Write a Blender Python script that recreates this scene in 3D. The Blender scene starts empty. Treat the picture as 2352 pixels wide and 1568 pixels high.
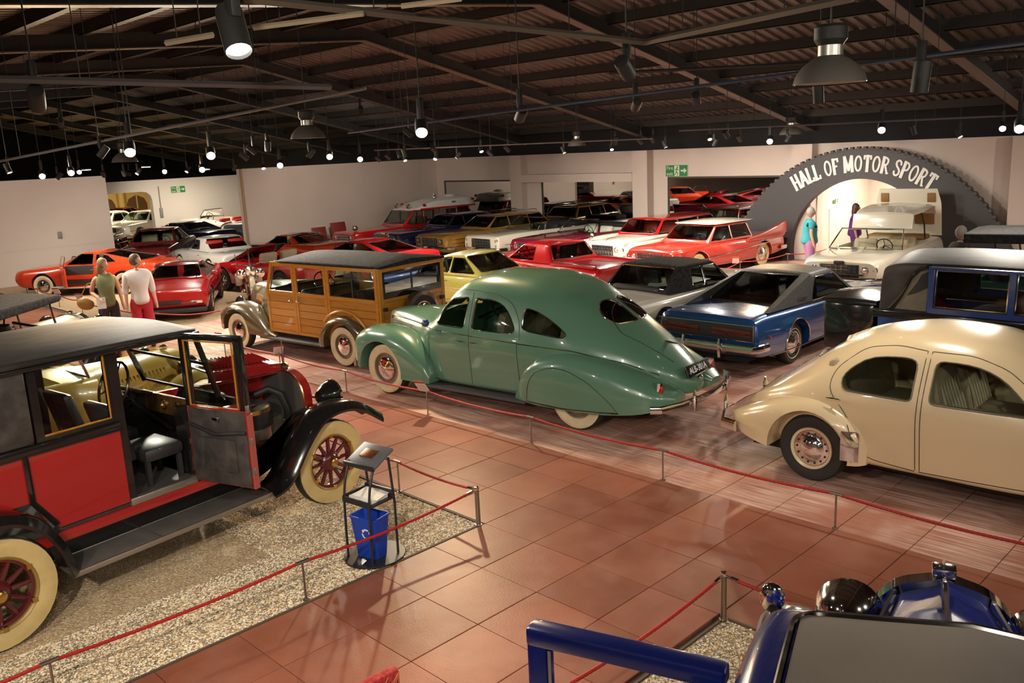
import bpy, bmesh, math, random
from mathutils import Vector, Matrix
from mathutils.bvhtree import BVHTree
random.seed(7)
PI = math.pi
SC = bpy.context.scene
COL = SC.collection
# ------------------------------------------------------------------ camera
cam = bpy.data.cameras.new('camera'); camo = bpy.data.objects.new('camera', cam); COL.objects.link(camo)
CP = Vector((4.82743, -4.27900, 3.25718))
CF = Vector((-0.6971828, 0.68390045, -0.21497979)); CR = Vector((0.70671746, 0.70600301, -0.04593678)); CU = Vector((-0.12036019, 0.1839563, 0.97553755))
FPX = 2009.3
m = Matrix((CR, CU, -CF)).transposed().to_4x4(); m.translation = CP
camo.matrix_world = m
cam.sensor_width = 36; cam.lens = 36 * FPX / 2352; cam.clip_start = .05; cam.clip_end = 200
SC.camera = camo
# ------------------------------------------------------------------ world, exposure
W = bpy.data.worlds.new('world'); SC.world = W; W.use_nodes = True
W.node_tree.nodes['Background'].inputs[0].default_value = (1, .86, .7, 1)
W.node_tree.nodes['Background'].inputs[1].default_value = .02
SC.view_settings.view_transform = 'Standard'; SC.view_settings.look = 'None'
SC.view_settings.gamma = 1; SC.view_settings.use_curve_mapping = False
SC.view_settings.exposure = 0.0
SC.cycles.max_bounces = 8; SC.cycles.transparent_max_bounces = 24; SC.cycles.use_denoising = True
SC.cycles.caustics_reflective = False; SC.cycles.caustics_refractive = False

def ray(px, py):
    return CF + CR * ((px - 1176) / FPX) - CU * ((py - 784) / FPX)
def gz(px, py, z=0.0):
    d = ray(px, py); return CP + d * ((z - CP.z) / d.z)
def gdist(px, py, dist):
    d = ray(px, py); return CP + d.normalized() * dist
# ------------------------------------------------------------------ materials
MATS = {}
def mat(name, col=(.5, .5, .5), rough=.5, metal=0., coat=0., emit=0., alpha=None, spec=.5, noise=None, bump=None, sheen=0., randv=0.):
    """noise=(scale, colour2, low, high[, stretch]) mixes a second colour; bump=(scale, strength); randv varies value per object"""
    if name in MATS: return MATS[name]
    M = bpy.data.materials.new(name); M.use_nodes = True
    nt = M.node_tree; b = nt.nodes['Principled BSDF']
    c4 = (*col, 1)
    b.inputs['Base Color'].default_value = c4; b.inputs['Roughness'].default_value = rough
    b.inputs['Metallic'].default_value = metal; b.inputs['Coat Weight'].default_value = coat; b.inputs['Coat Roughness'].default_value = .04
    b.inputs['Specular IOR Level'].default_value = spec; b.inputs['Sheen Weight'].default_value = sheen
    if emit:
        b.inputs['Emission Color'].default_value = c4; b.inputs['Emission Strength'].default_value = emit
    tc = None
    if noise or bump:
        tc = nt.nodes.new('ShaderNodeTexCoord')
    out = None
    if noise:
        n = nt.nodes.new('ShaderNodeTexNoise'); n.inputs['Scale'].default_value = noise[0]; n.inputs['Detail'].default_value = 6
        src = tc.outputs['Object']
        if len(noise) > 4:
            mp = nt.nodes.new('ShaderNodeMapping'); mp.inputs['Scale'].default_value = noise[4]; nt.links.new(src, mp.inputs['Vector']); src = mp.outputs[0]
        nt.links.new(src, n.inputs['Vector'])
        r = nt.nodes.new('ShaderNodeValToRGB'); r.color_ramp.elements[0].position = noise[2]; r.color_ramp.elements[1].position = noise[3]
        r.color_ramp.elements[0].color = c4; r.color_ramp.elements[1].color = (*noise[1], 1)
        nt.links.new(n.outputs['Fac'], r.inputs[0]); out = r.outputs[0]
    if randv:
        oi = nt.nodes.new('ShaderNodeObjectInfo'); hs = nt.nodes.new('ShaderNodeHueSaturation'); mr = nt.nodes.new('ShaderNodeMapRange')
        mr.inputs['To Min'].default_value = 1 - randv; mr.inputs['To Max'].default_value = 1 + randv
        nt.links.new(oi.outputs['Random'], mr.inputs['Value']); nt.links.new(mr.outputs[0], hs.inputs['Value'])
        if out: nt.links.new(out, hs.inputs['Color'])
        else: hs.inputs['Color'].default_value = c4
        out = hs.outputs[0]
    if out: nt.links.new(out, b.inputs['Base Color'])
    if bump:
        n = nt.nodes.new('ShaderNodeTexNoise'); n.inputs['Scale'].default_value = bump[0]; n.inputs['Detail'].default_value = 4
        nt.links.new(tc.outputs['Object'], n.inputs['Vector'])
        bp = nt.nodes.new('ShaderNodeBump'); bp.inputs['Strength'].default_value = bump[1]; bp.inputs['Distance'].default_value = .01
        nt.links.new(n.outputs['Fac'], bp.inputs['Height']); nt.links.new(bp.outputs[0], b.inputs['Normal'])
    MATS[name] = M
    return M
def paint(name, col, rough=.28, coat=.9, metal=0.): return mat(name, col, rough, metal, coat)
def glassmat(name, tint=(.82, .9, .86), refl=.04):
    if name in MATS: return MATS[name]
    M = bpy.data.materials.new(name); M.use_nodes = True; nt = M.node_tree; nt.nodes.clear()
    o = nt.nodes.new('ShaderNodeOutputMaterial'); mx = nt.nodes.new('ShaderNodeMixShader'); t = nt.nodes.new('ShaderNodeBsdfTransparent'); g = nt.nodes.new('ShaderNodeBsdfGlossy')
    f = nt.nodes.new('ShaderNodeFresnel'); f.inputs[0].default_value = 1.5
    t.inputs[0].default_value = (*tint, 1); g.inputs['Roughness'].default_value = .02
    nt.links.new(f.outputs[0], mx.inputs[0]); nt.links.new(t.outputs[0], mx.inputs[1]); nt.links.new(g.outputs[0], mx.inputs[2]); nt.links.new(mx.outputs[0], o.inputs[0])
    MATS[name] = M; return M
CHROME = mat('chrome', (.80, .79, .77), .09, 1.)
STEEL = mat('brushed_steel', (.36, .33, .29), .34, 1.)
BRASS = mat('brass', (.75, .5, .16), .25, 1.)
RUBBER = mat('tyre_rubber', (.018, .017, .016), .62)
WHITEW = mat('whitewall_rubber', (.62, .52, .33), .55, noise=(9, (.52, .42, .25), .4, .75))
CREAMW = mat('aged_whitewall_rubber', (.58, .44, .19), .55, noise=(7, (.46, .34, .14), .4, .75))
BLACK = mat('black_enamel', (.008, .008, .008), .16, 0, .8)
BLACKM = mat('black_matt', (.016, .015, .015), .6)
DARK = mat('dark_underside', (.010, .009, .009), .85)
CLOTHTOP = mat('black_canvas', (.018, .017, .017), .85, spec=.04, noise=(18, (.04, .037, .036), .35, .75), bump=(160, .15))
VINYL = mat('black_vinyl', (.022, .021, .020), .5, spec=.12, noise=(30, (.045, .042, .04), .4, .7), bump=(220, .12))
LEATHROOF = mat('weathered_leather_roof', (.024, .021, .019), .55, spec=.05, noise=(3, (.05, .045, .042), .35, .8, (1, 4, 1)), bump=(120, .1))
GLASS = glassmat('window_glass'); GLASSD = glassmat('tinted_glass', (.55, .62, .58)); GLASSB = glassmat('dusty_glass', (.42, .40, .36))
MIRROR = mat('mirror_silver', (.80, .80, .77), .015, 1.)
LAMPG = mat('headlamp_glass', (.75, .76, .74), .06, .75)
REDLENS = mat('red_lens', (.32, .01, .01), .12, 0, 1)
AMBERL = mat('amber_lens', (.7, .28, .02), .15, 0, 1)
INTDARK = mat('dark_interior', (.03, .025, .022), .6)
INTBEIGE = mat('beige_upholstery', (.42, .33, .21), .6, noise=(14, (.34, .26, .16), .4, .7))
INTRED = mat('red_upholstery', (.42, .02, .015), .45)
INTTAN = mat('tan_upholstery', (.33, .27, .17), .6)
INTWHITE = mat('white_upholstery', (.6, .56, .48), .5)
INTBLACK = mat('black_leather', (.02, .02, .021), .38, 0, .2)

# ------------------------------------------------------------------ mesh builder
def frame(d):
    d = Vector(d).normalized(); a = Vector((0, 0, 1)) if abs(d.z) < .9 else Vector((1, 0, 0))
    u = d.cross(a).normalized(); return d, u, d.cross(u)
class MB:
    def __init__(self): self.v = []; self.f = []; self.m = []
    def add(self, vs, fs, mi=0):
        o = len(self.v); self.v += [tuple(p) for p in vs]; self.f += [tuple(i + o for i in f) for f in fs]; self.m += [mi] * len(fs); return self
    def box(self, x0, x1, y0, y1, z0, z1, mi=0, c=0.):
        if c <= 0:
            vs = [(x, y, z) for x in (x0, x1) for y in (y0, y1) for z in (z0, z1)]
            return self.add(vs, [(0, 1, 3, 2), (4, 6, 7, 5), (0, 4, 5, 1), (2, 3, 7, 6), (0, 2, 6, 4), (1, 5, 7, 3)], mi)
        bm = bmesh.new(); bmesh.ops.create_cube(bm, size=1)
        for q in bm.verts: q.co = Vector(((x0 + x1) / 2 + q.co.x * (x1 - x0), (y0 + y1) / 2 + q.co.y * (y1 - y0), (z0 + z1) / 2 + q.co.z * (z1 - z0)))
        bmesh.ops.bevel(bm, geom=bm.edges[:] + bm.verts[:], offset=c, segments=2, affect='EDGES', profile=.5)
        bm.verts.index_update()
        self.add([q.co for q in bm.verts], [[q.index for q in f.verts] for f in bm.faces], mi); bm.free(); return self
    def cyl(self, p0, p1, r0, r1=None, n=12, mi=0, caps=True):
        r1 = r0 if r1 is None else r1; p0 = Vector(p0); p1 = Vector(p1); d, u, w = frame(p1 - p0); vs = []
        for p, r in ((p0, r0), (p1, r1)):
            for i in range(n): a = 2 * PI * i / n; vs.append(p + u * (r * math.cos(a)) + w * (r * math.sin(a)))
        fs = [(i, (i + 1) % n, n + (i + 1) % n, n + i) for i in range(n)]
        if caps: fs += [tuple(range(n - 1, -1, -1)), tuple(range(n, 2 * n))]
        return self.add(vs, fs, mi)
    def tube(self, path, r, n=6, mi=0, closed=False, flat=None):
        P = [Vector(p) for p in path]; L = len(P); vs = []; pu = None
        for i, p in enumerate(P):
            a = P[(i - 1) % L] if (closed or i) else p; b = P[(i + 1) % L] if (closed or i < L - 1) else p
            d = (b - a)
            if d.length < 1e-9: d = Vector((1, 0, 0))
            d, u, w = frame(d)
            if pu is not None:
                u = (pu - d * pu.dot(d)); u = u.normalized() if u.length > 1e-6 else frame(d)[1]; w = d.cross(u)
            pu = u; rr = r[i] if isinstance(r, (list, tuple)) else r
            for k in range(n):
                t = 2 * PI * k / n; vs.append(p + u * (rr * math.cos(t)) + w * (rr * math.sin(t)))
        fs = []
        for i in range(L if closed else L - 1):
            j = (i + 1) % L
            for k in range(n): fs.append((i * n + k, i * n + (k + 1) % n, j * n + (k + 1) % n, j * n + k))
        if not closed: fs += [tuple(range(n - 1, -1, -1)), tuple(range((L - 1) * n, L * n))]
        return self.add(vs, fs, mi)
    def lathe(self, prof, o=(0, 0, 0), ax=(0, 0, 1), n=24, mi=0, closed=False):
        """prof: [(radius, height)]"""
        o = Vector(o); d, u, w = frame(ax); vs = []; L = len(prof)
        for r, h in prof:
            for i in range(n): a = 2 * PI * i / n; vs.append(o + d * h + u * (r * math.cos(a)) + w * (r * math.sin(a)))
        fs = []
        for j in range(L if closed else L - 1):
            k = (j + 1) % L
            for i in range(n): fs.append((j * n + i, j * n + (i + 1) % n, k * n + (i + 1) % n, k * n + i))
        return self.add(vs, fs, mi)
    def ball(self, c, r, n=14, m_=8, mi=0):
        rx, ry, rz = r if isinstance(r, (tuple, list)) else (r, r, r); vs = []; fs = []
        for j in range(m_ + 1):
            t = PI * j / m_
            for i in range(n): a = 2 * PI * i / n; vs.append((c[0] + rx * math.sin(t) * math.cos(a), c[1] + ry * math.sin(t) * math.sin(a), c[2] + rz * math.cos(t)))
        for j in range(m_):
            for i in range(n): fs.append((j * n + i, j * n + (i + 1) % n, (j + 1) * n + (i + 1) % n, (j + 1) * n + i))
        return self.add(vs, fs, mi)
    def prism(self, poly, a, b, plane='xz', mi=0):
        """poly in a plane, extruded along the remaining axis from a to b"""
        def P(p, t): return (p[0], t, p[1]) if plane == 'xz' else ((t, p[0], p[1]) if plane == 'yz' else (p[0], p[1], t))
        n = len(poly); vs = [P(p, a) for p in poly] + [P(p, b) for p in poly]
        fs = [(i, (i + 1) % n, n + (i + 1) % n, n + i) for i in range(n)] + [tuple(range(n - 1, -1, -1)), tuple(range(n, 2 * n))]
        return self.add(vs, fs, mi)
    def mesh(self, name, mats=(), ang=.6):
        me = bpy.data.meshes.new(name); me.from_pydata(self.v, [], self.f); me.update()
        for mm in mats: me.materials.append(mm)
        me.polygons.foreach_set('material_index', self.m)
        fixmesh(me, ang); return me
    def build(self, name, mats, parent=None, loc=None, ang=.6):
        mats = mats if isinstance(mats, (list, tuple)) else [mats]
        return link(name, self.mesh(name, mats, ang), parent, loc)
def fixmesh(me, ang=.6):
    bm = bmesh.new(); bm.from_mesh(me); bmesh.ops.remove_doubles(bm, verts=bm.verts, dist=1e-5)
    bmesh.ops.recalc_face_normals(bm, faces=bm.faces); bm.to_mesh(me); bm.free()
    me.shade_smooth(); me.set_sharp_from_angle(angle=ang); me.update()
def link(name, data, parent=None, loc=None):
    o = bpy.data.objects.new(name, data); COL.objects.link(o)
    if parent is not None: o.parent = parent
    if loc is not None: o.location = loc
    return o
def tag(o, label=None, cat=None, group=None, kind=None):
    if label: o['label'] = label
    if cat: o['category'] = cat
    if group: o['group'] = group
    if kind: o['kind'] = kind
    return o
def thing(name, label, cat, loc=(0, 0, 0), rz=0., s=1., group=None):
    o = link(name, None); o.location = loc; o.rotation_euler = (0, 0, rz); o.scale = (s, s, s); o.empty_display_size = .2
    return tag(o, label, cat, group)
def dup(root, loc=None, rz=None, label=None, group=None):
    r = root.copy(); COL.objects.link(r)
    if loc is not None: r.location = loc
    if rz is not None: r.rotation_euler = (0, 0, rz)
    if label: r['label'] = label
    if group: r['group'] = group
    def rec(a, b):
        for ch in a.children:
            c = ch.copy(); COL.objects.link(c); c.parent = b; rec(ch, c)
    rec(root, r); return r
# ------------------------------------------------------------------ lofts and booleans
def pchip(xs, ys, x):
    n = len(xs)
    for i in range(1, n):
        if xs[i] - xs[i - 1] < 1e-4: xs = xs[:i] + [xs[i - 1] + 1e-3] + xs[i + 1:]
    if x <= xs[0]: return ys[0]
    if x >= xs[-1]: return ys[-1]
    h = [xs[i + 1] - xs[i] for i in range(n - 1)]; d = [(ys[i + 1] - ys[i]) / h[i] for i in range(n - 1)]
    def sl(i):
        if i == 0: return d[0]
        if i == n - 1: return d[-1]
        if d[i - 1] * d[i] <= 0: return 0.
        w1 = 2 * h[i] + h[i - 1]; w2 = h[i] + 2 * h[i - 1]; return (w1 + w2) / (w1 / d[i - 1] + w2 / d[i])
    i = max(k for k in range(n - 1) if xs[k] <= x); t = (x - xs[i]) / h[i]; a, b = sl(i) * h[i], sl(i + 1) * h[i]
    return (2 * t ** 3 - 3 * t * t + 1) * ys[i] + (t ** 3 - 2 * t * t + t) * a + (-2 * t ** 3 + 3 * t * t) * ys[i + 1] + (t ** 3 - t * t) * b
def fillet(P, R, k=4, closed=False):
    """rounds the corners of a 2D/3D polyline; R tangent lengths per point"""
    P = [Vector(p) for p in P]; n = len(P); out = []
    for i, p in enumerate(P):
        r = R[i] if isinstance(R, (list, tuple)) else R
        if (not closed and i in (0, n - 1)) or r <= 0: out.append(p); continue
        a = P[i - 1] - p; b = P[(i + 1) % n] - p
        la, lb = a.length, b.length
        ta = p + (a / la * min(r, .48 * la) if la > 1e-9 else a); tb = p + (b / lb * min(r, .48 * lb) if lb > 1e-9 else b)
        for j in range(k + 1):
            t = j / k; out.append(ta * (1 - t) ** 2 + p * 2 * t * (1 - t) + tb * t * t)
    return out
def rows_at(rows, x, mode):
    rows = rows if rows[0][0] < rows[-1][0] else rows[::-1]
    xs = [r[0] for r in rows]
    if mode == 'p': return [pchip(xs, [r[j] for r in rows], x) for j in range(1, len(rows[0]))]
    x = min(max(x, xs[0]), xs[-1]); i = max(k for k in range(len(xs)) if xs[k] <= x); i = min(i, len(xs) - 2)
    t = (x - xs[i]) / (xs[i + 1] - xs[i]); return [rows[i][j] * (1 - t) + rows[i + 1][j] * t for j in range(1, len(rows[0]))]
def loft(rows, R, nx=40, mode='p', k=4, mb=None, mi=0, xs=None):
    """rows: [x, zb, y1,z1, y2,z2, ..., zc]; mirrored about y=0"""
    mb = mb or MB(); a, b = min(r[0] for r in rows), max(r[0] for r in rows)
    if xs is None:
        st = sorted(r[0] for r in rows)
        xs = sorted(set([round(a + (b - a) * i / nx, 4) for i in range(nx + 1)] + [round(q, 4) for q in st]))
        xs = [q for i, q in enumerate(xs) if i == 0 or q - xs[i - 1] > .006 or q in (round(b, 4),)]
    ring = []
    for x in xs:
        c = rows_at(rows, x, mode); P = [(0, c[0])] + [(max(c[j], .002 * j), c[j + 1]) for j in range(1, len(c) - 1, 2)] + [(0, c[-1])]
        h = fillet([(p[0], p[1], 0) for p in P], [0] + list(R) + [0], k)
        ring.append([(x, -p[0], p[1]) for p in h] + [(x, p[0], p[1]) for p in h[-2:0:-1]])
    n = len(ring[0]); vs = [p for r in ring for p in r]; fs = []
    for i in range(len(xs) - 1):
        for j in range(n): fs.append((i * n + j, i * n + (j + 1) % n, (i + 1) * n + (j + 1) % n, (i + 1) * n + j))
    fs += [tuple(range(n - 1, -1, -1)), tuple(range((len(xs) - 1) * n, len(xs) * n))]
    return mb.add(vs, fs, mi)
TS = bpy.data.scenes.new('tmp')
def boolean(mb, mats, ops):
    """ops: [(MB cutter, material index or None)] all DIFFERENCE; returns mesh"""
    me = mb.mesh('b', mats); cuts = []
    for cu, mi in ops:
        c = cu.mesh('c', mats)
        if mi is not None: c.polygons.foreach_set('material_index', [mi] * len(c.polygons))
        cuts.append(c)
    for solver in ('MANIFOLD', 'EXACT'):
        o = bpy.data.objects.new('b', me); TS.collection.objects.link(o); tmp = [o]
        for c in cuts:
            co = bpy.data.objects.new('c', c); TS.collection.objects.link(co); tmp.append(co)
            md = o.modifiers.new('b', 'BOOLEAN'); md.operation = 'DIFFERENCE'; md.object = co; md.solver = solver
            if solver == 'EXACT': md.use_self = True
        TS.view_layers[0].update(); dg = TS.view_layers[0].depsgraph; dg.update()
        res = bpy.data.meshes.new_from_object(o.evaluated_get(dg))
        bad = len(res.polygons) < 20 or (len(res.polygons) == len(me.polygons) and len(res.vertices) == len(me.vertices))
        for t in tmp: bpy.data.objects.remove(t)
        if not bad: break
        if solver == 'MANIFOLD': bpy.data.meshes.remove(res); print('BOOL fallback')
    for c in cuts + [me]: bpy.data.meshes.remove(c)
    res.materials.clear()
    for mm in mats: res.materials.append(mm)
    fixmesh(res, .55); return res
def bvh_of(mb): return BVHTree.FromPolygons([Vector(v) for v in mb.v], mb.f)
def hit(bvh, o, d):
    r = bvh.ray_cast(Vector(o), Vector(d)); return r[0]
def side_pt(bvh, x, z, s, off=0.):
    p = hit(bvh, (x, s * 4, z), (0, -s, 0)); return None if p is None else Vector((x, p.y + s * off, z))
def dens(poly, step=.06, closed=True):
    out = []; n = len(poly)
    for i in range(n if closed else n - 1):
        a, b = Vector(poly[i]), Vector(poly[(i + 1) % n]); m_ = max(1, int((b - a).length / step))
        out += [a.lerp(b, j / m_) for j in range(m_)]
    if not closed: out.append(Vector(poly[-1]))
    return out
def side_line(bvh, path, s, r=.006, off=.0, mb=None, mi=0, n=5, closed=False):
    mb = mb or MB(); path = path if closed or len(path) < 3 else [(q[0], q[1]) for q in fillet([(a[0], a[1], 0) for a in path], .1, 5)]
    P = [side_pt(bvh, p[0], p[1], s, off) for p in dens(path, .07, closed)]; P = [p for p in P if p is not None]
    if len(P) > 1: mb.tube(P, r, n, mi, closed)
    return mb
def rpoly(poly, r, k=3): return [(p[0], p[1]) for p in fillet([(q[0], q[1], 0) for q in poly], r, k, True)]
def side_pane(bvh, poly, s, off=-.012):
    mb = MB(); P = [side_pt(bvh, p[0], p[1], s) for p in dens(poly, .12)]
    P = [p + Vector((0, s * off, 0)) for p in P if p is not None]
    if len(P) < 3: return None
    c = sum(P, Vector()) / len(P); q = side_pt(bvh, c.x, c.z, s)
    if q is not None: c.y = q.y + s * off
    mb.add(P + [c], [(i, (i + 1) % len(P), len(P)) for i in range(len(P))]); return mb
def end_pane(bvh, poly, dirx, off=-.012):
    """poly in (y,z); dirx=+1 front surface, -1 rear surface"""
    P = []
    for p in dens(poly, .1):
        q = hit(bvh, (dirx * 6, p[0], p[1]), (-dirx, 0, 0))
        if q is not None: P.append(q + Vector((dirx * off, 0, 0)))
    if len(P) < 3: return None
    c = sum(P, Vector()) / len(P); q = hit(bvh, (dirx * 6, c.y, c.z), (-dirx, 0, 0))
    if q is not None: c.x = q.x + dirx * off
    mb = MB(); mb.add(P + [c], [(i, (i + 1) % len(P), len(P)) for i in range(len(P))]); return mb
def inner_rows(rows, x0, x1, zf, t=.04, mode='p', n=10):
    out = []
    for i in range(n + 1):
        x = x0 + (x1 - x0) * i / n; c = rows_at(rows, x, mode); r = [x, zf]
        for j in range(1, len(c) - 1, 2): r += [max(c[j] - t, .02), max(c[j + 1] - (t if j >= len(c) - 3 else 0), zf + .002 * j)]
        r.append(max(c[-1] - t, zf + .03)); out.append(r)
    return out
# ------------------------------------------------------------------ car building blocks
def lat_y(mb, prof, n=28, mi=0, o=(0, 0, 0)): return mb.lathe(prof, o, (0, 1, 0), n, mi)
WHEELS = {}
def wheel_parts(style, R, w):
    key = (style, R, w)
    if key in WHEELS: return WHEELS[key]
    P = []; h = w / 2; ri = R * .60
    if style == 'spoke': ri = R * .66
    t = MB(); lat_y(t, [(ri, -h * .8), (R * .80, -h), (R * .93, -h * .95), (R * .985, -h * .7), (R, -h * .3), (R, h * .3), (R * .985, h * .7), (R * .93, h * .95), (R * .80, h), (ri, h * .8), (ri * .97, 0)], 36)
    P.append(('tyre', t.mesh('tyre', [RUBBER]), -1))
    whitem = {'ww': WHITEW, 'spoke': CREAMW, 'yellowww': CREAMW}.get(style)
    if whitem:
        q = MB(); o = R * (.965 if style == 'spoke' else .93)
        prof = [(ri, h * .8), (R * .80, h * 1.012), (R * .88, h * 1.03), (o, h * .95), (o * 1.006, h * .8)]
        lat_y(q, prof, 36)
        if style == 'spoke': lat_y(q, [(a, -b) for a, b in prof], 36)
        P.append(('whitewall', q.mesh('whitewall', [whitem]), 0))
    if style == 'line':
        q = MB(); lat_y(q, [(R * .70, h * .93), (R * .71, h * 1.0), (R * .74, h * 1.01), (R * .745, h * .95)], 36); P.append(('whitewall_line', q.mesh('whitewall_line', [WHITEW]), 0))
    if style == 'spoke':
        RW = mat('red_wheel_enamel', (.09, .012, .014), .25, 0, .6); YW = mat('ochre_rim', (.30, .19, .045), .45, .3)
        q = MB(); lat_y(q, [(ri * 1.01, h * .82), (ri * .985, h * .95), (ri * .93, h * .8), (ri * .93, -h * .8), (ri * .985, -h * .95), (ri * 1.01, -h * .82)], 36); P.append(('rim', q.mesh('rim', [YW]), 0))
        q = MB(); lat_y(q, [(ri * .93, h * .45), (ri * .84, h * .4), (ri * .84, -h * .4), (ri * .93, -h * .45)], 36); P.append(('felloe', q.mesh('felloe', [RW]), 0))
        q = MB(); lat_y(q, [(.01, h * .9), (.06, h * .85), (.085, h * .55), (.10, h * .3), (.10, -h * .5), (.01, -h * .5)], 20); P.append(('hub', q.mesh('hub', [RW]), 0))
        q = MB(); lat_y(q, [(.001, h * 1.5), (.03, h * 1.48), (.042, h * 1.35), (.045, h * .85)], 14); P.append(('hub_cap', q.mesh('hub_cap', [BRASS]), 0))
        for i in range(12):
            a = 2 * PI * i / 12; q = MB(); c, s_ = math.cos(a), math.sin(a)
            q.cyl((c * .07, 0, s_ * .07), (c * ri * .87, 0, s_ * ri * .87), .022, .016, 8); P.append(('spoke', q.mesh('spoke', [RW]), 0))
        for i in range(6):
            a = 2 * PI * (i + .5) / 6; q = MB(); c, s_ = math.cos(a) * ri * .94, math.sin(a) * ri * .94; q.box(c - .018, c + .018, h * .6, h * .98, s_ - .018, s_ + .018); P.append(('rim_clamp', q.mesh('rim_clamp', [BRASS]), 0))
    elif style == 'holes':
        q = MB(); lat_y(q, [(ri * 1.04, h * .84), (ri * 1.02, h * .99), (ri * .90, h * .86), (ri * .88, h * .6)], 36); P.append(('trim_ring', q.mesh('trim_ring', [MATS['graham_cream']]), 0))
        q = MB(); lat_y(q, [(ri * .89, h * .62), (ri * .86, h * .72), (ri * .62, h * .74), (ri * .56, h * .82), (ri * .45, h * 1.02), (ri * .25, h * 1.18), (.001, h * 1.24)], 32); P.append(('hubcap', q.mesh('hubcap', [CHROME]), 0))
        q = MB()
        for i in range(14):
            a = 2 * PI * i / 14; q.cyl((math.cos(a) * ri * .74, h * .70, math.sin(a) * ri * .74), (math.cos(a) * ri * .74, h * .765, math.sin(a) * ri * .74), .012, n=8)
        P.append(('vent_holes', q.mesh('vent_holes', [BLACKM]), 0))
    elif style == 'mesh':
        q = MB(); lat_y(q, [(ri * 1.02, h * .84), (ri * 1.0, h * .98), (ri * .93, h * .9), (ri * .80, h * .6), (ri * .3, h * .62), (ri * .22, h * .8), (.001, h * .82)], 30); P.append(('rim', q.mesh('rim', [mat('alloy', (.45, .44, .42), .25, 1.)]), 0))
        for i in range(8):
            a = 2 * PI * i / 8; q = MB(); q.cyl((math.cos(a) * ri * .25, h * .7, math.sin(a) * ri * .25), (math.cos(a) * ri * .92, h * .82, math.sin(a) * ri * .92), .03, .022, 6); P.append(('spoke', q.mesh('spoke', [CHROME]), 0))
    else:
        q = MB(); lat_y(q, [(ri * 1.03, h * .8), (ri * 1.0, h * .98), (ri * .93, h * .9), (ri * .90, h * .55), (ri * .5, h * .5)], 32); P.append(('rim', q.mesh('rim', [CHROME if style != 'ww' else mat('tan_rim', (.20, .15, .10), .35, .2, .5)]), 0))
        k = ri * .74 if style == 'ww' else ri * .86
        q = MB(); lat_y(q, [(k, h * .55), (k * .97, h * .84), (k * .86, h * .95), (k * .7, h * .99), (k * .45, h * 1.16), (k * .2, h * 1.25), (.001, h * 1.27)], 28); P.append(('hubcap', q.mesh('hubcap', [CHROME]), 0))
    WHEELS[key] = P; return P
def wheel(root, style, x, y, R, w, steer=0., zc=None):
    P = wheel_parts(style, R, w); objs = []
    for n, me, pi in P:
        if pi < 0:
            o = link(n, me, root, (x, y, R if zc is None else zc)); o.rotation_euler = (0, 0, (0 if y > 0 else PI) + steer)
        else:
            o = link(n, me, objs[pi])
            if n == 'vent_holes': o['kind'] = 'stuff'
        objs.append(o)
    return objs[0]
def wheels4(root, xf, xr, tr, R, w, style='hub', steer=0.):
    for x, st in ((xf, steer), (xr, 0)):
        for s in (1, -1): wheel(root, style, x, s * tr / 2, R, w, st)
def shell(root, name, mats, rows, R, mode='p', nx=44, k=4, cavity=None, side=(), front=(), fx=None, back=(), bx=None, arches=(), pit=(), panes=True, trim=None, glass=None, trimr=.011, label=None, sideclip=None):
    """closed loft with hollowed cabin, cut windows and wheel arches; glass panes and trims become parts of the car; mats=[outside, inside]"""
    mb = loft(rows, R, nx, mode, k); bv = bvh_of(mb); ops = []
    if arches:
        c = MB()
        for x, z, r, y0 in arches:
            for s in (1, -1): c.cyl((x, s * y0, z), (x, s * 1.6, z), r, n=32)
        ops.append((c, 1))
    for p in pit:
        c = MB()
        if isinstance(p, tuple): c.box(*p)
        else: c = p
        ops.append((c, 1))
    if cavity:
        x0, x1, zf, t = cavity; ir = inner_rows(rows, x0, x1, zf, t, mode); ops.append((loft(ir, [max(q - t * .5, .01) for q in R], 14, 'l', 3), 1))
    if side:
        c = MB()
        for q in side: c.prism(q, -2.2, 2.2, 'xz')
        ops.append((c, None))
    if front:
        c = MB()
        for q in front: c.prism(q, fx[0], fx[1], 'yz')
        ops.append((c, None))
    if back:
        c = MB()
        for q in back: c.prism(q, bx[0], bx[1], 'yz')
        ops.append((c, None))
    me = boolean(mb, mats, ops) if ops else mb.mesh(name, mats)
    o = link(name, me, root)
    g = glass or GLASS
    if panes:
        for q in side:
            for s in (1, -1):
                pm = side_pane(bv, q, s)
                if pm: pm.build('window_pane', g, o)
                if trim: side_line(bv, q, s, trimr, 0, closed=True).build('window_trim', trim, o)
        for lst, dx in ((front, 1), (back, -1)):
            for q in lst:
                pm = end_pane(bv, q, dx)
                if pm: pm.build('windscreen' if dx > 0 else 'rear_window', g, o)
                if trim:
                    P = [hit(bv, (dx * 6, p[0], p[1]), (-dx, 0, 0)) for p in dens(q, .07)]; P = [p for p in P if p is not None]
                    if len(P) > 3: MB().tube(P, trimr * 1.2, 5, 0, True).build('window_trim', trim, o)
    return o, bv
def seat(root, x, y, z, w, m_, h=.55, d=.48, name='seat', back=-1):
    o = MB().box(x - d / 2, x + d / 2, y - w / 2, y + w / 2, z, z + .16, 0, .05).build(name, m_, root)
    b = MB(); b.box(-.07, .07, -w / 2, w / 2, 0, h, 0, .055); rt = Matrix.Rotation(back * .22, 4, 'Y'); b.v = [tuple(rt @ Vector(q) + Vector((x + back * d * .46, y, z + .1))) for q in b.v]
    b.build('seat_back', m_, o); return o
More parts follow.
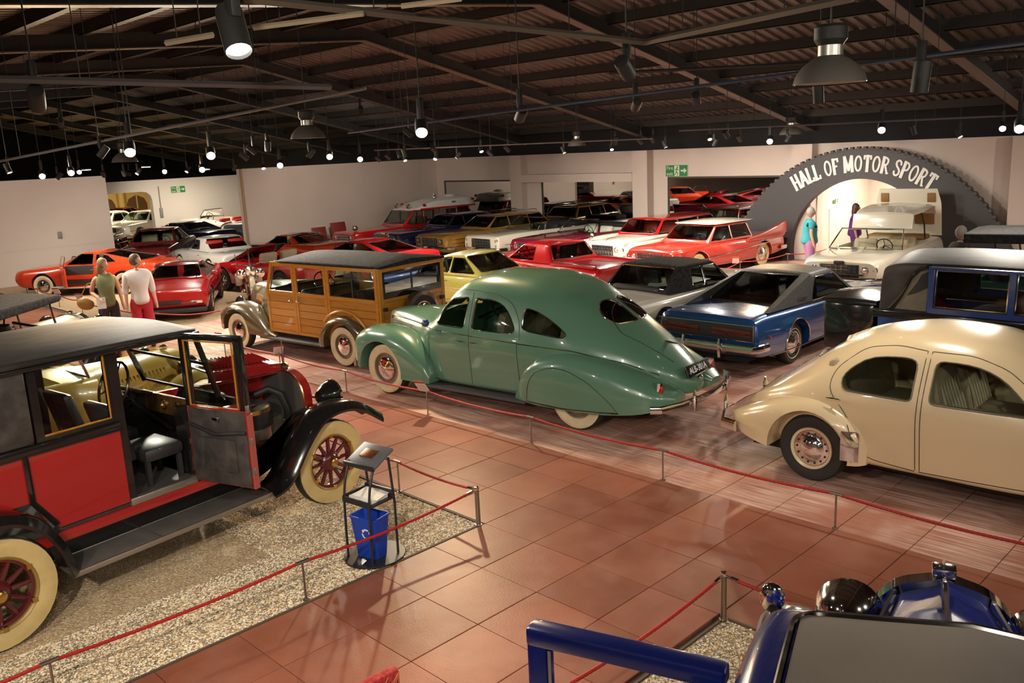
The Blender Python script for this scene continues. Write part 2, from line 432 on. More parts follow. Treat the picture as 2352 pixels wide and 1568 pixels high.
def steering(root, x, y, z, r=.2, tilt=.55, m_=None, col=True):
    ax = Vector((-math.sin(tilt + .6), 0, math.cos(tilt + .6))); d, u, w_ = frame(ax); c = Vector((x, y, z)); b = MB()
    b.tube([c + u * (r * math.cos(2 * PI * i / 24)) + w_ * (r * math.sin(2 * PI * i / 24)) for i in range(24)], .013, 6, 0, True)
    for i in range(3): a = 2 * PI * i / 3 + .5; b.cyl(c, c + u * (r * math.cos(a)) + w_ * (r * math.sin(a)), .008, n=5)
    if col: b.cyl(c, c - ax * .5, .02, n=8)
    return b.build('steering_wheel', m_ or BLACK, root)
def headlamp(root, x, y, z, r, dirx=1, name='headlamp', rim=None, depth=.05):
    o = MB().lathe([(r * .86, -depth), (r * 1.06, 0), (r * 1.0, .018), (r * .86, .02)], (x, y, z), (dirx, 0, 0), 18).build(name, rim or CHROME, root)
    MB().lathe([(r * .88, .008), (r * .6, .02), (.001, .028)], (x, y, z), (dirx, 0, 0), 16).build('lamp_glass', LAMPG, o); return o
def bumper(root, pts, r=.05, h=.09, m_=None, name='bumper', guards=()):
    """flat-ish blade swept along pts"""
    P = [Vector(p) for p in pts]; b = MB(); prof = [(-r * .3, -h * .5), (r * .5, -h * .42), (r * .8, -h * .15), (r * .8, h * .15), (r * .5, h * .42), (-r * .3, h * .5)]; n = len(prof); vs = []
    for i, p in enumerate(P):
        d = (P[min(i + 1, len(P) - 1)] - P[max(i - 1, 0)]).normalized(); nn = d.cross(Vector((0, 0, 1))).normalized()
        for a, c in prof: vs.append(p + nn * a + Vector((0, 0, c)))
    fs = [(i * n + j, i * n + (j + 1) % n, (i + 1) * n + (j + 1) % n, (i + 1) * n + j) for i in range(len(P) - 1) for j in range(n)] + [tuple(range(n)), tuple(range((len(P) - 1) * n, len(P) * n))]
    b.add(vs, fs); o = b.build(name, m_ or CHROME, root)
    for gx, gy, gz_ in guards: MB().tube([(gx, gy, gz_ - .11), (gx, gy, gz_ - .05), (gx, gy, gz_ + .07), (gx, gy, gz_ + .13)], [.012, .026, .026, .010], 8).build('bumper_guard', m_ or CHROME, o)
    return o
def arcpts(x0, w, z, bow=.15, n=13, back=.0):
    """bumper path across the car: bows in x"""
    return [(x0 - bow * (abs(2 * i / (n - 1) - 1) ** 2.2), -w + 2 * w * i / (n - 1), z) for i in range(n)]
def text_obj(name, s, size, m_, parent=None, ext=.004, align='CENTER', sx=1.):
    cu = bpy.data.curves.new(name, 'FONT'); cu.body = s; cu.size = size; cu.extrude = ext; cu.align_x = align; cu.align_y = 'CENTER'
    t = bpy.data.objects.new(name, cu); TS.collection.objects.link(t); TS.view_layers[0].update()
    me = bpy.data.meshes.new_from_object(t.evaluated_get(TS.view_layers[0].depsgraph)); bpy.data.objects.remove(t); bpy.data.curves.remove(cu)
    me.materials.clear(); me.materials.append(m_)
    if sx != 1:
        for v in me.vertices: v.co.x *= sx
    return link(name, me, parent)
def quadpanel(mb, pts, t, mi=0):
    """thin slab from 4+ coplanar-ish points, thickness t along normal"""
    P = [Vector(p) for p in pts]; n = (P[1] - P[0]).cross(P[2] - P[0]).normalized() * t; k = len(P)
    return mb.add(P + [p + n for p in P], [tuple(range(k - 1, -1, -1)), tuple(range(k, 2 * k))] + [(i, (i + 1) % k, k + (i + 1) % k, k + i) for i in range(k)], mi)
def fender(root, name, rows, R, m_, arch=None, nx=30, k=4, mats=None, extra_ops=()):
    """one-sided fender: rows [x, zb, y_in, z_in_top(unused)...] built as loft about its own centre line yc then shifted"""
    out = []
    for s in (1, -1):
        b = MB(); ring = []
        xs = sorted(r[0] for r in rows); a, c = xs[0], xs[-1]
        XS = sorted(set([a + (c - a) * (.5 - .5 * math.cos(PI * i / nx)) for i in range(nx + 1)]))
        for x in XS:
            q = rows_at(rows, x, 'p')   # zb, yin, yout, ztop
            zb, yi, yo, zt = q; P = [(yi, zb), (yi, zt), ((yi + yo) / 2, zt + .0), (yo, zt), (yo, zb)]
            rr = min(R, .47 * (yo - yi), .9 * (zt - zb))
            h = fillet([(p[0], p[1], 0) for p in ((yi, zb), (yi, zt), (yo, zt), (yo, zb))], [0, rr * .6, R, 0], k)
            ring.append([(x, s * p[0], p[1]) for p in h])
        n = len(ring[0]); vs = [p for r in ring for p in r]
        fs = [(i * n + j, i * n + (j + 1) % n, (i + 1) * n + (j + 1) % n, (i + 1) * n + j) for i in range(len(XS) - 1) for j in range(n)] + [tuple(range(n)), tuple(range((len(XS) - 1) * n, len(XS) * n))]
        b.add(vs, fs)
        bv = bvh_of(b)
        if arch:
            x, z, r, y0 = arch; cc = MB(); cc.cyl((x, s * y0, z), (x, s * 1.6, z), r, n=36)
            me = boolean(b, [m_, DARK], [(cc, 1)])
        else: me = b.mesh(name, [m_, DARK])
        out.append((link(name, me, root), bv, s))
    return out
# ------------------------------------------------------------------ the hall
def nodes_tile(name, base, base2, pale, amount, streak):
    M = bpy.data.materials.new(name); M.use_nodes = True; nt = M.node_tree; b = nt.nodes['Principled BSDF']; N = nt.nodes.new; L = nt.links.new
    geo = N('ShaderNodeNewGeometry'); oi = N('ShaderNodeObjectInfo')
    def noise(scale, detail=4, stretch=None):
        n = N('ShaderNodeTexNoise'); n.inputs['Scale'].default_value = scale; n.inputs['Detail'].default_value = detail
        src = geo.outputs['Position']
        if stretch: mp = N('ShaderNodeMapping'); mp.inputs['Scale'].default_value = stretch; L(src, mp.inputs[0]); src = mp.outputs[0]
        L(src, n.inputs['Vector']); return n.outputs['Fac']
    def ramp(f, a, c0, c, c1):
        r = N('ShaderNodeValToRGB'); r.color_ramp.elements[0].position = a; r.color_ramp.elements[1].position = c; r.color_ramp.elements[0].color = (*c0, 1); r.color_ramp.elements[1].color = (*c1, 1); L(f, r.inputs[0]); return r.outputs[0]
    def mix(f, a, c, blend='MIX'):
        mx = N('ShaderNodeMix'); mx.data_type = 'RGBA'; mx.blend_type = blend
        if isinstance(f, float): mx.inputs[0].default_value = f
        else: L(f, mx.inputs[0])
        for i, q in ((6, a), (7, c)):
            if isinstance(q, tuple): mx.inputs[i].default_value = (*q, 1)
            else: L(q, mx.inputs[i])
        return mx.outputs[2]
    col = ramp(noise(1.7), .35, base, .68, base2)
    rnd = ramp(oi.outputs['Random'], 0, (.80, .74, .72), 1, (1.12, 1.1, 1.1)); col = mix(1., col, rnd, 'MULTIPLY')
    wear = ramp(noise(2.6, 8), .45, (0, 0, 0), .72, (1, 1, 1)); wf = N('ShaderNodeMath'); wf.operation = 'MULTIPLY'; L(wear, wf.inputs[0]); wf.inputs[1].default_value = amount
    if streak:
        st = ramp(noise(3.5, 6, (.5, 14, 1)), .36, (.1, .1, .1), .62, (1, 1, 1)); big = ramp(noise(1.3, 3), .34, (.15, .15, .15), .56, (1, 1, 1))
        w2 = N('ShaderNodeMath'); w2.operation = 'MULTIPLY'; L(st, w2.inputs[0]); L(big, w2.inputs[1]); w3 = N('ShaderNodeMath'); w3.operation = 'MULTIPLY'; L(w2.outputs[0], w3.inputs[0]); w3.inputs[1].default_value = streak
        mxm = N('ShaderNodeMath'); mxm.operation = 'MAXIMUM'; L(w3.outputs[0], mxm.inputs[0]); L(wf.outputs[0], mxm.inputs[1]); wf = mxm
    col = mix(wf.outputs[0], col, pale)
    L(col, b.inputs['Base Color']); b.inputs['Roughness'].default_value = .42 if not streak else .6; b.inputs['Specular IOR Level'].default_value = .4
    bp = N('ShaderNodeBump'); bp.inputs['Strength'].default_value = .12; bp.inputs['Distance'].default_value = .01; L(noise(60, 3), bp.inputs['Height']); L(bp.outputs[0], b.inputs['Normal'])
    return M
TILE_A = nodes_tile('terracotta_tile', (.235, .078, .046), (.31, .105, .062), (.38, .19, .14), .38, 0.)
TILE_B = nodes_tile('scuffed_terracotta_tile', (.27, .10, .062), (.33, .125, .08), (.60, .40, .33), .6, 1.0)
GROUT = mat('tile_joint', (.085, .06, .04), .9)
def gravel_mat(name, c, c2, scale):
    M = bpy.data.materials.new(name); M.use_nodes = True; nt = M.node_tree; b = nt.nodes['Principled BSDF']; N = nt.nodes.new; L = nt.links.new
    geo = N('ShaderNodeNewGeometry'); v = N('ShaderNodeTexVoronoi'); v.inputs['Scale'].default_value = scale; L(geo.outputs['Position'], v.inputs['Vector'])
    r = N('ShaderNodeValToRGB'); e = r.color_ramp.elements; e[0].color = (*c, 1); e[1].color = (*c2, 1); e.new(.5).color = (c[0] * 1.5, c[1] * 1.35, c[2] * 1.2, 1)
    sp = N('ShaderNodeSeparateColor'); L(v.outputs['Color'], sp.inputs[0]); L(sp.outputs[0], r.inputs[0]); L(r.outputs[0], b.inputs['Base Color']); b.inputs['Roughness'].default_value = .85
    bp = N('ShaderNodeBump'); bp.inputs['Strength'].default_value = .9; bp.inputs['Distance'].default_value = .012; bp.invert = True; L(v.outputs['Distance'], bp.inputs['Height']); L(bp.outputs[0], b.inputs['Normal'])
    return M
GRAVEL = gravel_mat('gravel', (.42, .31, .185), (.85, .72, .52), 80)
GRAVELF = gravel_mat('beige_gravel', (.30, .215, .13), (.50, .385, .25), 60)
WALL = mat('cream_wall_paint', (.56, .465, .41), .75, noise=(.8, (.52, .43, .375), .35, .7))
WALLW = mat('white_wall_paint', (.56, .51, .45), .7)
WALLD = mat('dark_void', (.012, .011, .011), .9)
CEIL = mat('roof_deck', (.12, .10, .088), .5, .2)
BEAM = mat('dark_steel_beam', (.024, .020, .018), .65)
FLANGE = mat('beam_flange_paint', (.11, .088, .068), .6)
def struct(name, mb, m_, parent=None):
    o = mb.build(name, m_, parent)
    if parent is None: o['kind'] = 'structure'
    return o
YW_ = 17.95
floor = struct('floor', MB().box(-36, 14, -16, 24, -.25, -.022), GROUT)
# tiles: 600 mm grid. beds: gravel under the left vintage cars, bottom right, and the far left cars
T = .6
def in_bed(x, y):
    return (x < -.62 and y < .57) or (x > 1.86 and y < .58) or (x < -12.3 and y > 2.57) or (x < -6.0 and y > 11.2 and False)
tiles = []
for i in range(-38, 9):
    for j in range(-10, 32):
        cx, cy = (i + .5) * T, (j + .5) * T
        if in_bed(cx, cy): continue
        d = Vector((cx, cy, 0)) - CP; zc = d.dot(CF)
        if zc < .5: continue
        px = 1176 + FPX * d.dot(CR) / zc; py = 784 - FPX * d.dot(CU) / zc
        tiles.append((d.length, i, j, -140 < px < 2500 and -50 < py < 1700))
tiles.sort()
def tile_mesh(m_):
    g = .0035; b = MB(); b.prism([(-T / 2 + g, -.022), (T / 2 - g, -.022), (T / 2 - g, -.003), (T / 2 - g - .003, 0), (-T / 2 + g + .003, 0), (-T / 2 + g, -.003)], -T / 2 + g, T / 2 - g, 'xz'); return b.mesh('tile', [m_], .05)
TM = {0: tile_mesh(TILE_A), 1: tile_mesh(TILE_B)}
near = [t for t in tiles if t[3]][:300]; nearset = set((t[1], t[2]) for t in near)
for _, i, j, _v in near:
    o = link('tile', TM[1 if j >= 4 else 0], floor, ((i + .5) * T, (j + .5) * T, random.uniform(-.0012, .0012)))
for kk in (0, 1):
    rest = MB(); g = .0035
    for _, i, j, _v in tiles:
        if (i, j) in nearset or (1 if j >= 4 else 0) != kk: continue
        rest.box(i * T + g, (i + 1) * T - g, j * T + g, (j + 1) * T - g, -.022, 0)
    o = rest.build('tiling', TM[kk].materials[0], floor); o['kind'] = 'stuff'
def bed(name, x0, x1, y0, y1, z, m_, amp=.012, step=.12, par=None):
    nx, ny = max(2, int((x1 - x0) / step)), max(2, int((y1 - y0) / step)); vs = []; fs = []
    for a in range(nx + 1):
        for c in range(ny + 1):
            e = 0 if a in (0, nx) or c in (0, ny) else 1
            vs.append((x0 + (x1 - x0) * a / nx, y0 + (y1 - y0) * c / ny, z + e * amp * (math.sin(a * 1.3 + c * .7) * .3 + random.uniform(-.5, .5))))
    for a in range(nx):
        for c in range(ny): fs.append((a * (ny + 1) + c, (a + 1) * (ny + 1) + c, (a + 1) * (ny + 1) + c + 1, a * (ny + 1) + c + 1))
    o = MB().add(vs, fs).build(name, m_, par); o['kind'] = 'stuff'; return o
b1 = bed('gravel_bed', -14, -.625, -9, .575, -.012, GRAVEL); tag(b1, 'coarse cream gravel bed under the red vintage limousine', 'gravel')
b2 = bed('gravel_bed', 1.86, 9, -9, .585, -.012, GRAVEL); tag(b2, 'gravel bed corner under the blue car by the camera', 'gravel')
b3 = bed('gravel_bed', -36, -12.3, 2.57, YW_, -.006, GRAVELF, .008, .5); tag(b3, 'beige gravel floor under the red sports cars by the left walls', 'gravel')
# loose pebbles on the two near beds (stuff: geometry-node instances)
def pebbles(name, areas, m_, n, par, seed):
    b = MB(); rnd = random.Random(seed)
    for x0, x1, y0, y1, k in areas:
        for _ in range(k):
            x, y = rnd.uniform(x0, x1), rnd.uniform(y0, y1); r = rnd.uniform(.006, .012); a = rnd.uniform(0, PI); z = -.006 + rnd.uniform(-.004, .005)
            c, s = math.cos(a), math.sin(a); ex, ey, ez = r * 1.25, r * .85, r * .6
            pts = [(ex, 0, 0), (-ex, 0, 0), (0, ey, 0), (0, -ey, 0), (0, 0, ez), (ex * .5, ey * .5, ez * .6)]
            vs = [(x + c * p[0] - s * p[1], y + s * p[0] + c * p[1], z + p[2]) for p in pts[:5]]
            b.add(vs, [(0, 2, 4), (2, 1, 4), (1, 3, 4), (3, 0, 4)], rnd.randrange(4))
    me = bpy.data.meshes.new(name); me.from_pydata(b.v, [], b.f); me.update()
    for q in m_: me.materials.append(q)
    me.polygons.foreach_set('material_index', b.m)
    o = link(name, me, par); o['kind'] = 'stuff'; return o
PEB = [mat('pebble_%s' % n, c, .75) for n, c in (('cream', (.80, .66, .45)), ('buff', (.66, .50, .30)), ('grey', (.30, .25, .19)), ('white', (.88, .80, .64)))]
pebbles('pebbles', [(-1.55, -.64, -3.2, .56, 21000), (-3.4, -1.55, -1.0, .56, 9000)], PEB, 0, b1, 3)
pebbles('pebbles', [(1.88, 3.1, -1.6, .57, 14000)], PEB, 0, b2, 5)
for nm, x0, x1, y0, y1 in (('trim_1', -14, -.60, .572, .590), ('trim_2', -.625, -.607, -9, .59), ('trim_3', 1.842, 1.86, -9, .6), ('trim_4', 1.842, 9, .583, .601)):
    struct(nm, MB().box(x0, x1, y0, y1, -.02, .004), mat('bed_edging', (.10, .07, .05), .7))
# walls --------------------------------------------------------------
H = 3.02
XL = -23.46; XL2 = -21.55
COLX = [-16.95, -11.62, -6.36, -1.1, 4.15]
back = MB()
def wall_y(b, x0, x1, z0, z1, y=YW_, t=.3, mi=0): b.box(x0, x1, y, y + t, z0, z1, mi)
wb = MB(); wall_y(wb, XL2, -6.05, 0, H); wall_y(wb, -3.55, 14, 0, H); wall_y(wb, -6.05, -3.55, 2.25, H)
wall_back = struct('wall_back', wb, WALL)
for cx in COLX:
    p = MB(); p.box(cx - .28, cx + .28, YW_ - .32, YW_ + .02, 0, H); p.build('pilaster', WALL, wall_back)
p = MB(); p.box(-16.67, -11.9, YW_ - .34, YW_ + .01, 2.10, 2.36); p.build('lintel', WALL, wall_back)
p = MB(); p.box(-16.67, -16.0, YW_ - .06, YW_ + .01, 0, 2.1); p.build('pier', WALL, wall_back)
# mirrors in dark frames
for k, (x0, x1, z1) in enumerate(((-21.05, -17.25, 2.13), (-15.95, -11.92, 2.10), (-10.75, -6.40, 2.165))):
    t = thing('wall_mirror', ['large framed wall mirror behind the red and white ambulance', 'wide wall mirror under the lintel behind the gold station wagon', 'large wall mirror beside the black tyre arch, right of the fire exit sign'][k], 'mirror', (0, 0, 0))
    yy = YW_ - .012 - (.0 if k != 1 else .0)
    MB().box(x0, x1, yy, yy + .006, .25, z1).build('glass', MIRROR, t)
    f = MB(); f.box(x0 - .05, x1 + .05, yy - .02, yy + .01, z1, z1 + .05); f.build('frame_top', mat('mirror_frame', (.035, .02, .014), .5), t)
    for a in (x0 - .05, x1): MB().box(a, a + .05, yy - .02, yy + .01, .25, z1).build('frame_side', MATS['mirror_frame'], t)
# left walls: two freestanding partitions with the further room between
wl = MB(); wl.box(XL - .3, XL, -16, 6.24, 0, H); wall_left = struct('wall_left', wl, WALL)
for z in (1.02, .98): MB().box(XL - .005, XL + .006, -16, 6.24, z, z + .012).build('rail', WALL, wall_left)
MB().box(XL, XL + .05, 4.62, 4.74, 1.25, 1.45, 0, .01).build('intercom_box', mat('grey_plastic', (.18, .17, .165), .5), wall_left)
wl2 = MB(); wl2.box(XL2 - .3, XL2, 9.78, YW_, 0, H); wall_left2 = struct('wall_left_inner', wl2, WALL)
MB().box(XL2 - .06, XL2 + .02, 9.74, 9.80, 0, H).build('edge_trim', mat('tan_trim', (.36, .23, .12), .6), wall_left2)
# room beyond: back wall with arched doorway
XB = -32.0; H2 = 2.68
wr = MB(); wr.box(XB - .3, XB, 2.0, 7.5, 0, H2); wr.box(XB - .3, XB, 11.2, 17.95, 0, H2); wr.box(XB - .3, XB, 7.5, 11.2, 2.22, H2)
wall_far = struct('wall_far', wr, WALLW)
cn = MB(); cn.prism([(11.2, 2.22), (11.2, 1.85), (11.14, 2.06), (11.0, 2.18), (10.8, 2.22)], XB - .3, XB, 'yz'); cn.build('arch_corner', WALLW, wall_far)
MB().box(XB, XB + .05, 11.45, 11.57, 1.1, 1.5, 0, .01).build('switch_box', mat('grey_plastic', (.18, .17, .165), .5), wall_far); MB().box(XB, XB + .03, 11.5, 11.53, 1.5, 2.4).build('conduit', MATS['grey_plastic'], wall_far)
MB().box(XB, XB + .04, 11.4, 12.6, .70, .74).build('rail', mat('red_paint', (.3, .02, .02), .4), wall_far)
# yellow room beyond the arch, with arched inner windows
YEL = mat('yellow_wall_paint', (.66, .46, .16), .7)
wy = MB().box(-42.3, -42, 6, 18, 0, 2.5); wall_yel = struct('wall_yellow', wy, YEL)
for y0 in (12.4, 14.05):
    P = [(y0, .3), (y0 + 1.05, .3), (y0 + 1.05, 1.35), (y0 + .92, 1.62), (y0 + .52, 1.8), (y0 + .12, 1.62), (y0, 1.35)]
    w_ = MB().prism(P, -42.02, -41.985, 'yz').build('arched_window', mat('brown_gloom', (.14, .07, .035), .5), wall_yel)
    MB().box(-41.99, -41.95, y0 + .49, y0 + .55, .3, 1.78).build('window_bar', YEL, w_)
for y0 in (12.0, 13.7, 15.4): MB().cyl((-41.75, y0, 0), (-41.75, y0, 2.4), .17, n=16).build('column', YEL, wall_yel)
struct('floor_yellow_room', MB().box(-48, -32.3, -2, 24, -.2, -.004), GRAVELF)
# gable and upper wall coloured black as the unlit void, and hidden sides of the hall
struct('wall_gable_left', MB().box(-48.4, -48.1, -16, 24, 0, 7), WALLD)
struct('wall_upper_back', MB().box(-48, 14, YW_ + .30, YW_ + .5, H - .1, 6.2), WALLD)
struct('wall_right', MB().box(13.7, 14, -16, 24, 0, 7), WALL)
struct('wall_front', MB().box(-48, 14, -16.3, -16, 0, 7), WALL)
# roof: ridge at y=7.7, falling both ways
RY, RZ, SL = 7.7, 5.72, -.227
def roofz(y): return RZ + SL * (y - RY) if y > RY else RZ + .075 * (y - RY)
deckb = MB(); vs = []; fs = []
def deck_strip(y0, y1, pitch=.25):
    x = -48.; b = MB()
    while x < 14:
        for (a, z0, c, z1) in ((0, 0, .10, 0), (.10, 0, .125, .05), (.125, .05, .225, .05), (.225, .05, .25, 0)):
            xa, xc = x + a, x + c
            b.add([(xa, y0, roofz(y0) + .42 + z0), (xc, y0, roofz(y0) + .42 + z1), (xc, y1, roofz(y1) + .42 + z1), (xa, y1, roofz(y1) + .42 + z0)], [(0, 1, 2, 3)])
        x += pitch
    return b
db = deck_strip(RY, YW_ + .5); d2 = deck_strip(-16.2, RY)
db.add(d2.v, d2.f)
ceiling = struct('ceiling', db, CEIL)
for cx in [-43.1, -37.9, -32.65, -27.4, -22.15] + COLX + [9.4]:
    for y0, y1 in ((RY, YW_ + .1), (-16.2, RY)):
        z0, z1 = roofz(y0), roofz(y1); r = MB()
        r.prism([(y0, z0), (y1, z1), (y1, z1 + .26), (y0, z0 + .26)], cx - .03, cx + .03, 'yz'); o = r.build('rafter', BEAM, ceiling)
        f = MB(); f.prism([(y0, z0 - .02), (y1, z1 - .02), (y1, z1), (y0, z0)], cx - .11, cx + .11, 'yz'); f.build('flange', FLANGE, o)
for k in range(-16, 8):
    y = RY + (k + .5) * 1.32
    if y > YW_ or y < -15: continue
    z = roofz(y) + .22; p = MB(); p.box(-48, 14, y - .03, y + .03, z, z + .2); p.box(-48, 14, y - .03, y + .10, z - .004, z + .012); p.build('purlin', BEAM, ceiling)
# ------------------------------------------------------------------ green streamlined sedan
def lincoln():
    G = paint('sage_green_enamel', (.085, .185, .125), .26)
    t = thing('streamlined_sedan', 'sage green streamlined 1930s sedan with whitewalls and split rear window', 'car', (-3.34, 3.72, 0), math.radians(186.8), 1.0)
    body = [[2.27, .45, .03, .5, .03, .80, .02, .93, .95], [2.20, .38, .11, .42, .11, .84, .07, .99, 1.01], [2.0, .33, .26, .36, .26, .86, .17, 1.05, 1.07], [1.6, .30, .42, .34, .42, .88, .27, 1.09, 1.12], [1.1, .28, .60, .32, .62, .92, .42, 1.11, 1.15],
            [.86, .27, .72, .31, .75, .95, .52, 1.13, 1.18], [.70, .26, .76, .30, .79, .97, .55, 1.27, 1.33], [.50, .26, .79, .30, .82, .98, .55, 1.48, 1.55], [.20, .26, .80, .30, .84, .98, .57, 1.62, 1.69], [-.25, .26, .80, .30, .85, .98, .58, 1.68, 1.75],
            [-.75, .26, .80, .30, .85, .98, .57, 1.67, 1.75], [-1.2, .27, .78, .31, .83, .97, .54, 1.57, 1.66], [-1.65, .29, .70, .33, .76, .94, .47, 1.34, 1.43], [-2.05, .32, .58, .36, .64, .88, .37, 1.10, 1.17], [-2.4, .36, .42, .4, .46, .76, .26, .87, .92], [-2.68, .40, .2, .44, .22, .60, .12, .66, .68], [-2.76, .44, .08, .48, .08, .55, .05, .58, .59]]
    s1 = rpoly([(.66, 1.06), (.60, 1.26), (.46, 1.40), (.12, 1.44), (.12, 1.06)], [.04, .12, .12, .05, .06]); s2 = rpoly([(0, 1.06), (.0, 1.44), (-.30, 1.44), (-.52, 1.36), (-.70, 1.12), (-.66, 1.06)], [.06, .05, .15, .15, .05, .05]); s3 = rpoly([(-.80, 1.12), (-.78, 1.38), (-1.0, 1.34), (-1.28, 1.20), (-1.42, 1.10), (-1.36, 1.06)], [.06, .08, .15, .15, .05, .06])
    f1 = rpoly([(.03, 1.22), (.03, 1.46), (.42, 1.42), (.50, 1.24)], .05); f2 = [(-y, z) for y, z in f1][::-1]
    b1 = rpoly([(.035, 1.21), (.035, 1.45), (.27, 1.43), (.41, 1.30), (.36, 1.21)], [.03, .1, .1, .1, .05]); b2 = [(-y, z) for y, z in b1][::-1]
    o, bv = shell(t, 'body', [G, INTDARK], body, [.05, .22, .26], 'p', 60, 5, cavity=(.95, -1.75, .55, .035), side=[s1, s2, s3], front=[f1, f2], fx=(.2, 1.4), back=[b1, b2], bx=(-2.4, -1.3), trim=CHROME, trimr=.008, glass=GLASSD)
    ff = fender(t, 'front_fender', [[2.20, .50, .60, .76, .66], [2.16, .42, .53, .85, .78], [2.04, .36, .48, .92, .87], [1.8, .31, .45, .945, .945], [1.5, .30, .46, .95, .945], [1.2, .29, .50, .945, .87], [.95, .285, .56, .94, .73], [.78, .28, .62, .93, .56], [.70, .28, .66, .90, .40]], .26, G, arch=(1.5875, .36, .41, .62), nx=40)
    rf = fender(t, 'rear_fender', [[-.70, .27, .70, .84, .34], [-.85, .27, .62, .90, .66], [-1.1, .26, .55, .935, .84], [-1.5, .26, .5, .945, .905], [-1.9, .27, .44, .93, .86], [-2.3, .30, .36, .86, .72], [-2.6, .36, .30, .74, .58], [-2.74, .42, .34, .58, .5]], .26, G, nx=36)
    # fender skirt seam, skirt trim, lower wheel opening filled by tyre
    for ob, b2_, s in rf:
        P = [(-.93, .30), (-.95, .5), (-1.06, .66), (-1.3, .75), (-1.55, .74), (-1.85, .62), (-2.1, .42), (-2.18, .32)]
        side_line(b2_, P, s, .005, 0).build('skirt_seam', BLACKM, ob); side_line(b2_, [(-.92, .285), (-1.5, .275), (-2.2, .31)], s, .010, .004).build('skirt_trim', CHROME, ob)
        tl = MB(); tl.ball((0, 0, 0), (.03, .035, .085), 10, 8); p = side_pt(b2_, -2.52, .55, s)
        o2 = tl.build('tail_lamp', REDLENS, ob, (-2.60, s * .64, .56)); MB().tube([(0.02, 0, -.10), (.03, 0, 0), (.02, 0, .10)], .04, 8).build('lamp_bezel', CHROME, o2)
    for s in (1, -1):
        sd = MB(); side_line(bv, [(.80, 1.0), (.80, .32)], s, .004, 0, sd); side_line(bv, [(.06, 1.5), (.03, .9), (.02, .34)], s, .004, 0, sd); side_line(bv, [(-.74, 1.0), (-.76, .36)], s, .004, 0, sd)
        side_line(bv, [(.78, .34), (.02, .32), (-.7, .34)], s, .004, 0, sd); side_line(bv, [(.74, 1.3), (.60, 1.44), (.44, 1.51), (.06, 1.53), (-.3, 1.52), (-.6, 1.42), (-.76, 1.2), (-.78, 1.0)], s, .004, 0, sd)
        sd.build('door_seam', BLACKM, o)
        side_line(bv, [(2.1, .97), (1.6, .985), (.9, .985), (0, .975), (-.9, .95), (-1.5, .93), (-2.1, .82), (-2.45, .68)], s, .007, .002).build('belt_moulding', CHROME, o)
        for k in range(4): side_line(bv, [(2.0 - .04 * k, .93 - .03 * k), (1.35 + .03 * k, .93 - .03 * k)], s, .005, .003).build('hood_louvre', CHROME, o)
        p = side_pt(bv, 2.02, .955, s, .012); MB().ball(p, (.03, .012, .018), 8, 6).build('hood_badge', REDLENS, o)
        for hx in (.14, -.08):
            p = side_pt(bv, hx, .90, s, .03); h = MB(); h.tube([p + Vector((.06, 0, 0)), p, p + Vector((-.06, s * .004, 0))], [.008, .013, .008], 6); h.cyl(p, p - Vector((0, s * .04, 0)), .009, n=6); h.build('door_handle', CHROME, o)
        MB().box(-.9, .75, s * .72 if s > 0 else -.93, .93 if s > 0 else -.72, .235, .275, 0, .015).build('running_board', mat('ribbed_rubber', (.05, .046, .044), .7), t)
        headlamp(t, 2.15, s * .70, .74, .10, 1)
    # trunk lid seam, emblem, plate
    sm = MB(); P = []
    for i in range(25):
        a = PI * (1.0 * i / 24); y = .40 * math.cos(a) * (1 - .35 * 0); x = -1.98 + .30 * math.sin(a) ** 1.0
        q = hit(bv, (x, y, 3), (0, 0, -1));
        if q: P.append(q)
    for x in (-2.2, -2.45, -2.6):
        pass
    sm.tube(P, .005, 5); L = []; R_ = []
    for x in (-1.98, -2.15, -2.35, -2.52):
        w = .40 - .22 * ((-1.98 - x) / .54)
        for s, l in ((1, L), (-1, R_)):
            q = hit(bv, (x, s * w, 3), (0, 0, -1))
            if q: l.append(q)
    sm.tube(L, .005, 5); sm.tube(R_, .005, 5); sm.build('trunk_seam', BLACKM, o)
    q = hit(bv, (-2.36, 0, 3), (0, 0, -1)); MB().tube([q + Vector((.10, 0, .03)), q + Vector((.0, 0, .02)), q + Vector((-.12, 0, .015))], [.008, .016, .006], 8).build('trunk_handle', CHROME, o)
    pl = MB().box(-.008, .008, -.27, .27, -.065, .065, 0, .006).build('number_plate', BLACK, t, (-2.72, 0, .70)); pl.rotation_euler = (0, .38, 0)
    fr = MB(); fr.tube([(-.012, -.272, -.067), (-.012, .272, -.067), (-.012, .272, .067), (-.012, -.272, .067)], .005, 5, 0, True); fr.build('plate_frame', CHROME, pl)
    tx = text_obj('plate_lettering', 'ALB-301A', .105, mat('plate_white', (.7, .7, .68), .5), pl, .002, sx=.92); tx.rotation_euler = (PI / 2, 0, -PI / 2); tx.location = (-.012, 0, 0)
    lamp = MB(); lamp.ball((0, 0, 0), (.03, .05, .03), 10, 6); lamp.build('plate_lamp', CHROME, t, (-2.76, 0, .60))
    bumper(t, [(-2.62, .92, .42), (-2.72, .86, .42), (-2.82, .6, .42), (-2.88, .25, .42), (-2.89, 0, .42), (-2.88, -.25, .42), (-2.82, -.6, .42), (-2.72, -.86, .42), (-2.62, -.92, .42)], .03, .085, guards=[(-2.90, .42, .44), (-2.90, -.42, .44)], name='rear_bumper')
    bumper(t, [(2.1, -.92, .40), (2.2, -.8, .40), (2.28, -.3, .40), (2.29, 0, .40), (2.28, .3, .40), (2.2, .8, .40), (2.1, .92, .40)], .03, .085, name='front_bumper')
    MB().ball((0, 0, 0), (.05, .06, .05), 10, 7).build('wing_mirror', mat('blue_mirror_shell', (.02, .05, .16), .2, 0, .8), t, (.76, .83, 1.08))
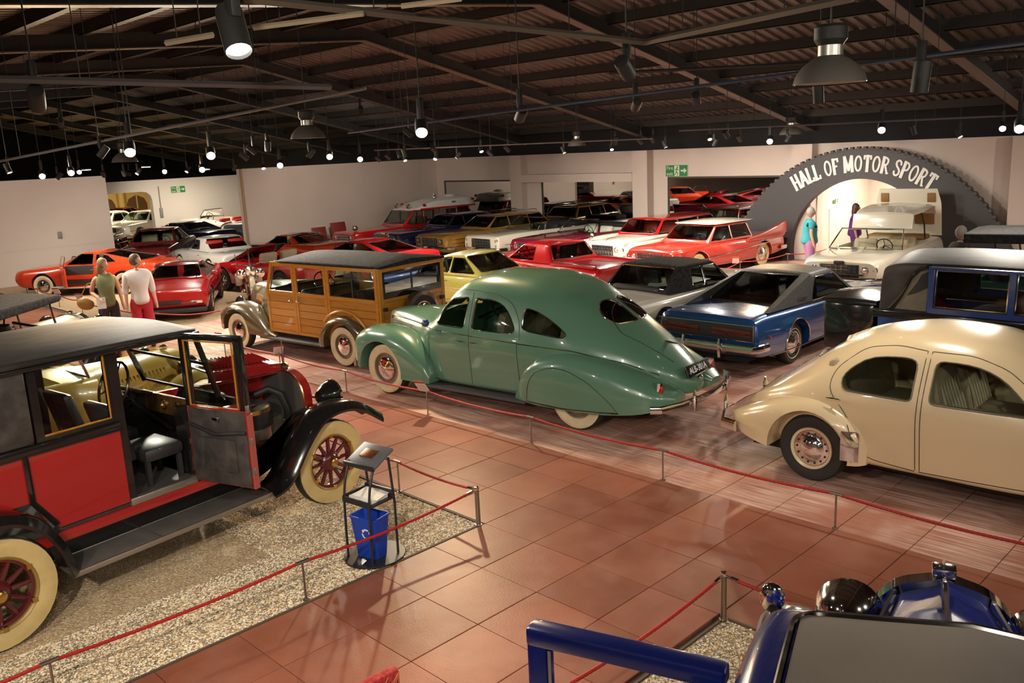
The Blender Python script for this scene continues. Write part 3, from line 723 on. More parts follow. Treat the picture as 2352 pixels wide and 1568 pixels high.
    seat(t, -.05, 0, .62, 1.3, INTTAN, .55); seat(t, -1.0, 0, .62, 1.25, INTTAN, .55); steering(t, .42, -.38, 1.13, .21)
    wheels4(t, 1.5875, -1.5875, 1.50, .365, .17, 'ww')
    MB().box(-2.3, 2.2, -.55, .55, .22, .32).build('chassis', DARK, t)
    return t
lincoln()
# ------------------------------------------------------------------ cream streamlined sedan
def graham():
    Cr = paint('graham_cream', (.66, .52, .325), .24)
    t = thing('cream_sedan', 'glossy cream 1940s sedan with chrome hubcaps and rear fender guards', 'car', (2.52, 4.09, 0), math.radians(1.5), .96)
    body = [[2.35, .42, .10, .46, .10, .80, .06, .92, .94], [2.2, .36, .28, .40, .28, .86, .18, .98, 1.0], [1.7, .30, .50, .34, .50, .90, .34, 1.02, 1.04], [1.1, .27, .68, .31, .70, .92, .46, 1.04, 1.07], [.72, .26, .75, .30, .79, .93, .56, 1.06, 1.10], [.54, .255, .78, .295, .82, .93, .57, 1.18, 1.25], [.25, .25, .80, .29, .845, .93, .56, 1.40, 1.48], [-.1, .25, .81, .29, .86, .93, .57, 1.50, 1.58],
            [-.55, .25, .81, .29, .865, .93, .57, 1.52, 1.60], [-1.0, .25, .80, .29, .855, .92, .55, 1.45, 1.53], [-1.4, .26, .77, .30, .82, .90, .52, 1.28, 1.37], [-1.72, .28, .70, .32, .76, .86, .47, 1.07, 1.15], [-2.02, .31, .60, .35, .66, .80, .40, .87, .94], [-2.26, .36, .46, .40, .5, .70, .3, .72, .77], [-2.40, .42, .30, .46, .32, .58, .2, .62, .64]]
    s1 = rpoly([(-.53, .985), (-.53, 1.33), (-.65, 1.35), (-1.0, 1.31), (-1.22, 1.11), (-1.18, .985)], [.05, .07, .1, .2, .1, .06]); s2 = rpoly([(.44, .985), (.40, 1.06), (.18, 1.26), (-.06, 1.35), (-.38, 1.35), (-.38, .985)], [.05, .08, .18, .15, .07, .06])
    f1 = rpoly([(.025, 1.13), (.025, 1.41), (.42, 1.36), (.52, 1.15)], .05); f2 = [(-y, z) for y, z in f1][::-1]
    b1 = rpoly([(-.34, 1.16), (-.28, 1.34), (.28, 1.34), (.34, 1.16)], .06)
    o, bv = shell(t, 'body', [Cr, INTDARK], body, [.06, .22, .24], 'p', 60, 5, cavity=(.78, -1.5, .5, .07), side=[s1, s2], front=[f1, f2], fx=(.1, 1.2), back=[b1], bx=(-2.2, -1.2), trim=mat('grey_gasket', (.10, .085, .06), .5), trimr=.007)
    rf = fender(t, 'rear_fender', [[-.90, .30, .72, .84, .46], [-.97, .29, .64, .90, .62], [-1.15, .28, .56, .925, .78], [-1.45, .28, .50, .935, .855], [-1.8, .30, .44, .92, .81], [-2.1, .34, .38, .86, .70], [-2.34, .40, .32, .74, .58], [-2.45, .46, .36, .6, .52]], .25, Cr, arch=(-1.47, .33, .42, .60), nx=36)
    ff = fender(t, 'front_fender', [[2.42, .5, .5, .66, .62], [2.3, .42, .44, .82, .76], [2.0, .34, .44, .91, .86], [1.5, .29, .46, .935, .90], [1.1, .28, .52, .925, .80], [.85, .28, .6, .91, .58], [.75, .29, .66, .89, .40]], .25, Cr, arch=(1.46, .33, .42, .60), nx=34)
    for ob, b2, s in rf:
        side_line(b2, [(-1.02, .32), (-1.0, .5), (-1.08, .68)], s, .004, 0).build('fender_welt', BLACKM, ob)
        g = MB(); P = []
        for zz in (.33, .42, .52, .62):
            for xx in (-.955, -1.0, -1.06, -1.12):
                q = side_pt(b2, xx, zz, s, .006); P.append(q if q is not None else Vector((xx, s * .9, zz)))
        fs = [(r * 4 + c, r * 4 + c + 1, (r + 1) * 4 + c + 1, (r + 1) * 4 + c) for r in range(3) for c in range(3)]
        g.add(P, fs).build('stone_guard', CHROME, ob)
    for s in (1, -1):
        sd = MB()
        for xx in (-.435, -.475): side_line(bv, [(xx, 1.42), (xx, .9), (xx + .01, .34)], s, .004, 0, sd)
        side_line(bv, [(-.48, 1.42), (-.73, 1.44), (-1.05, 1.38), (-1.30, 1.16), (-1.33, .98), (-1.1, .75), (-.99, .45), (-.9, .36), (-.47, .33)], s, .004, 0, sd)
        side_line(bv, [(-.43, .33), (.54, .35), (.64, .6), (.64, .93)], s, .004, 0, sd); side_line(bv, [(-.43, 1.42), (-.08, 1.42), (.2, 1.33), (.48, 1.12), (.62, .98)], s, .004, 0, sd)
        sd.build('door_seam', BLACKM, o)
        for hx in (-1.24, .50):
            p = side_pt(bv, hx, .90, s, .035); h = MB(); h.tube([p + Vector((-.075, 0, 0)), p, p + Vector((.06, s * .004, 0))], [.006, .014, .008], 6); h.cyl(p, p - Vector((0, s * .05, 0)), .01, n=6); h.build('door_handle', CHROME, o)
        headlamp(t, 2.34, s * .62, .74, .10, 1)
    bumper(t, [(-2.25, .9, .45), (-2.42, .86, .45), (-2.55, .6, .45), (-2.6, .0, .45), (-2.55, -.6, .45), (-2.42, -.86, .45), (-2.25, -.9, .45)], .035, .12, guards=[(-2.62, .45, .5), (-2.62, -.45, .5)], name='rear_bumper')
    # windscreen frame and wipers
    for s in (1, -1):
        MB().tube([(.78, s * .15, 1.12), (.66, s * .27, 1.22), (.54, s * .36, 1.32)], .006, 5).build('wiper', BLACK, o)
    seat(t, -.1, .36, .55, .62, INTBEIGE, .62); seat(t, -.1, -.36, .55, .62, INTBEIGE, .62); seat(t, -1.0, 0, .55, 1.25, INTBEIGE, .6); steering(t, .34, .36, 1.05, .2)
    for k in range(7):
        for s in (1, -1):
            x = -.095 - .0; q = MB(); q.tube([(-.24, s * .36 - .22 + .073 * k, .75), (-.32, s * .36 - .22 + .073 * k, 1.0), (-.40, s * .36 - .22 + .073 * k, 1.22)], .012, 5); q.build('seat_pleat', mat('pale_pleats', (.5, .42, .29), .7), t)
    wheels4(t, 1.46, -1.46, 1.46, .345, .19, 'holes')
    MB().box(-2.2, 2.1, -.6, .6, .2, .3).build('chassis', DARK, t)
    return t
graham()
# ------------------------------------------------------------------ wooden station wagon
def woody():
    OL = paint('olive_brown_enamel', (.075, .055, .026), .24); WD = mat('honey_wood', (.46, .20, .022), .30, 0, .5, noise=(7, (.36, .145, .014), .35, .7, (1, 1, 9)))
    WP = mat('honey_wood_panel', (.43, .19, .02), .32, 0, .5, noise=(6, (.33, .13, .013), .3, .7, (.6, 1, 10)), randv=.12)
    t = thing('wooden_station_wagon', 'honey-coloured wood-bodied station wagon with olive fenders and spare wheel', 'car', (-8.16, 3.90, 0), math.radians(186.6), .985)
    # hood and cowl
    hood = [[1.86, .50, .10, .55, .12, .80, .08, 1.0, 1.02], [1.78, .42, .20, .46, .22, .84, .14, 1.05, 1.08], [1.4, .38, .36, .42, .36, .86, .22, 1.10, 1.14], [1.0, .36, .52, .4, .54, .92, .36, 1.13, 1.17], [.56, .34, .68, .38, .70, .98, .52, 1.14, 1.18]]
    ho, hb = shell(t, 'hood', [OL, DARK], hood, [.04, .12, .14], 'p', 26, 4)
    for s in (1, -1):
        for k in range(5): side_line(hb, [(1.45, .93 - .022 * k), (.95, .95 - .022 * k)], s, .006, .004).build('hood_louvre', BRASS, ho)
        headlamp(t, 1.78, s * .46, .78, .10, 1)
    for k in range(9):
        z = .56 + k * .055; MB().tube([(1.84, -.16, z), (1.89, 0, z), (1.84, .16, z)], .008, 5).build('grille_bar', CHROME, ho)
    fender(t, 'front_fender', [[2.02, .40, .52, .70, .50], [1.95, .36, .46, .80, .64], [1.7, .33, .43, .86, .80], [1.42, .33, .44, .875, .845], [1.1, .33, .47, .87, .80], [.8, .32, .54, .86, .62], [.55, .30, .62, .84, .42], [.35, .29, .66, .80, .34]], .22, OL, arch=(1.42, .34, .39, .60), nx=34)
    fender(t, 'rear_fender', [[-.82, .30, .68, .80, .36], [-.9, .30, .66, .86, .52], [-1.1, .31, .64, .875, .74], [-1.42, .33, .62, .88, .82], [-1.75, .33, .64, .875, .74], [-1.98, .34, .66, .86, .55], [-2.08, .36, .68, .82, .42]], .18, OL, arch=(-1.42, .34, .40, .58), nx=30)
    for s in (1, -1): MB().box(-.95, .75, .62 if s > 0 else -.84, .84 if s > 0 else -.62, .27, .315, 0, .015).build('running_board', mat('ribbed_rubber', (.05, .046, .044), .7), t)
    bd = t; Y = .73; X0, X1, X2, X3 = .56, -.23, -1.05, -2.25; ZB, ZL, ZT = .40, 1.12, 1.62
    MB().box(X3, X0, -.66, .66, .34, .42).build('body_floor', DARK, t)
    def strutbox(name, pts, y0, y1, m_=WD, par=None):
        return MB().prism(pts, y0, y1, 'xz').build(name, m_, par or t, ang=.3)
    for s in (1, -1):
        a, b = (Y - .05, Y) if s > 0 else (-Y, -Y + .05)
        pa, pb = (Y - .01, Y + .012) if s > 0 else (-Y - .012, -Y + .01)
        po, pq = (Y - .03, Y + .004) if s > 0 else (-Y - .004, -Y + .03)
        for nm, x0, x1 in (('door', X0, X1), ('door', X1, X2), ('side_panel', X2, X3)):
            fr = strutbox(nm, [(x0 - .005, ZB), (x0 - .005, ZL), (x1 + .005, ZL), (x1 + .005, ZB)], *( (Y - .06, Y - .02) if s > 0 else (-Y + .02, -Y + .06)), m_=WD)
            tx = -.18 if (x0 == X0) else 0
            # frame: posts and rails of each door
            def post(xa, xb, ztop=ZT, lean=0.):
                strutbox('post', [(xa, ZB), (xa, ZL), (xa + lean, ztop), (xb + lean, ztop), (xb, ZL), (xb, ZB)], pa, pb, WD, fr)
            post(x0 - .004, x0 - .065, ZT, tx); post(x1 + .065, x1 + .004)
            for z0, z1 in ((ZB, ZB + .05), (ZL - .055, ZL + .005)): strutbox('rail', [(x0 - .06, z0), (x1 + .06, z0), (x1 + .06, z1), (x0 - .06, z1)], pa, pb, WD, fr)
            P = [(x0 - .06 + tx, ZT - .075), (x1 + .06, ZT - .06), (x1 + .06, ZT), (x0 - .06 + tx, ZT)]
            strutbox('rail', P, pa, pb, WD, fr)
            n = 5; zz = ZB + .05; hh = (ZL - .055 - zz) / n
            for k in range(n):
                xa, xb = x0 - .06, x1 + .06
                strutbox('plank', [(xa, zz + k * hh + .005), (xb, zz + k * hh + .005), (xb, zz + (k + 1) * hh - .003), (xa, zz + (k + 1) * hh - .003)], po, pq, WP, fr)
            gl = MB(); yy = s * (Y - .02); gl.add([(x0 - .06, yy, ZL), (x1 + .06, yy, ZL), (x1 + .06, yy, ZT - .06), (x0 - .06 + tx * .9, yy, ZT - .06)], [(0, 1, 2, 3)]); gl.build('window_pane', GLASS, fr)
            mx = (x0 + x1) / 2
            if nm == 'side_panel': MB().box(mx - .012, mx + .012, yy - .008, yy + .008, ZL, ZT - .06).build('window_bar', BLACKM, fr)
            if nm == 'door':
                hx = x1 + .10 if x0 == X0 else x0 - .10; h = MB(); h.tube([(hx - .05, s * (Y + .05), .98), (hx, s * (Y + .055), .985), (hx + .05, s * (Y + .05), .98)], [.008, .012, .008], 6); h.cyl((hx, s * Y, .98), (hx, s * (Y + .05), .98), .01, n=6); h.build('door_handle', CHROME, fr)
        # wooden arch over the rear wheel
        arc = [(-1.42 + .62 * math.cos(q), .34 + .56 * math.sin(q)) for q in [PI * i / 14 for i in range(1, 14)]]
        sh = MB(); P = [Vector((x, s * (Y + .012), z)) for x, z in arc if x < -.9]; sh.tube(P, .028, 6); sh.build('wheel_arch_trim', WD, t)
    # tail: posts, planks, window, spare wheel
    tl = MB().box(X3 - .02, X3 + .02, -Y + .05, Y - .05, ZB, ZL).build('tailgate', WD, t)
    for y0, y1 in ((-Y, -Y + .08), (Y - .08, Y)): MB().box(X3 - .035, X3 + .03, y0, y1, ZB, ZT, 0, .006).build('post', WD, tl)
    MB().box(X3 - .035, X3 + .02, -Y + .08, Y - .08, ZT - .07, ZT, 0, .006).build('rail', WD, tl)
    MB().box(X3 - .035, X3 + .02, -Y + .08, Y - .08, ZL - .05, ZL + .01, 0, .006).build('rail', WD, tl)
    for k in range(5):
        z0 = ZB + .04 + k * .125; MB().box(X3 - .03, X3 - .005, -Y + .085, Y - .085, z0 + .004, z0 + .122, 0, .004).build('plank', WP, tl)
    wf = MB(); yy = Y - .08
    for q in ((X3 - .03, X3 + .01, -yy, yy, ZL + .01, ZL + .10), (X3 - .03, X3 + .01, -yy, yy, ZT - .11, ZT - .07), (X3 - .03, X3 + .01, -yy, -yy + .05, ZL + .1, ZT - .11), (X3 - .03, X3 + .01, yy - .05, yy, ZL + .1, ZT - .11), (X3 - .02, X3, -.012, .012, ZL + .1, ZT - .11)): wf.box(*q)
    w = wf.build('rear_window_frame', BLACK, tl); MB().add([(X3 - .008, -yy, ZL + .1), (X3 - .008, yy, ZL + .1), (X3 - .008, yy, ZT - .1), (X3 - .008, -yy, ZT - .1)], [(0, 1, 2, 3)]).build('window_pane', GLASS, w)
    for s in (1, -1):
        for z in (.95, .6): MB().box(X3 - .06, X3 - .03, s * (Y - .13), s * (Y - .05), z, z + .05, 0, .004).build('hinge', BLACKM, tl)
    sp = wheel(t, 'hub', X3 - .14, -.02, .33, .16, 0, .82); sp.rotation_euler = (0, 0, PI / 2)
    MB().lathe([(.335, -.085), (.352, -.06), (.352, .075), (.30, .09), (.288, .08)], (0, 0, 0), (0, 1, 0), 32).build('spare_cover', OL, sp)
    # roof
    roof = [[.52, 1.52, .48, 1.50, .52, 1.52, 1.55], [.44, 1.56, .62, 1.55, .65, 1.575, 1.62], [.28, 1.60, .72, 1.59, .73, 1.63, 1.70], [-.2, 1.62, .755, 1.61, .765, 1.65, 1.755], [-1.2, 1.62, .765, 1.61, .775, 1.65, 1.775], [-2.1, 1.62, .76, 1.61, .77, 1.65, 1.755], [-2.32, 1.62, .72, 1.61, .735, 1.645, 1.70]]
    shell(t, 'roof', [CLOTHTOP, DARK], roof, [.012, .05], 'p', 24, 4)
    # windscreen
    MB().add([(.54, -.64, 1.14), (.54, .64, 1.14), (.40, .60, 1.59), (.40, -.60, 1.59)], [(0, 1, 2, 3)]).build('windscreen', GLASS, t)
    wf = MB(); wf.tube([(.545, -.66, 1.13), (.545, .66, 1.13), (.40, .62, 1.60), (.40, -.62, 1.60)], .022, 6, 0, True); wf.build('windscreen_frame', OL, t)
    seat(t, .05, 0, .52, 1.25, INTDARK, .55); seat(t, -.75, 0, .52, 1.25, INTDARK, .5); seat(t, -1.5, 0, .52, 1.2, INTDARK, .5); steering(t, .34, -.36, 1.10, .21)
    bumper(t, [(1.8, -.85, .40), (2.05, -.7, .40), (2.14, 0, .40), (2.05, .7, .40), (1.8, .85, .40)], .03, .08, name='front_bumper'); bumper(t, arcpts(-2.40, .8, .40, -.14), .03, .08, name='rear_bumper')
    MB().box(-2.3, 1.8, -.5, .5, .24, .35).build('chassis', DARK, t)
    wheels4(t, 1.42, -1.42, 1.45, .335, .16, 'ww')
    return t
woody()
# ------------------------------------------------------------------ generic post-war car
def modern(name, label, pos, th, s, P, xf=2.5, xr=-2.6, W=.95, zh=.92, zb=.95, zd=.95, zr=1.38, cab=(.75, .15, -.75, -1.5), wt=.58, wbx=(1.5, -1.5), R=.35, w=.2, style='hub', arch=.40, track=1.52,
           roofm=None, glass=None, open_top=False, pit=None, seats=INTDARK, nwin=2, lamps='quad', fins=0., two=None, drop=.0, nose=.88, tail=.9, win=True, bump=True, trim=CHROME, belt_trim=True, zs=.26, shoulder=.12, screen=True, seatrows=2, vent=False, grille=True, lx=.0, ztail=None, rake=.0, sw=1, wagon=False, label_group=None, archr=None, sidepoly=None, wb2=None):
    t = thing(name, label, 'car', (pos[0], pos[1], 0), math.radians(th), s, label_group)
    xc, xa, xb, xd = cab; zt = zd if ztail is None else ztail
    B = [[xf, .36, W * nose - .08, .40, W * nose - .02, zh * .62, W * nose - .10, zh - .10, zh - .07], [xf - .06, .30, W * nose - .04, .34, W * nose + .02, .56, W * nose - .07, zh - .055, zh - .03], [xf - .35, zs, W - .08, zs + .03, W - .015, .56, W - .10, zh - .02, zh + .0],
         [xc + .25, zs - .02, W - .06, zs + .01, W, .58, W - .09, (zh + zb) / 2, zb + .01], [xc, zs - .02, W - .06, zs + .01, W, .58, W - .09, zb - .01, zb + .02], [0, zs - .03, W - .06, zs, W, .58, W - .08, zb - .01, zb + .02], [xd, zs - .02, W - .06, zs + .01, W, .6, W - .09, zd - .02, zd + .01],
         [xr + .35, zs + .02, W - .09, zs + .05, W - .02, .6, W - .12, zt - .02, zt + .005], [xr + .05, zs + .08, W * tail - .06, zs + .12, W * tail, .6, W * tail - .09, zt - .04, zt - .02], [xr, zs + .14, W * tail - .12, zs + .18, W * tail - .05, .62, W * tail - .14, zt - .10, zt - .08]]
    pits = []
    if pit: pits.append((pit[0], pit[1], -W + .17, W - .17, .42, 2))
    elif not open_top: pits.append((xb - .25, xc - .1, -W + .17, W - .17, .45, zb + .005))
    ar = arch if isinstance(arch, tuple) else (arch, arch)
    bo, bv = shell(t, 'body', [P, seats if open_top or pit else INTDARK], B, [.05, .16, shoulder], 'p', 46, 4, arches=[(wbx[0], R + .01, ar[0], W - .32), (wbx[1], R + .01, ar[1], W - .32)], pit=pits)
    cabo = cbv = None
    if not open_top:
        wb_ = W - .11; C = [[xd, zb - .03, wb_ - .02, zb - .02, wb_ - .05, zb + .0, zb + .015], [xd + .02, zb - .03, wb_ - .02, zb - .02, wb_ - .06, zb + .025, zb + .05]]
        C += [[xb, zb - .03, wb_, zb - .02, wt, zr - .06, zr - .025], [xb + .08, zb - .03, wb_, zb - .02, wt + .005, zr - .04, zr - .005], [(xa + xb) / 2, zb - .03, wb_, zb - .02, wt + .015, zr - .035, zr], [xa - .08, zb - .03, wb_, zb - .02, wt + .005, zr - .04, zr - .005], [xa, zb - .03, wb_, zb - .02, wt, zr - .06, zr - .02]]
        C += [[xc - .02, zb - .03, wb_ - .02, zb - .02, wb_ - .08, zb + .025, zb + .05], [xc, zb - .03, wb_ - .02, zb - .02, wb_ - .05, zb, zb + .015]]
        sw_ = []
        if sidepoly: sw_ = [rpoly(q, .04) for q in sidepoly]
        elif win:
            z0, z1 = zb + .035, zr - .085; dx = (xa - xc) / (zr - zb); fx_ = lambda z: xc + dx * (z - zb) - .09; dr = (xb - xd) / (zr - zb); rx = lambda z: xd + dr * (z - zb) + (.30 if not wagon else .12)
            cuts = [1 - i / nwin for i in range(nwin + 1)]; lo = [rx(z0) + (fx_(z0) - rx(z0)) * c for c in cuts]; hi = [rx(z1) + (fx_(z1) - rx(z1)) * c for c in cuts]
            mid_hi = [hi[0]] + [lo[i] if abs(lo[i]) < 9 else hi[i] for i in range(1, nwin)] + [hi[-1]]
            for i in range(nwin):
                g = .022
                sw_.append(rpoly([(lo[i] - (g if i else 0), z0), (min(mid_hi[i], hi[0]) - (g if i else 0), z1), (max(mid_hi[i + 1], hi[-1]) + (g if i < nwin - 1 else 0), z1), (lo[i + 1] + (g if i < nwin - 1 else 0), z0)], .03))
        zw0, zw1 = zb + .06, zr - .07; fr = [rpoly([(-wb_ + .16, zw0), (wb_ - .16, zw0), (wt - .06, zw1), (-wt + .06, zw1)], .05)]
        cabo, cbv = shell(t, 'cabin', [roofm or P, INTDARK], C, [.02, .07], 'l', 34, 3, cavity=(xc - .12, xd + .14, zb - .02, .03), side=sw_, front=fr if screen else [], fx=(xa - .02, xc + .5), back=fr, bx=(xd - .5, xb + .02), trim=trim, trimr=.009, glass=glass)
    elif screen:
        wb_ = W - .13; Z1 = zr
        f = MB(); P4 = [(xc, -wb_, zb), (xc, wb_, zb), (xa, wt, Z1), (xa, -wt, Z1)]
        cu = lambda y, z: xc + (xa - xc) * (z - zb) / (Z1 - zb) + .14 * (1 - (y / wb_) ** 2)
        vs = []; n = 10
        for j in range(5):
            z = zb + (Z1 - zb) * j / 4; ww = wb_ + (wt - wb_) * j / 4
            for i in range(n + 1): y = -ww + 2 * ww * i / n; vs.append((cu(y, z), y, z))
        MB().add(vs, [(j * (n + 1) + i, j * (n + 1) + i + 1, (j + 1) * (n + 1) + i + 1, (j + 1) * (n + 1) + i) for j in range(4) for i in range(n)]).build('windscreen', glass or GLASS, t)
        path = [vs[i] for i in range(n + 1)] + [vs[j * (n + 1) + n] for j in range(1, 5)] + [vs[4 * (n + 1) + i] for i in range(n - 1, -1, -1)] + [vs[j * (n + 1)] for j in range(3, 0, -1)]
        f.tube(path, .018, 6, 0, True); f.build('windscreen_frame', trim or CHROME, t)
    # seats
    zf = .40
    if seatrows >= 1:
        x0 = xc - .85
        for y in (-.36, .36): seat(t, x0, y, zf, .56, seats, zb - .18 if not open_top else .58)
    if seatrows >= 2: seat(t, x0 - .85, 0, zf, 1.15, seats, .55)
    steering(t, xc - .30, .36 * sw, zb + .06, .18)
    if bump:
        bumper(t, [(xf - .35, -W - .01, .46), (xf - .06, -W * nose - .02, .46), (xf + .08, -W * .5, .46), (xf + .10, 0, .46), (xf + .08, W * .5, .46), (xf - .06, W * nose + .02, .46), (xf - .35, W + .01, .46)], .05, .14, name='front_bumper')
        bumper(t, [(xr + .3, W + .01, .48), (xr + .02, W * tail + .02, .48), (xr - .09, W * .5, .48), (xr - .10, 0, .48), (xr - .09, -W * .5, .48), (xr + .02, -W * tail - .02, .48), (xr + .3, -W - .01, .48)], .05, .14, name='rear_bumper')
    if lamps:
        for sg in (1, -1):
            if lamps == 'quad':
                for k in (0, 1): headlamp(t, xf - .005 - .02 * k + lx, sg * (W * nose - .30 + .19 * k), zh - .25, .085)
            elif lamps == 'stack':
                for k in (0, 1): headlamp(t, xf - .02 + lx, sg * (W * nose - .14), zh - .19 - .18 * k, .085)
            elif lamps == 'single': headlamp(t, xf - .02 + lx, sg * (W * nose - .18), zh - .22, .10)
    if grille:
        g = MB().box(xf - .06, xf + .012, -W * nose + .42, W * nose - .42, .48, zh - .13, 0, .015).build('grille', BLACKM, t)
        for k in range(8):
            y = -W * nose + .46 + k * (2 * W * nose - .92) / 7; MB().box(xf, xf + .03, y - .008, y + .008, .49, zh - .14).build('grille_bar', CHROME, g)
        for k in range(4):
            z = .53 + k * (zh - .70) / 3; MB().box(xf, xf + .026, -W * nose + .43, W * nose - .43, z - .006, z + .006).build('grille_bar', CHROME, g)
    for sg in (1, -1):
        sd = MB(); side_line(bv, [(xc - .10, zb - .05), (xc - .14, .36)], sg, .004, 0, sd); xm = xc - 1.15; side_line(bv, [(xm, zb - .05), (xm, .36)], sg, .004, 0, sd); side_line(bv, [(xc - .14, .34), (xm, .34)], sg, .004, 0, sd)
        sd.build('door_seam', BLACKM, bo)
        p = side_pt(bv, xm + .14, zb - .13, sg, .02)
        if p is not None: MB().tube([p + Vector((.07, 0, 0)), p, p + Vector((-.07, 0, 0))], [.008, .012, .008], 6).build('door_handle', CHROME, bo)
        if belt_trim: side_line(bv, [(xf - .3, .62), (xr + .3, .60)], sg, .010, .002).build('side_moulding', CHROME, bo)
        ah = MB(); 
        for wx, rr in ((wbx[0], ar[0]), (wbx[1], ar[1])):
            Pp = [side_pt(bv, wx + rr * math.cos(a), R + .01 + rr * math.sin(a), sg, .002) for a in [PI * i / 18 for i in range(1, 18)]]; Pp = [q for q in Pp if q is not None]
            if len(Pp) > 2: MB().tube(Pp, .008, 5).build('arch_trim', trim or CHROME, bo)
    wheels4(t, wbx[0], wbx[1], track, R, w, style)
    MB().box(xr + .3, xf - .25, -.55, .55, .18, .30).build('chassis', DARK, t)
    return t, bo, bv, cabo, cbv
def tail_panel(t, x, W, z0, z1, m_, name='tail_panel'): return MB().box(x - .02, x + .05, -W, W, z0, z1, 0, .02).build(name, m_, t)
def slab_loft(t, name, m_, rows, R, mode='p', nx=24, mats=None): return shell(t, name, mats or [m_, DARK], rows, R, mode, nx, 4)
def one_sided(t, name, rows, R, m_, nx=24, side=(1, -1)):
    """rows [x, y0, y1, z0, z1] rounded bar on each side (fins, side caps)"""
    for s in side:
        b = MB(); ring = []; xs = sorted(r[0] for r in rows); XS = [xs[0] + (xs[-1] - xs[0]) * i / nx for i in range(nx + 1)]
        for x in XS:
            y0, y1, z0, z1 = rows_at(rows, x, 'p'); h = fillet([(y0, z0, 0), (y0, z1, 0), (y1, z1, 0), (y1, z0, 0)], R, 3, True); ring.append([(x, s * p[0], p[1]) for p in h])
        n = len(ring[0]); b.add([p for r in ring for p in r], [(i * n + j, i * n + (j + 1) % n, (i + 1) * n + (j + 1) % n, (i + 1) * n + j) for i in range(nx) for j in range(n)] + [tuple(range(n)), tuple(range(nx * n, (nx + 1) * n))]); b.build(name, m_, t)
# ------------------------------------------------------------------ blue muscle coupe
def charger():
    BL = paint('metallic_blue', (.012, .06, .20), .22, 1., .35)
    t, bo, bv, co, cb = modern('muscle_coupe', 'metallic blue muscle coupe with black vinyl roof and full-width tail lamps', (-1.93, 8.62), 91, .875, BL, xf=2.46, xr=-2.82, W=.97, zh=.86, zb=.93, zd=.98, zr=1.42, cab=(.95, .30, -.60, -1.70), wt=.66, sidepoly=[[(.72, .96), (.30, 1.30), (-.42, 1.31), (-.80, .96)]], wbx=(1.486, -1.486), R=.345, w=.2, style='line', arch=.42, roofm=VINYL, nwin=1, lamps=None, ztail=1.0, tail=.97, nose=.95, belt_trim=False, bump=False, glass=GLASSD, seats=INTBLACK)
    tp = tail_panel(t, -2.815, .86, .62, .86, BLACKM)
    for s in (1, -1):
        MB().box(-2.85, -2.82, s * .12 if s > 0 else -.82, .82 if s > 0 else -.12, .68, .80, 0, .012).build('tail_lamp', mat('smoked_red_lens', (.07, .006, .006), .12, 0, 1), tp)
        MB().tube([(-2.86, -.87, .62), (-2.86, .87, .62), (-2.86, .87, .87), (-2.86, -.87, .87)], .008, 5, 0, True).build('panel_trim', CHROME, tp) if s > 0 else None
    b = bumper(t, [(-2.55, .96, .50), (-2.80, .93, .50), (-2.90, .88, .50), (-2.92, 0, .50), (-2.90, -.88, .50), (-2.80, -.93, .50), (-2.55, -.96, .50)], .05, .13, name='rear_bumper')
    for y in (-.33, .33): MB().tube([(-2.96, y, .34), (-2.98, y, .48), (-2.96, y, .64)], .022, 8).build('bumper_guard', CHROME, b)
    MB().lathe([(.001, 0), (.055, 0), (.06, -.02)], (-2.83, -.33, .44), (-1, 0, 0), 18).build('fuel_cap', STEEL, t)
    bumper(t, arcpts(2.56, .92, .46, .1), .05, .12, name='front_bumper')
    # flying-buttress sail panels of the roof
    for s in (1, -1):
        q = MB(); q.add([(-.55, s * .67, 1.37), (-.80, s * .845, .955), (-2.3, s * .83, .985), (-.65, s * .56, 1.385), (-1.1, s * .72, .96), (-2.3, s * .74, .985)], [(0, 1, 2), (0, 2, 5, 3), (3, 5, 4), (1, 4, 5, 2), (0, 3, 4, 1)]); q.build('sail_panel', VINYL, co)
        side_line(bv, [(-2.3, .30), (2.2, .28)], s, .012, .002).build('sill_trim', CHROME, bo)
    tx = text_obj('roof_script', 'Charger', .085, CHROME, co, .002); tx.rotation_euler = (1.25, 0, 0); tx.location = (-1.12, -.83, 1.05)
    MB().box(-2.5, -2.47, -.95, -.972, .62, .66).build('side_marker', REDLENS, t)
charger()
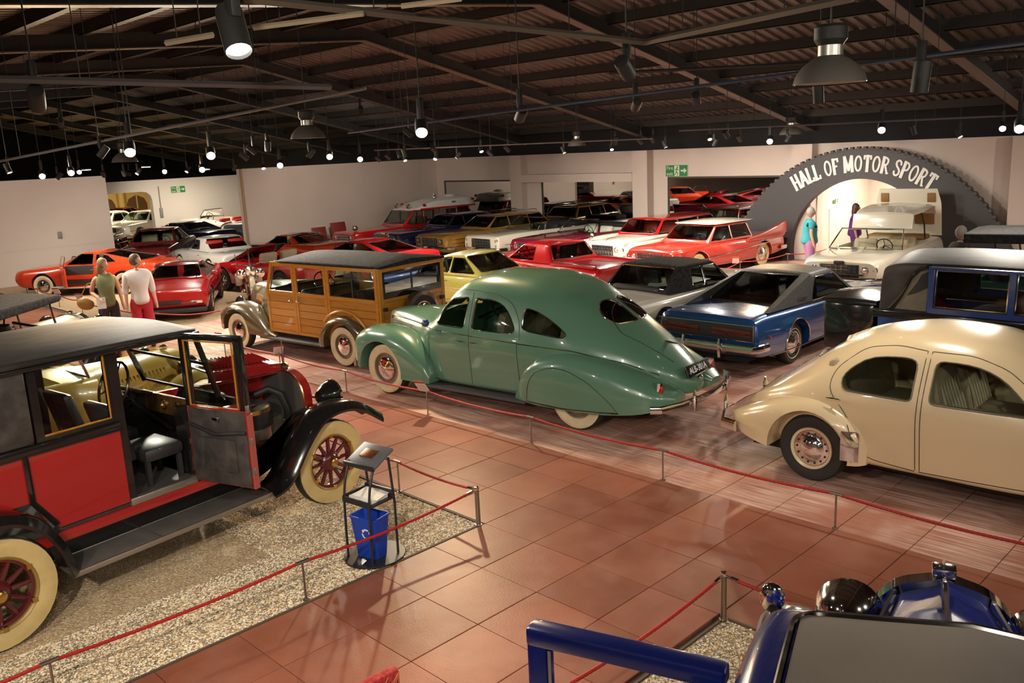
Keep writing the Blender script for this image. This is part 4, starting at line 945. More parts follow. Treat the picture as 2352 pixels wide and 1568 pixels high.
# ------------------------------------------------------------------ the other post-war cars
RED = paint('cherry_red', (.38, .006, .008), .22); ORED = paint('orange_red', (.46, .035, .008), .22); CRED = paint('brick_red', (.33, .022, .012), .24); MAROON = paint('maroon', (.10, .008, .010), .2)
CRM = paint('ivory_white', (.60, .55, .45), .25); WHT = paint('silver_white', (.55, .53, .49), .25); NAVY = paint('navy_blue', (.010, .012, .05), .18); GOLD = paint('gold_metallic', (.33, .17, .025), .28, .9, .25)
YG = paint('citron_green', (.36, .31, .055), .3); BURG = paint('burgundy_metallic', (.17, .006, .025), .24, .9, .2); GREY = paint('slate_grey', (.16, .17, .165), .25)
def cadillac():
    t, bo, bv, co, cb = modern('finned_sedan', 'brick red finned sedan with flat cream roof and yellowish whitewalls', (-7.50, 14.9), 265, .87, CRED, xf=2.5, xr=-2.6, W=1.0, zh=.90, zb=.93, zd=.92, zr=1.42, cab=(1.0, .50, -.95, -1.12), wt=.72, wbx=(1.5, -1.5), R=.36, w=.2, style='yellowww', arch=.40, track=1.6, roofm=CRED, nwin=2, zs=.27, glass=GLASSD, seats=INTBLACK, belt_trim=False, tail=.95, wagon=True)
    slab_loft(t, 'roof_panel', CRM, [[.62, 1.40, .60, 1.395, .64, 1.405, 1.425], [.5, 1.40, .74, 1.395, .76, 1.41, 1.44], [-.3, 1.405, .78, 1.40, .80, 1.415, 1.46], [-1.0, 1.405, .78, 1.40, .80, 1.415, 1.45], [-1.28, 1.40, .70, 1.395, .72, 1.41, 1.43]], [.01, .02])
    one_sided(t, 'tail_fin', [[-.7, .90, .98, .80, .90], [-1.3, .86, .98, .80, .97], [-2.0, .84, .96, .78, 1.10], [-2.55, .86, .93, .80, 1.22], [-2.72, .88, .91, .98, 1.24]], .025, CRED)
    for s in (1, -1):
        side_line(bv, [(1.9, .52), (.6, .56), (-1.2, .66), (-2.45, .74)], s, .014, .003).build('side_moulding', CHROME, bo)
        for z in (.92, 1.0): MB().lathe([(.03, .05), (.022, -.06), (.001, -.12)], (-2.66, s * .9, z), (1, 0, 0), 10).build('tail_lamp', REDLENS, t)
    MB().tube([(2.46, -.16, .80), (2.52, 0, .765), (2.46, .16, .80)], .012, 6).build('hood_emblem', CHROME, t)
cadillac()
def rw_wagon():
    t, bo, bv, co, cb = modern('red_roof_wagon', 'white station wagon with bright red roof parked beside the finned sedan', (-9.55, 15.55), 266, .87, CRM, xf=2.45, xr=-2.55, W=.97, zh=.93, zb=.96, zd=.96, zr=1.46, cab=(.95, .45, -2.0, -2.35), wt=.70, wbx=(1.45, -1.45), style='yellowww', arch=.39, roofm=RED, nwin=3, seats=INTRED, wagon=True, glass=GLASSD)
    bumper(t, arcpts(2.62, .95, .40, .2), .06, .2, name='lower_bumper')
    one_sided(t, 'fender_crown', [[2.40, .62, .84, .80, .93], [1.6, .66, .90, .85, .985], [.5, .74, .92, .9, .99]], .05, CRM)
    MB().tube([(2.3, .0, .93), (2.1, 0, .975), (1.8, 0, .955)], [.008, .02, .008], 8).build('hood_ornament', CHROME, t)
    MB().ball((0, 0, 0), (.05, .12, .12), 12, 8).build('spot_lamp', CHROME, t, (2.35, -.55, 1.02))
rw_wagon()
def burgundy():
    t, *_ = modern('burgundy_convertible', 'dark burgundy convertible with lowered roof and long flat hood', (-11.86, 15.42), 266, .86, BURG, xf=2.75, xr=-2.55, W=.98, zh=.93, zb=.95, zr=1.36, cab=(.62, .08, -.75, -1.1), wt=.66, wbx=(1.62, -1.4), open_top=True, pit=(-1.35, .4), seats=INTWHITE, nose=.95, shoulder=.05, lamps='quad', arch=.39)
    MB().box(-1.95, -1.3, -.75, .75, .93, 1.08, 0, .07).build('top_boot', CLOTHTOP, t)
    for s in (1, -1): MB().box(2.55, 2.80, s * .60 - .012, s * .60 + .012, .6, .82, 0, .005).build('fender_blade', CHROME, t)
    bumper(t, arcpts(2.86, .95, .40, .06), .06, .2, name='lower_bumper')
burgundy()
def whitecad():
    t, *_ = modern('white_convertible', 'ivory convertible with stacked headlamps and black lowered roof', (-14.12, 15.58), 266, .85, CRM, xf=2.62, xr=-2.55, W=.97, zh=.95, zb=.96, zr=1.38, cab=(.70, .15, -.75, -1.1), wt=.66, wbx=(1.55, -1.5), open_top=True, pit=(-1.3, .5), seats=INTBLACK, nose=.97, shoulder=.06, lamps='stack', arch=.39)
    MB().box(-2.0, -1.25, -.76, .76, .94, 1.10, 0, .07).build('top_boot', CLOTHTOP, t); bumper(t, arcpts(2.74, .95, .38, .08), .06, .2, name='lower_bumper')
    MB().box(2.76, 2.775, -.12, .12, .36, .46).build('front_plate', mat('yellow_plate', (.6, .36, .04), .5), t)
whitecad()
def goldwagon():
    t, bo, bv, co, cb = modern('gold_wagon', 'gold station wagon with roof rack and wood-brown side panels', (-15.92, 15.15), 266, .85, GOLD, xf=2.65, xr=-2.75, W=.97, zh=.95, zb=.97, zd=.97, zr=1.44, cab=(.62, .0, -2.2, -2.62), wt=.66, wbx=(1.5, -1.55), arch=.39, nwin=3, nose=.95, shoulder=.06, lamps=None, glass=GLASSD, seats=INTTAN, wagon=True)
    for s in (1, -1):
        f = MB().box(2.60, 2.68, s * .48 if s > 0 else -.88, .88 if s > 0 else -.48, .58, .84, 0, .02).build('lamp_surround', GOLD, t)
        MB().box(2.68, 2.69, s * .56 if s > 0 else -.80, .80 if s > 0 else -.56, .62, .80, 0, .004).build('lamp_recess', BLACKM, f); headlamp(f, 2.70, s * .68, .71, .075)
        side_line(bv, [(2.3, .80), (-2.5, .80)], s, .010, .003).build('panel_trim', mat('pale_wood_trim', (.42, .28, .10), .4), bo)
        pn = MB(); P = []
        for x in [2.2 - .24 * i for i in range(20)]:
            if min(abs(x - 1.5), abs(x + 1.55)) < .42: continue
            a, b = side_pt(bv, x, .77, s, .004), side_pt(bv, x, .50, s, .004); c, d = side_pt(bv, x - .235, .77, s, .004), side_pt(bv, x - .235, .50, s, .004)
            if None not in (a, b, c, d): MB().add([a, c, d, b], [(0, 1, 2, 3)]).build('wood_panel', mat('wood_brown_vinyl', (.12, .045, .018), .4), bo)
        MB().tube([(-.4, s * .58, 1.47), (-.5, s * .58, 1.52), (-2.0, s * .58, 1.52), (-2.1, s * .58, 1.47)], .014, 6).build('roof_rail', CHROME, co)
    for x in (-.6, -1.1, -1.6): MB().tube([(x, -.58, 1.52), (x, .58, 1.52)], .01, 6).build('rack_bar', CHROME, co)
goldwagon()
def navylimo():
    t, bo, bv, co, cb = modern('navy_limousine', 'navy blue formal limousine with upright chrome grille behind the gold wagon', (-17.68, 14.95), 266, .85, NAVY, xf=2.85, xr=-2.9, W=.97, zh=.98, zb=1.0, zd=.98, zr=1.46, cab=(.55, -.02, -1.75, -2.15), wt=.64, wbx=(1.7, -1.65), arch=.39, nwin=3, nose=.95, shoulder=.05, lamps='quad', grille=False, glass=GLASSD, seats=INTBLACK)
    g = MB().box(2.82, 2.90, -.24, .24, .50, .98, 0, .02).build('grille_shell', CHROME, t)
    for k in range(9): MB().box(2.90, 2.915, -.2 + .05 * k - .006, -.2 + .05 * k + .006, .53, .93).build('grille_bar', mat('brown_reflect', (.2, .12, .05), .3, 1.), g)
navylimo()
def ambulance():
    t, bo, bv, co, cb = modern('ambulance', 'red and white ambulance with raised roof, sirens and roof beacons', (-19.58, 14.72), 266, .86, RED, xf=2.9, xr=-3.05, W=.98, zh=.97, zb=1.0, zd=1.0, zr=1.62, cab=(.62, .10, -2.7, -3.0), wt=.80, wbx=(1.75, -1.75), arch=.40, nwin=4, lamps='quad', glass=GLASSD, seats=INTBEIGE, wagon=True, bump=True)
    W_ = paint('ambulance_white', (.62, .60, .56), .3)
    slab_loft(t, 'raised_roof', W_, [[.15, 1.58, .55, 1.57, .62, 1.60, 1.63], [-.1, 1.58, .80, 1.57, .80, 1.64, 1.70], [-.6, 1.58, .85, 1.57, .80, 1.78, 1.86], [-1.2, 1.58, .86, 1.57, .80, 1.88, 1.96], [-2.6, 1.58, .85, 1.57, .78, 1.92, 2.0], [-2.95, 1.58, .80, 1.57, .72, 1.90, 1.97], [-3.08, 1.58, .72, 1.57, .64, 1.72, 1.76]], [.02, .12])
    for s in (1, -1):
        q = MB(); q.box(-3.0, -.2, s * .855 if s > 0 else -.875, .875 if s > 0 else -.855, 1.56, 1.63, 0, .008); q.build('red_stripe', RED, t)
        for x, z in ((-.45, 1.74), (-2.9, 1.83)):
            b = MB().lathe([(.001, .09), (.05, .07), (.06, 0), (.05, -.04)], (x, s * .80, z), (1 if x > -1 else -1, 0, 0), 12).build('warning_lamp', REDLENS, t)
        MB().lathe([(.10, 0), (.075, -.08), (.03, -.16), (.001, -.17)], (.12, s * .42, 1.74), (1, 0, 0), 16).build('siren', CHROME, t)
        MB().ball((-1.9, s * .84, 1.78), (.12, .02, .035), 10, 6).build('roof_badge', CHROME, t)
    MB().lathe([(.001, .20), (.05, .19), (.075, .10), (.08, 0)], (-1.35, .25, 1.95), (0, 0, 1), 14).build('roof_beacon', CHROME, t)
    MB().ball((-2.3, 0, 1.98), (.22, .26, .09), 14, 8).build('roof_vent', W_, t)
    MB().ball((2.55, .35, 1.08), (.12, .10, .10), 12, 8).build('hood_siren', STEEL, t)
    text_obj('door_lettering', 'FIRE DEPT', .13, mat('gold_leaf', (.5, .3, .05), .3, .8), t, .002).matrix_local = Matrix.Translation((1.35, .985, .80)) @ Matrix.Rotation(PI, 4, 'Z') @ Matrix.Rotation(PI / 2, 4, 'X')
ambulance()
def elcamino():
    t, bo, bv, co, cb = modern('pickup_coupe', 'bright red coupe pickup with open cargo bed behind the green sedan', (-8.70, 10.30), 174, .88, RED, xf=2.35, xr=-2.6, W=.96, zh=.90, zb=.92, zd=.92, zr=1.38, cab=(.85, .22, -.72, -.98), wt=.64, wbx=(1.45, -1.45), arch=.39, nwin=1, glass=GLASSD, seats=INTBLACK, seatrows=1, wagon=False, sidepoly=[[(.66, .95), (.24, 1.29), (-.30, 1.29), (-.34, .95)]])
    bed_c = MB().box(-2.45, -1.05, -.72, .72, .905, .935, 0, .01)
    for s in (1, -1):
        MB().box(-2.5, -1.0, s * .72 if s > 0 else -.86, .86 if s > 0 else -.72, .88, .95, 0, .02).build('bed_rail', RED, t); MB().tube([(-1.02, s * .73, .955), (-2.5, s * .73, .955)], .012, 5).build('rail_trim', CHROME, t)
    return t
def elcamino2():
    pass
elcamino()
def barracuda():
    t, bo, bv, co, cb = modern('fastback_coupe', 'citron green fastback coupe behind the wooden wagon', (-8.62, 8.02), 3, .90, YG, xf=2.2, xr=-2.35, W=.90, zh=.88, zb=.90, zd=.90, zr=1.36, cab=(.80, .15, -.45, -2.05), wt=.60, wbx=(1.35, -1.35), arch=.38, glass=GLASSD, seats=INTBLACK, sidepoly=[[(.62, .935), (.17, 1.27), (-.12, 1.28), (-.14, .935)], [(-.19, .935), (-.17, 1.28), (-.50, 1.25), (-.98, 1.06), (-.86, .935)]], zs=.24)
barracuda()
def softtop():
    t, bo, bv, co, cb = modern('soft_top_convertible', 'ivory convertible with raised black fabric roof beside the blue coupe', (-4.08, 8.55), 88, .88, CRM, xf=2.5, xr=-2.65, W=.97, zh=.92, zb=.94, zd=.93, zr=1.42, cab=(.85, .35, -.80, -1.25), wt=.70, wbx=(1.45, -1.5), arch=.39, roofm=CLOTHTOP, glass=GLASS, seats=INTBLACK, sidepoly=[[(.66, .975), (.34, 1.31), (-.10, 1.32), (-.10, .975)], [(-.14, .975), (-.14, 1.32), (-.50, 1.31), (-.52, .975)]], tail=.95)
softtop()
def skyliner():
    t, bo, bv, co, cb = modern('retractable_hardtop', 'ivory retractable hardtop convertible with roof and rear deck raised mid-motion', (-3.10, 14.75), 275, .89, CRM, xf=2.5, xr=-2.65, W=.98, zh=.93, zb=.95, zr=1.38, cab=(.85, .32, -.7, -1.1), wt=.72, wbx=(1.5, -1.45), open_top=True, pit=(-2.3, .6), seats=INTBEIGE, lamps='quad', arch=.39, zs=.27)
    # roof shell lifted behind the windscreen, tilted, with folded flap
    q = slab_loft(t, 'roof_shell', CRM, [[.30, .0, .70, .0, .66, .06, .09], [-.3, .0, .80, .0, .72, .08, .12], [-1.0, .0, .80, .0, .70, .05, .09], [-1.35, -.25, .78, -.25, .62, -.15, -.10]], [.02, .05])[0]
    q.location = (-.75, 0, 1.66); q.rotation_euler = (0, .10, 0)
    fl = MB().box(-.02, .02, -.72, .72, -.36, 0, 0, .015).build('roof_flap', CRM, q, (.34, 0, .04)); fl.rotation_euler = (0, -.35, 0)
    lid = slab_loft(t, 'deck_lid', CRM, [[0, 0, .84, 0, .82, .03, .05], [.8, 0, .82, 0, .80, .04, .07], [1.22, .0, .72, 0, .70, .03, .05]], [.01, .03])[0]
    lid.location = (-2.5, 0, .95); lid.rotation_euler = (0, -1.42, 0)
    TAN = mat('brown_board', (.20, .10, .02), .6)
    for y in (-.42, .42): MB().box(.30, .78, y - .24, y + .24, -.03, -.008, 0, .01).build('lid_lining', TAN, lid)
    for y in (-.58, .58): MB().box(.88, 1.12, y - .1, y + .1, -.03, -.008, 0, .01).build('lid_lining', TAN, lid)
    for s in (1, -1): MB().tube([(-1.5, s * .7, .95), (-1.3, s * .72, 1.35), (-1.0, s * .72, 1.66)], .018, 6).build('lift_arm', BLACKM, t)
    MB().box(-1.95, -1.45, -.7, .7, .93, 1.05, 0, .03).build('tonneau_tray', TAN, t)
    MB().tube([(1.0, -.80, .97), (1.0, -.82, 1.9)], .004, 5).build('aerial', CHROME, t); MB().box(2.5, 2.54, -.12, .12, .80, .88, 0, .02).build('nose_emblem', BLACKM, t)
    text_obj('nose_script', 'Ranchero', .09, CHROME, t, .002) if False else None
    for z in (.58, .48): MB().tube([(2.53, -.55, z), (2.56, 0, z), (2.53, .55, z)], .02, 6).build('grille_bar', CHROME, t)
skyliner()
def vette(kind, name, label, pos, th, s, P, open_top=False, **kw):
    base = dict(xf=2.15, xr=-2.2, W=.89, zh=.74, zb=.83, zd=.90, zr=1.18, cab=(.95, .12, -.55, -1.75), wt=.56, wbx=(1.22, -1.22), R=.32, w=.22, style='mesh', arch=.36, lamps=None, glass=GLASSD, seats=INTTAN, belt_trim=False, grille=False, bump=False, seatrows=1, trim=BLACKM, zs=.2, nwin=1, nose=.92, tail=.95, shoulder=.1)
    base.update(kw); return modern(name, label, pos, th, s, P, open_top=open_top, **base)
def c4():
    t, bo, bv, co, cb = vette('c4', 'wedge_sports_car', 'cherry red wedge-nosed sports car facing the visitors', (-14.95, 4.45), 328, .90, RED, nose=.96)
    MB().box(2.08, 2.19, -.62, .62, .36, .46, 0, .02).build('front_bar', mat('dark_red_plastic', (.16, .006, .008), .35), t); MB().box(2.17, 2.205, -.26, .26, .40, .50, 0, .01).build('plate_recess', BLACKM, t)
    for s in (1, -1):
        MB().box(2.12, 2.19, s * .46 if s > 0 else -.74, .74 if s > 0 else -.46, .40, .47, 0, .015).build('fog_lamp', LAMPG, t); MB().box(.55, .75, s * .84 if s > 0 else -1.0, 1.0 if s > 0 else -.84, .86, .97, 0, .035).build('wing_mirror', RED, t)
        side_line(bv, [(2.05, .50), (.8, .52), (-2.1, .55)], s, .012, .002).build('body_strip', BLACKM, bo)
    MB().box(1.9, 2.15, -.8, .8, .18, .30, 0, .03).build('air_dam', BLACKM, t)
c4()
def c2():
    t, bo, bv, co, cb = vette('c2', 'split_coupe', 'orange-red 1960s sports coupe with its driver door swung open by the wall', (-19.85, 4.35), 222, .90, ORED, zh=.80, zb=.88, zd=.90, zr=1.25, cab=(.70, .10, -.45, -1.85), style='ww', sidepoly=[[(.5, .90), (.12, 1.18), (-.28, 1.18), (-.30, .90)], [(-.38, .92), (-.36, 1.16), (-.7, 1.12), (-.98, .94)]], seats=INTDARK, nose=.82, zs=.24)
    d = MB(); d.box(-1.0, 0, -.04, .04, -.50, .06, 0, .03); o = d.build('open_door', ORED, t, (.60, .92, .84)); o.rotation_euler = (0, 0, -.95)
    f = MB(); f.tube([(-.05, 0, .05), (-.30, -.06, .36), (-.85, -.08, .37), (-.92, 0, .05)], .014, 6); f.build('door_window_frame', CHROME, o)
    for s in (1, -1): MB().tube([(.9, s * .86, .26), (-.9, s * .86, .26)], .05, 8).build('side_pipe', CHROME, t)
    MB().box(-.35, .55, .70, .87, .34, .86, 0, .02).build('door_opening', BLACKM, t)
c2()
def c1():
    t, bo, bv, co, cb = vette('c1', 'white_hardtop_roadster', 'silver-white 1950s sports car with rounded hardtop and wraparound rear glass', (-19.8, 7.85), 176, .90, WHT, zh=.82, zb=.88, zd=.88, zr=1.30, cab=(.60, .25, -.45, -.95), wt=.62, style='ww', sidepoly=[[(.42, .91), (.22, 1.20), (-.22, 1.20), (-.34, .91)]], glass=GLASS, seats=INTRED, shoulder=.2, trim=CHROME, bump=True)
c1()
def simple(name, label, pos, th, s, P, **kw): return modern(name, label, pos, th, s, P, **kw)
simple('maroon_sedan', 'maroon two-tone sedan parked at the gap in the left wall', (-23.2, 7.5), 324, .92, MAROON, glass=GLASS, seats=INTTAN, zr=1.42, wt=.62)
simple('maroon_hardtop', 'dark maroon hardtop behind the maroon sedan, cut by the wall edge', (-27.6, 6.6), 318, .92, MAROON, glass=GLASS, seats=INTTAN, zr=1.42, roofm=CRM, wt=.62)
vette('c4', 'red_targa', 'red sports roadster with removed roof panel and beige seats behind the motorcycle', (-15.5, 7.2), 190, .92, RED, open_top=True, pit=(-.85, .65), seats=INTBEIGE, zr=1.20, wt=.60, trim=BLACKM)
t_, bo_, bv_, co_, cb_ = vette('c3', 'louvred_coupe', 'orange-red sports coupe with louvred rear deck near the leaning red boards', (-19.0, 9.9), 184, .92, ORED, zh=.78, zb=.84, zr=1.18, cab=(.55, -.05, -.65, -1.3), roofm=ORED)
for k in range(7): MB().box(-1.72 + k * .1, -1.66 + k * .1, -.5, .5, .93 + k * .028, .945 + k * .028).build('louvre', mat('red_louvre', (.25, .01, .01), .25, 0, .8), t_)
vette('c5', 'red_bubble_coupe', 'red sports coupe with dark bubble rear glass seen over the wooden wagon roof', (-14.5, 9.35), 190, .92, RED, zr=1.22)
simple('navy_roadster', 'navy blue car with chrome grille in the further room', (-27.6, 10.4), 188, .9, NAVY, zr=1.3, glass=GLASSD)
def grey():
    t, bo, bv, co, cb = modern('grey_coupe', 'slate grey 1950s coupe against the far white wall', (-25.4, 12.8), 188, .95, GREY, zh=1.0, zb=1.08, zd=1.0, zr=1.55, xf=2.2, xr=-2.3, cab=(.55, .05, -.85, -1.7), wt=.58, wbx=(1.3, -1.3), arch=.38, lamps='single', shoulder=.25, glass=GLASS)
grey()
def roadster():
    t, bo, bv, *_ = modern('cream_roadster', 'cream open sports roadster raised by the far white wall', (-30.0, 13.1), 196, .95, CRM, open_top=True, pit=(-1.0, .4), xf=2.1, xr=-2.1, W=.84, zh=1.05, zb=1.08, zr=1.42, cab=(.5, .3, -.6, -1.0), wt=.5, wbx=(1.25, -1.25), seats=INTRED, lamps='single', shoulder=.25, zs=.45, R=.42, arch=.5)
roadster()
for k, (p, th, P, lb) in enumerate((((-34.9, 11.9), 300, WHT, 'silver-white saloon framed in the archway, right one'), ((-36.55, 10.95), 300, WHT, 'silver-white saloon framed in the archway, left one'), ((-39.6, 12.6), 300, MAROON, 'maroon saloon deepest inside the archway'))):
    simple('far_saloon', lb, p, th, .92, P, zr=1.45, glass=GLASSD)
# ------------------------------------------------------------------ vintage cars
def arched_fender(root, name, path, y0, y1, m_, t=.022, crown=.03):
    """thin crowned sheet swept along an (x,z) path, on both sides"""
    P = [(q[0], q[1]) for q in fillet([(a[0], a[1], 0) for a in path], .22, 6)]
    P = [(q.x, q.y) for q in dens(P, .06, False)]; out = []
    for s in (1, -1):
        vs = []; n = 7
        for i, (x, z) in enumerate(P):
            a, b = P[max(i - 1, 0)], P[min(i + 1, len(P) - 1)]; dx, dz = b[0] - a[0], b[1] - a[1]; L = math.hypot(dx, dz) or 1; nx_, nz = -dz / L, dx / L
            if nz < 0 and abs(nz) > .02: nx_, nz = -nx_, -nz
            if abs(nz) <= .02 and nx_ < 0 and x < 0 or False: pass
            for k in range(n):
                u = k / (n - 1); c = crown * (1 - (2 * u - 1) ** 2) ** .8 - (.03 * max(0, (u - .8) / .2) ** 2)
                vs.append((x + nx_ * c, s * (y0 + (y1 - y0) * u), z + nz * c))
            for k in range(n - 1, -1, -1):
                u = k / (n - 1); c = crown * (1 - (2 * u - 1) ** 2) ** .8 - (.03 * max(0, (u - .8) / .2) ** 2) - t
                vs.append((x + nx_ * c, s * (y0 + (y1 - y0) * u), z + nz * c))
        w_ = 2 * n; fs = [(i * w_ + j, i * w_ + (j + 1) % w_, (i + 1) * w_ + (j + 1) % w_, (i + 1) * w_ + j) for i in range(len(P) - 1) for j in range(w_)] + [tuple(range(w_)), tuple(range((len(P) - 1) * w_, len(P) * w_))]
        out.append(MB().add(vs, fs).build(name, m_, root))
    return out
def drum_lamp(root, x, y, z, r, m_=None, stalk=None):
    o = MB().lathe([(.001, -r * 1.25), (r * .45, -r * 1.15), (r * .85, -r * .6), (r, 0), (r * 1.04, .02)], (x, y, z), (1, 0, 0), 20).build('headlamp', m_ or BLACK, root)
    MB().lathe([(r * 1.05, .0), (r * 1.07, .025), (r * .95, .04)], (x, y, z), (1, 0, 0), 20).build('lamp_rim', CHROME, o); MB().lathe([(r * .97, .02), (r * .6, .04), (.001, .05)], (x, y, z), (1, 0, 0), 18).build('lamp_glass', LAMPG, o)
    if stalk: MB().cyl((x - .03, y, z - r), stalk, .015, n=8).build('lamp_stalk', m_ or BLACK, o)
    return o
def red_limo():
    RD = paint('oxblood_red', (.30, .012, .012), .24); LEA = mat('cracked_black_leather', (.035, .031, .029), .42, noise=(9, (.075, .066, .06), .4, .75), bump=(60, .3)); WOOD = mat('orange_varnish_wood', (.40, .17, .02), .3, 0, .5, noise=(6, (.28, .11, .012), .35, .7, (6, 6, 1)))
    STL = mat('worn_aluminium', (.42, .39, .34), .38, .9); GREYM = mat('grey_casting', (.16, .155, .145), .5, .6)
    t = thing('vintage_limousine', 'red and black vintage limousine with open front door, raised bonnet and wooden-spoked wheels', 'car', (-2.64, -1.58, 0), math.radians(98), 1.0)
    MB().box(-2.15, 1.9, -.42, -.34, .50, .60).build('chassis_rail', BLACK, t); MB().box(-2.15, 1.9, .34, .42, .50, .60).build('chassis_rail', BLACK, t)
    for x in (1.515, -1.515): MB().cyl((x, -.66, .41), (x, .66, .41), .035, n=10).build('axle', BLACK, t)
    # body floor and sill
    MB().box(-2.1, .72, -.64, .64, .66, .70).build('body_floor', mat('worn_floor', (.05, .046, .042), .6, noise=(4, (.13, .12, .11), .5, .8)), t)
    for s in (1, -1):
        MB().box(-.45, .14, s * .62 if s > 0 else -.69, .69 if s > 0 else -.62, .66, .72, 0, .008).build('sill_plate', STL, t); MB().box(-2.0, .70, s * .64 if s > 0 else -.685, .685 if s > 0 else -.64, .58, .66, 0, .006).build('sill', RD, t)
        MB().box(-1.1, .75, s * .46 if s > 0 else -.50, .50 if s > 0 else -.46, .38, .60).build('splash_apron', BLACK, t)
        rb = MB().box(-1.03, .76, s * .48 if s > 0 else -.84, .84 if s > 0 else -.48, .355, .385, 0, .006).build('running_board', mat('step_rubber', (.075, .068, .062), .55, noise=(6, (.11, .1, .09), .4, .8)), t)
        MB().box(-1.035, .765, s * .828 if s > 0 else -.85, .85 if s > 0 else -.828, .35, .392, 0, .005).build('edge_strip', STL, rb); MB().box(-1.035, .765, s * .49 if s > 0 else -.505, .505 if s > 0 else -.49, .378, .392, 0, .003).build('edge_strip', STL, rb)
        for x in (-1.03, -.32, .755): MB().box(x - .006, x + .006, s * .49 if s > 0 else -.84, .84 if s > 0 else -.49, .38, .391).build('edge_strip', STL, rb)
        y0, y1 = (.645, .68) if s > 0 else (-.68, -.645)
        # rear quarter: lower red panel curves round the tail, dark upper
        P = [(-.45, .70), (-.45, 1.28), (-1.24, 1.30), (-2.02, 1.30), (-2.02, .95), (-1.75, .93), (-1.35, .90), (-1.06, .72)]
        dr = MB().prism([(-.455, .70), (-.455, 1.285), (-1.16, 1.30), (-1.16, .93), (-1.10, .80), (-1.0, .70)], y0, y1, 'xz').build('rear_door', RD, t)
        MB().prism([(-1.175, .95), (-1.175, 1.30), (-2.05, 1.30), (-2.05, .95)], y0, y1, 'xz').build('rear_quarter', RD, t)
        MB().tube([(-1.165, s * .684, 1.30), (-1.165, s * .69, .95), (-1.03, s * .70, .74)], .022, 6).build('fender_welt', BLACK, t)
        MB().box(-2.05, -.44, s * .64 if s > 0 else -.70, .70 if s > 0 else -.64, 1.285, 1.36, 0, .01).build('belt_rail', BLACK, t)
        # upper: window frame, blind quarter
        up = MB(); up.prism([(-.395, .70), (-.395, 1.95), (-.475, 1.95), (-.475, .70)], *( (.60, .675) if s > 0 else (-.675, -.60)), 'xz'); up.build('door_post', BLACK, t)
        wf = MB(); yy = (.63, .672) if s > 0 else (-.672, -.63)
        wf.prism([(-.47, 1.36), (-1.06, 1.36), (-1.06, 1.95), (-.47, 1.95)], *yy, 'xz'); hole = MB().prism([(-.50, 1.395), (-1.0, 1.395), (-1.0, 1.90), (-.50, 1.90)], -1, 1, 'xz')
        me = boolean(wf, [BLACK, BLACK], [(hole, 0)]); fr = link('window_frame', me, dr)
        MB().tube([(-.505, s * .676, 1.90), (-.505, s * .676, 1.40), (-1.0, s * .676, 1.40)], .010, 5).build('wood_bead', WOOD, fr)
        MB().add([(-.49, s * .65, 1.38), (-1.02, s * .65, 1.38), (-1.02, s * .65, 1.91), (-.49, s * .65, 1.91)], [(0, 1, 2, 3)]).build('window_pane', GLASS, fr)
        MB().box(-1.95, -1.07, s * .63 if s > 0 else -.685, .685 if s > 0 else -.63, 1.36, 1.95, 0, .03).build('leather_quarter', LEA, t)
    MB().box(-2.12, -2.02, -.66, .66, .95, 1.95, 0, .05).build('rear_panel', LEA, t); MB().box(-2.14, -2.03, -.66, .66, .70, 1.30, 0, .05).build('rear_lower_panel', RD, t)
    # roof
    rf = slab_loft(t, 'roof', LEATHROOF, [[.36, 1.915, .56, 1.905, .60, 1.925, 1.945], [.22, 1.925, .70, 1.915, .715, 1.945, 1.985], [-.4, 1.935, .72, 1.925, .735, 1.96, 2.045], [-1.3, 1.935, .72, 1.925, .735, 1.965, 2.06], [-1.95, 1.935, .72, 1.925, .735, 1.96, 2.03], [-2.2, 1.92, .60, 1.91, .62, 1.93, 1.95]], [.015, .05])[0]
    for s in (1, -1): MB().box(-2.1, .30, s * .705 if s > 0 else -.725, .725 if s > 0 else -.705, 1.895, 1.925, 0, .006).build('roof_gutter', BLACK, rf)
    # windscreen and cowl
    for s in (1, -1):
        MB().tube([(.50, s * .58, 1.30), (.30, s * .62, 1.92)], .024, 6).build('windscreen_pillar', BLACK, t)
    for z0 in (0, .5): MB().tube([(.50 - .2 * z0, -.58 - .02 * z0, 1.31 + .6 * z0), (.50 - .2 * z0, .58 + .02 * z0, 1.31 + .6 * z0)], .014, 6).build('windscreen_rail', BLACK, t)
    MB().add([(.50, -.57, 1.31), (.50, .57, 1.31), (.31, .6, 1.90), (.31, -.6, 1.90)], [(0, 1, 2, 3)]).build('windscreen', GLASS, t)
    cw = shell(t, 'cowl', [BLACK, INTDARK], [[.15, .66, .60, .66, .64, 1.0, .50, 1.30, 1.34], [.45, .66, .54, .66, .58, 1.0, .44, 1.27, 1.31], [.78, .66, .44, .66, .46, 1.0, .34, 1.20, 1.24]], [.02, .15, .14], 'l', 10, 4, pit=[(-.2, .70, -.44, .44, .7, 1.6)])[0]
    for s in (1, -1):
        MB().prism([(.48, 1.18), (.78, 1.16), (.80, .96), (.60, 1.02), (.50, 1.08)], s * .50, s * .545, 'xz').build('cowl_side', RD, t)
    MB().box(.40, .44, -.50, .50, 1.06, 1.24, 0, .01).build('dashboard', mat('walnut', (.10, .045, .014), .3, 0, .5, noise=(5, (.05, .02, .008), .35, .7, (1, 6, 1))), t)
    for y in (-.28, -.1, .12): MB().lathe([(.05, -.005), (.052, .012), (.04, .016)], (.40, y, 1.16), (-1, 0, 0), 16).build('gauge', BRASS, t)
    steering(t, .06, .32, 1.38, .22, .55, mat('dark_wood_rim', (.03, .014, .008), .25, 0, .6)); MB().cyl((.05, .32, 1.36), (.55, .32, .85), .02, n=8).build('steering_column', BLACK, t)
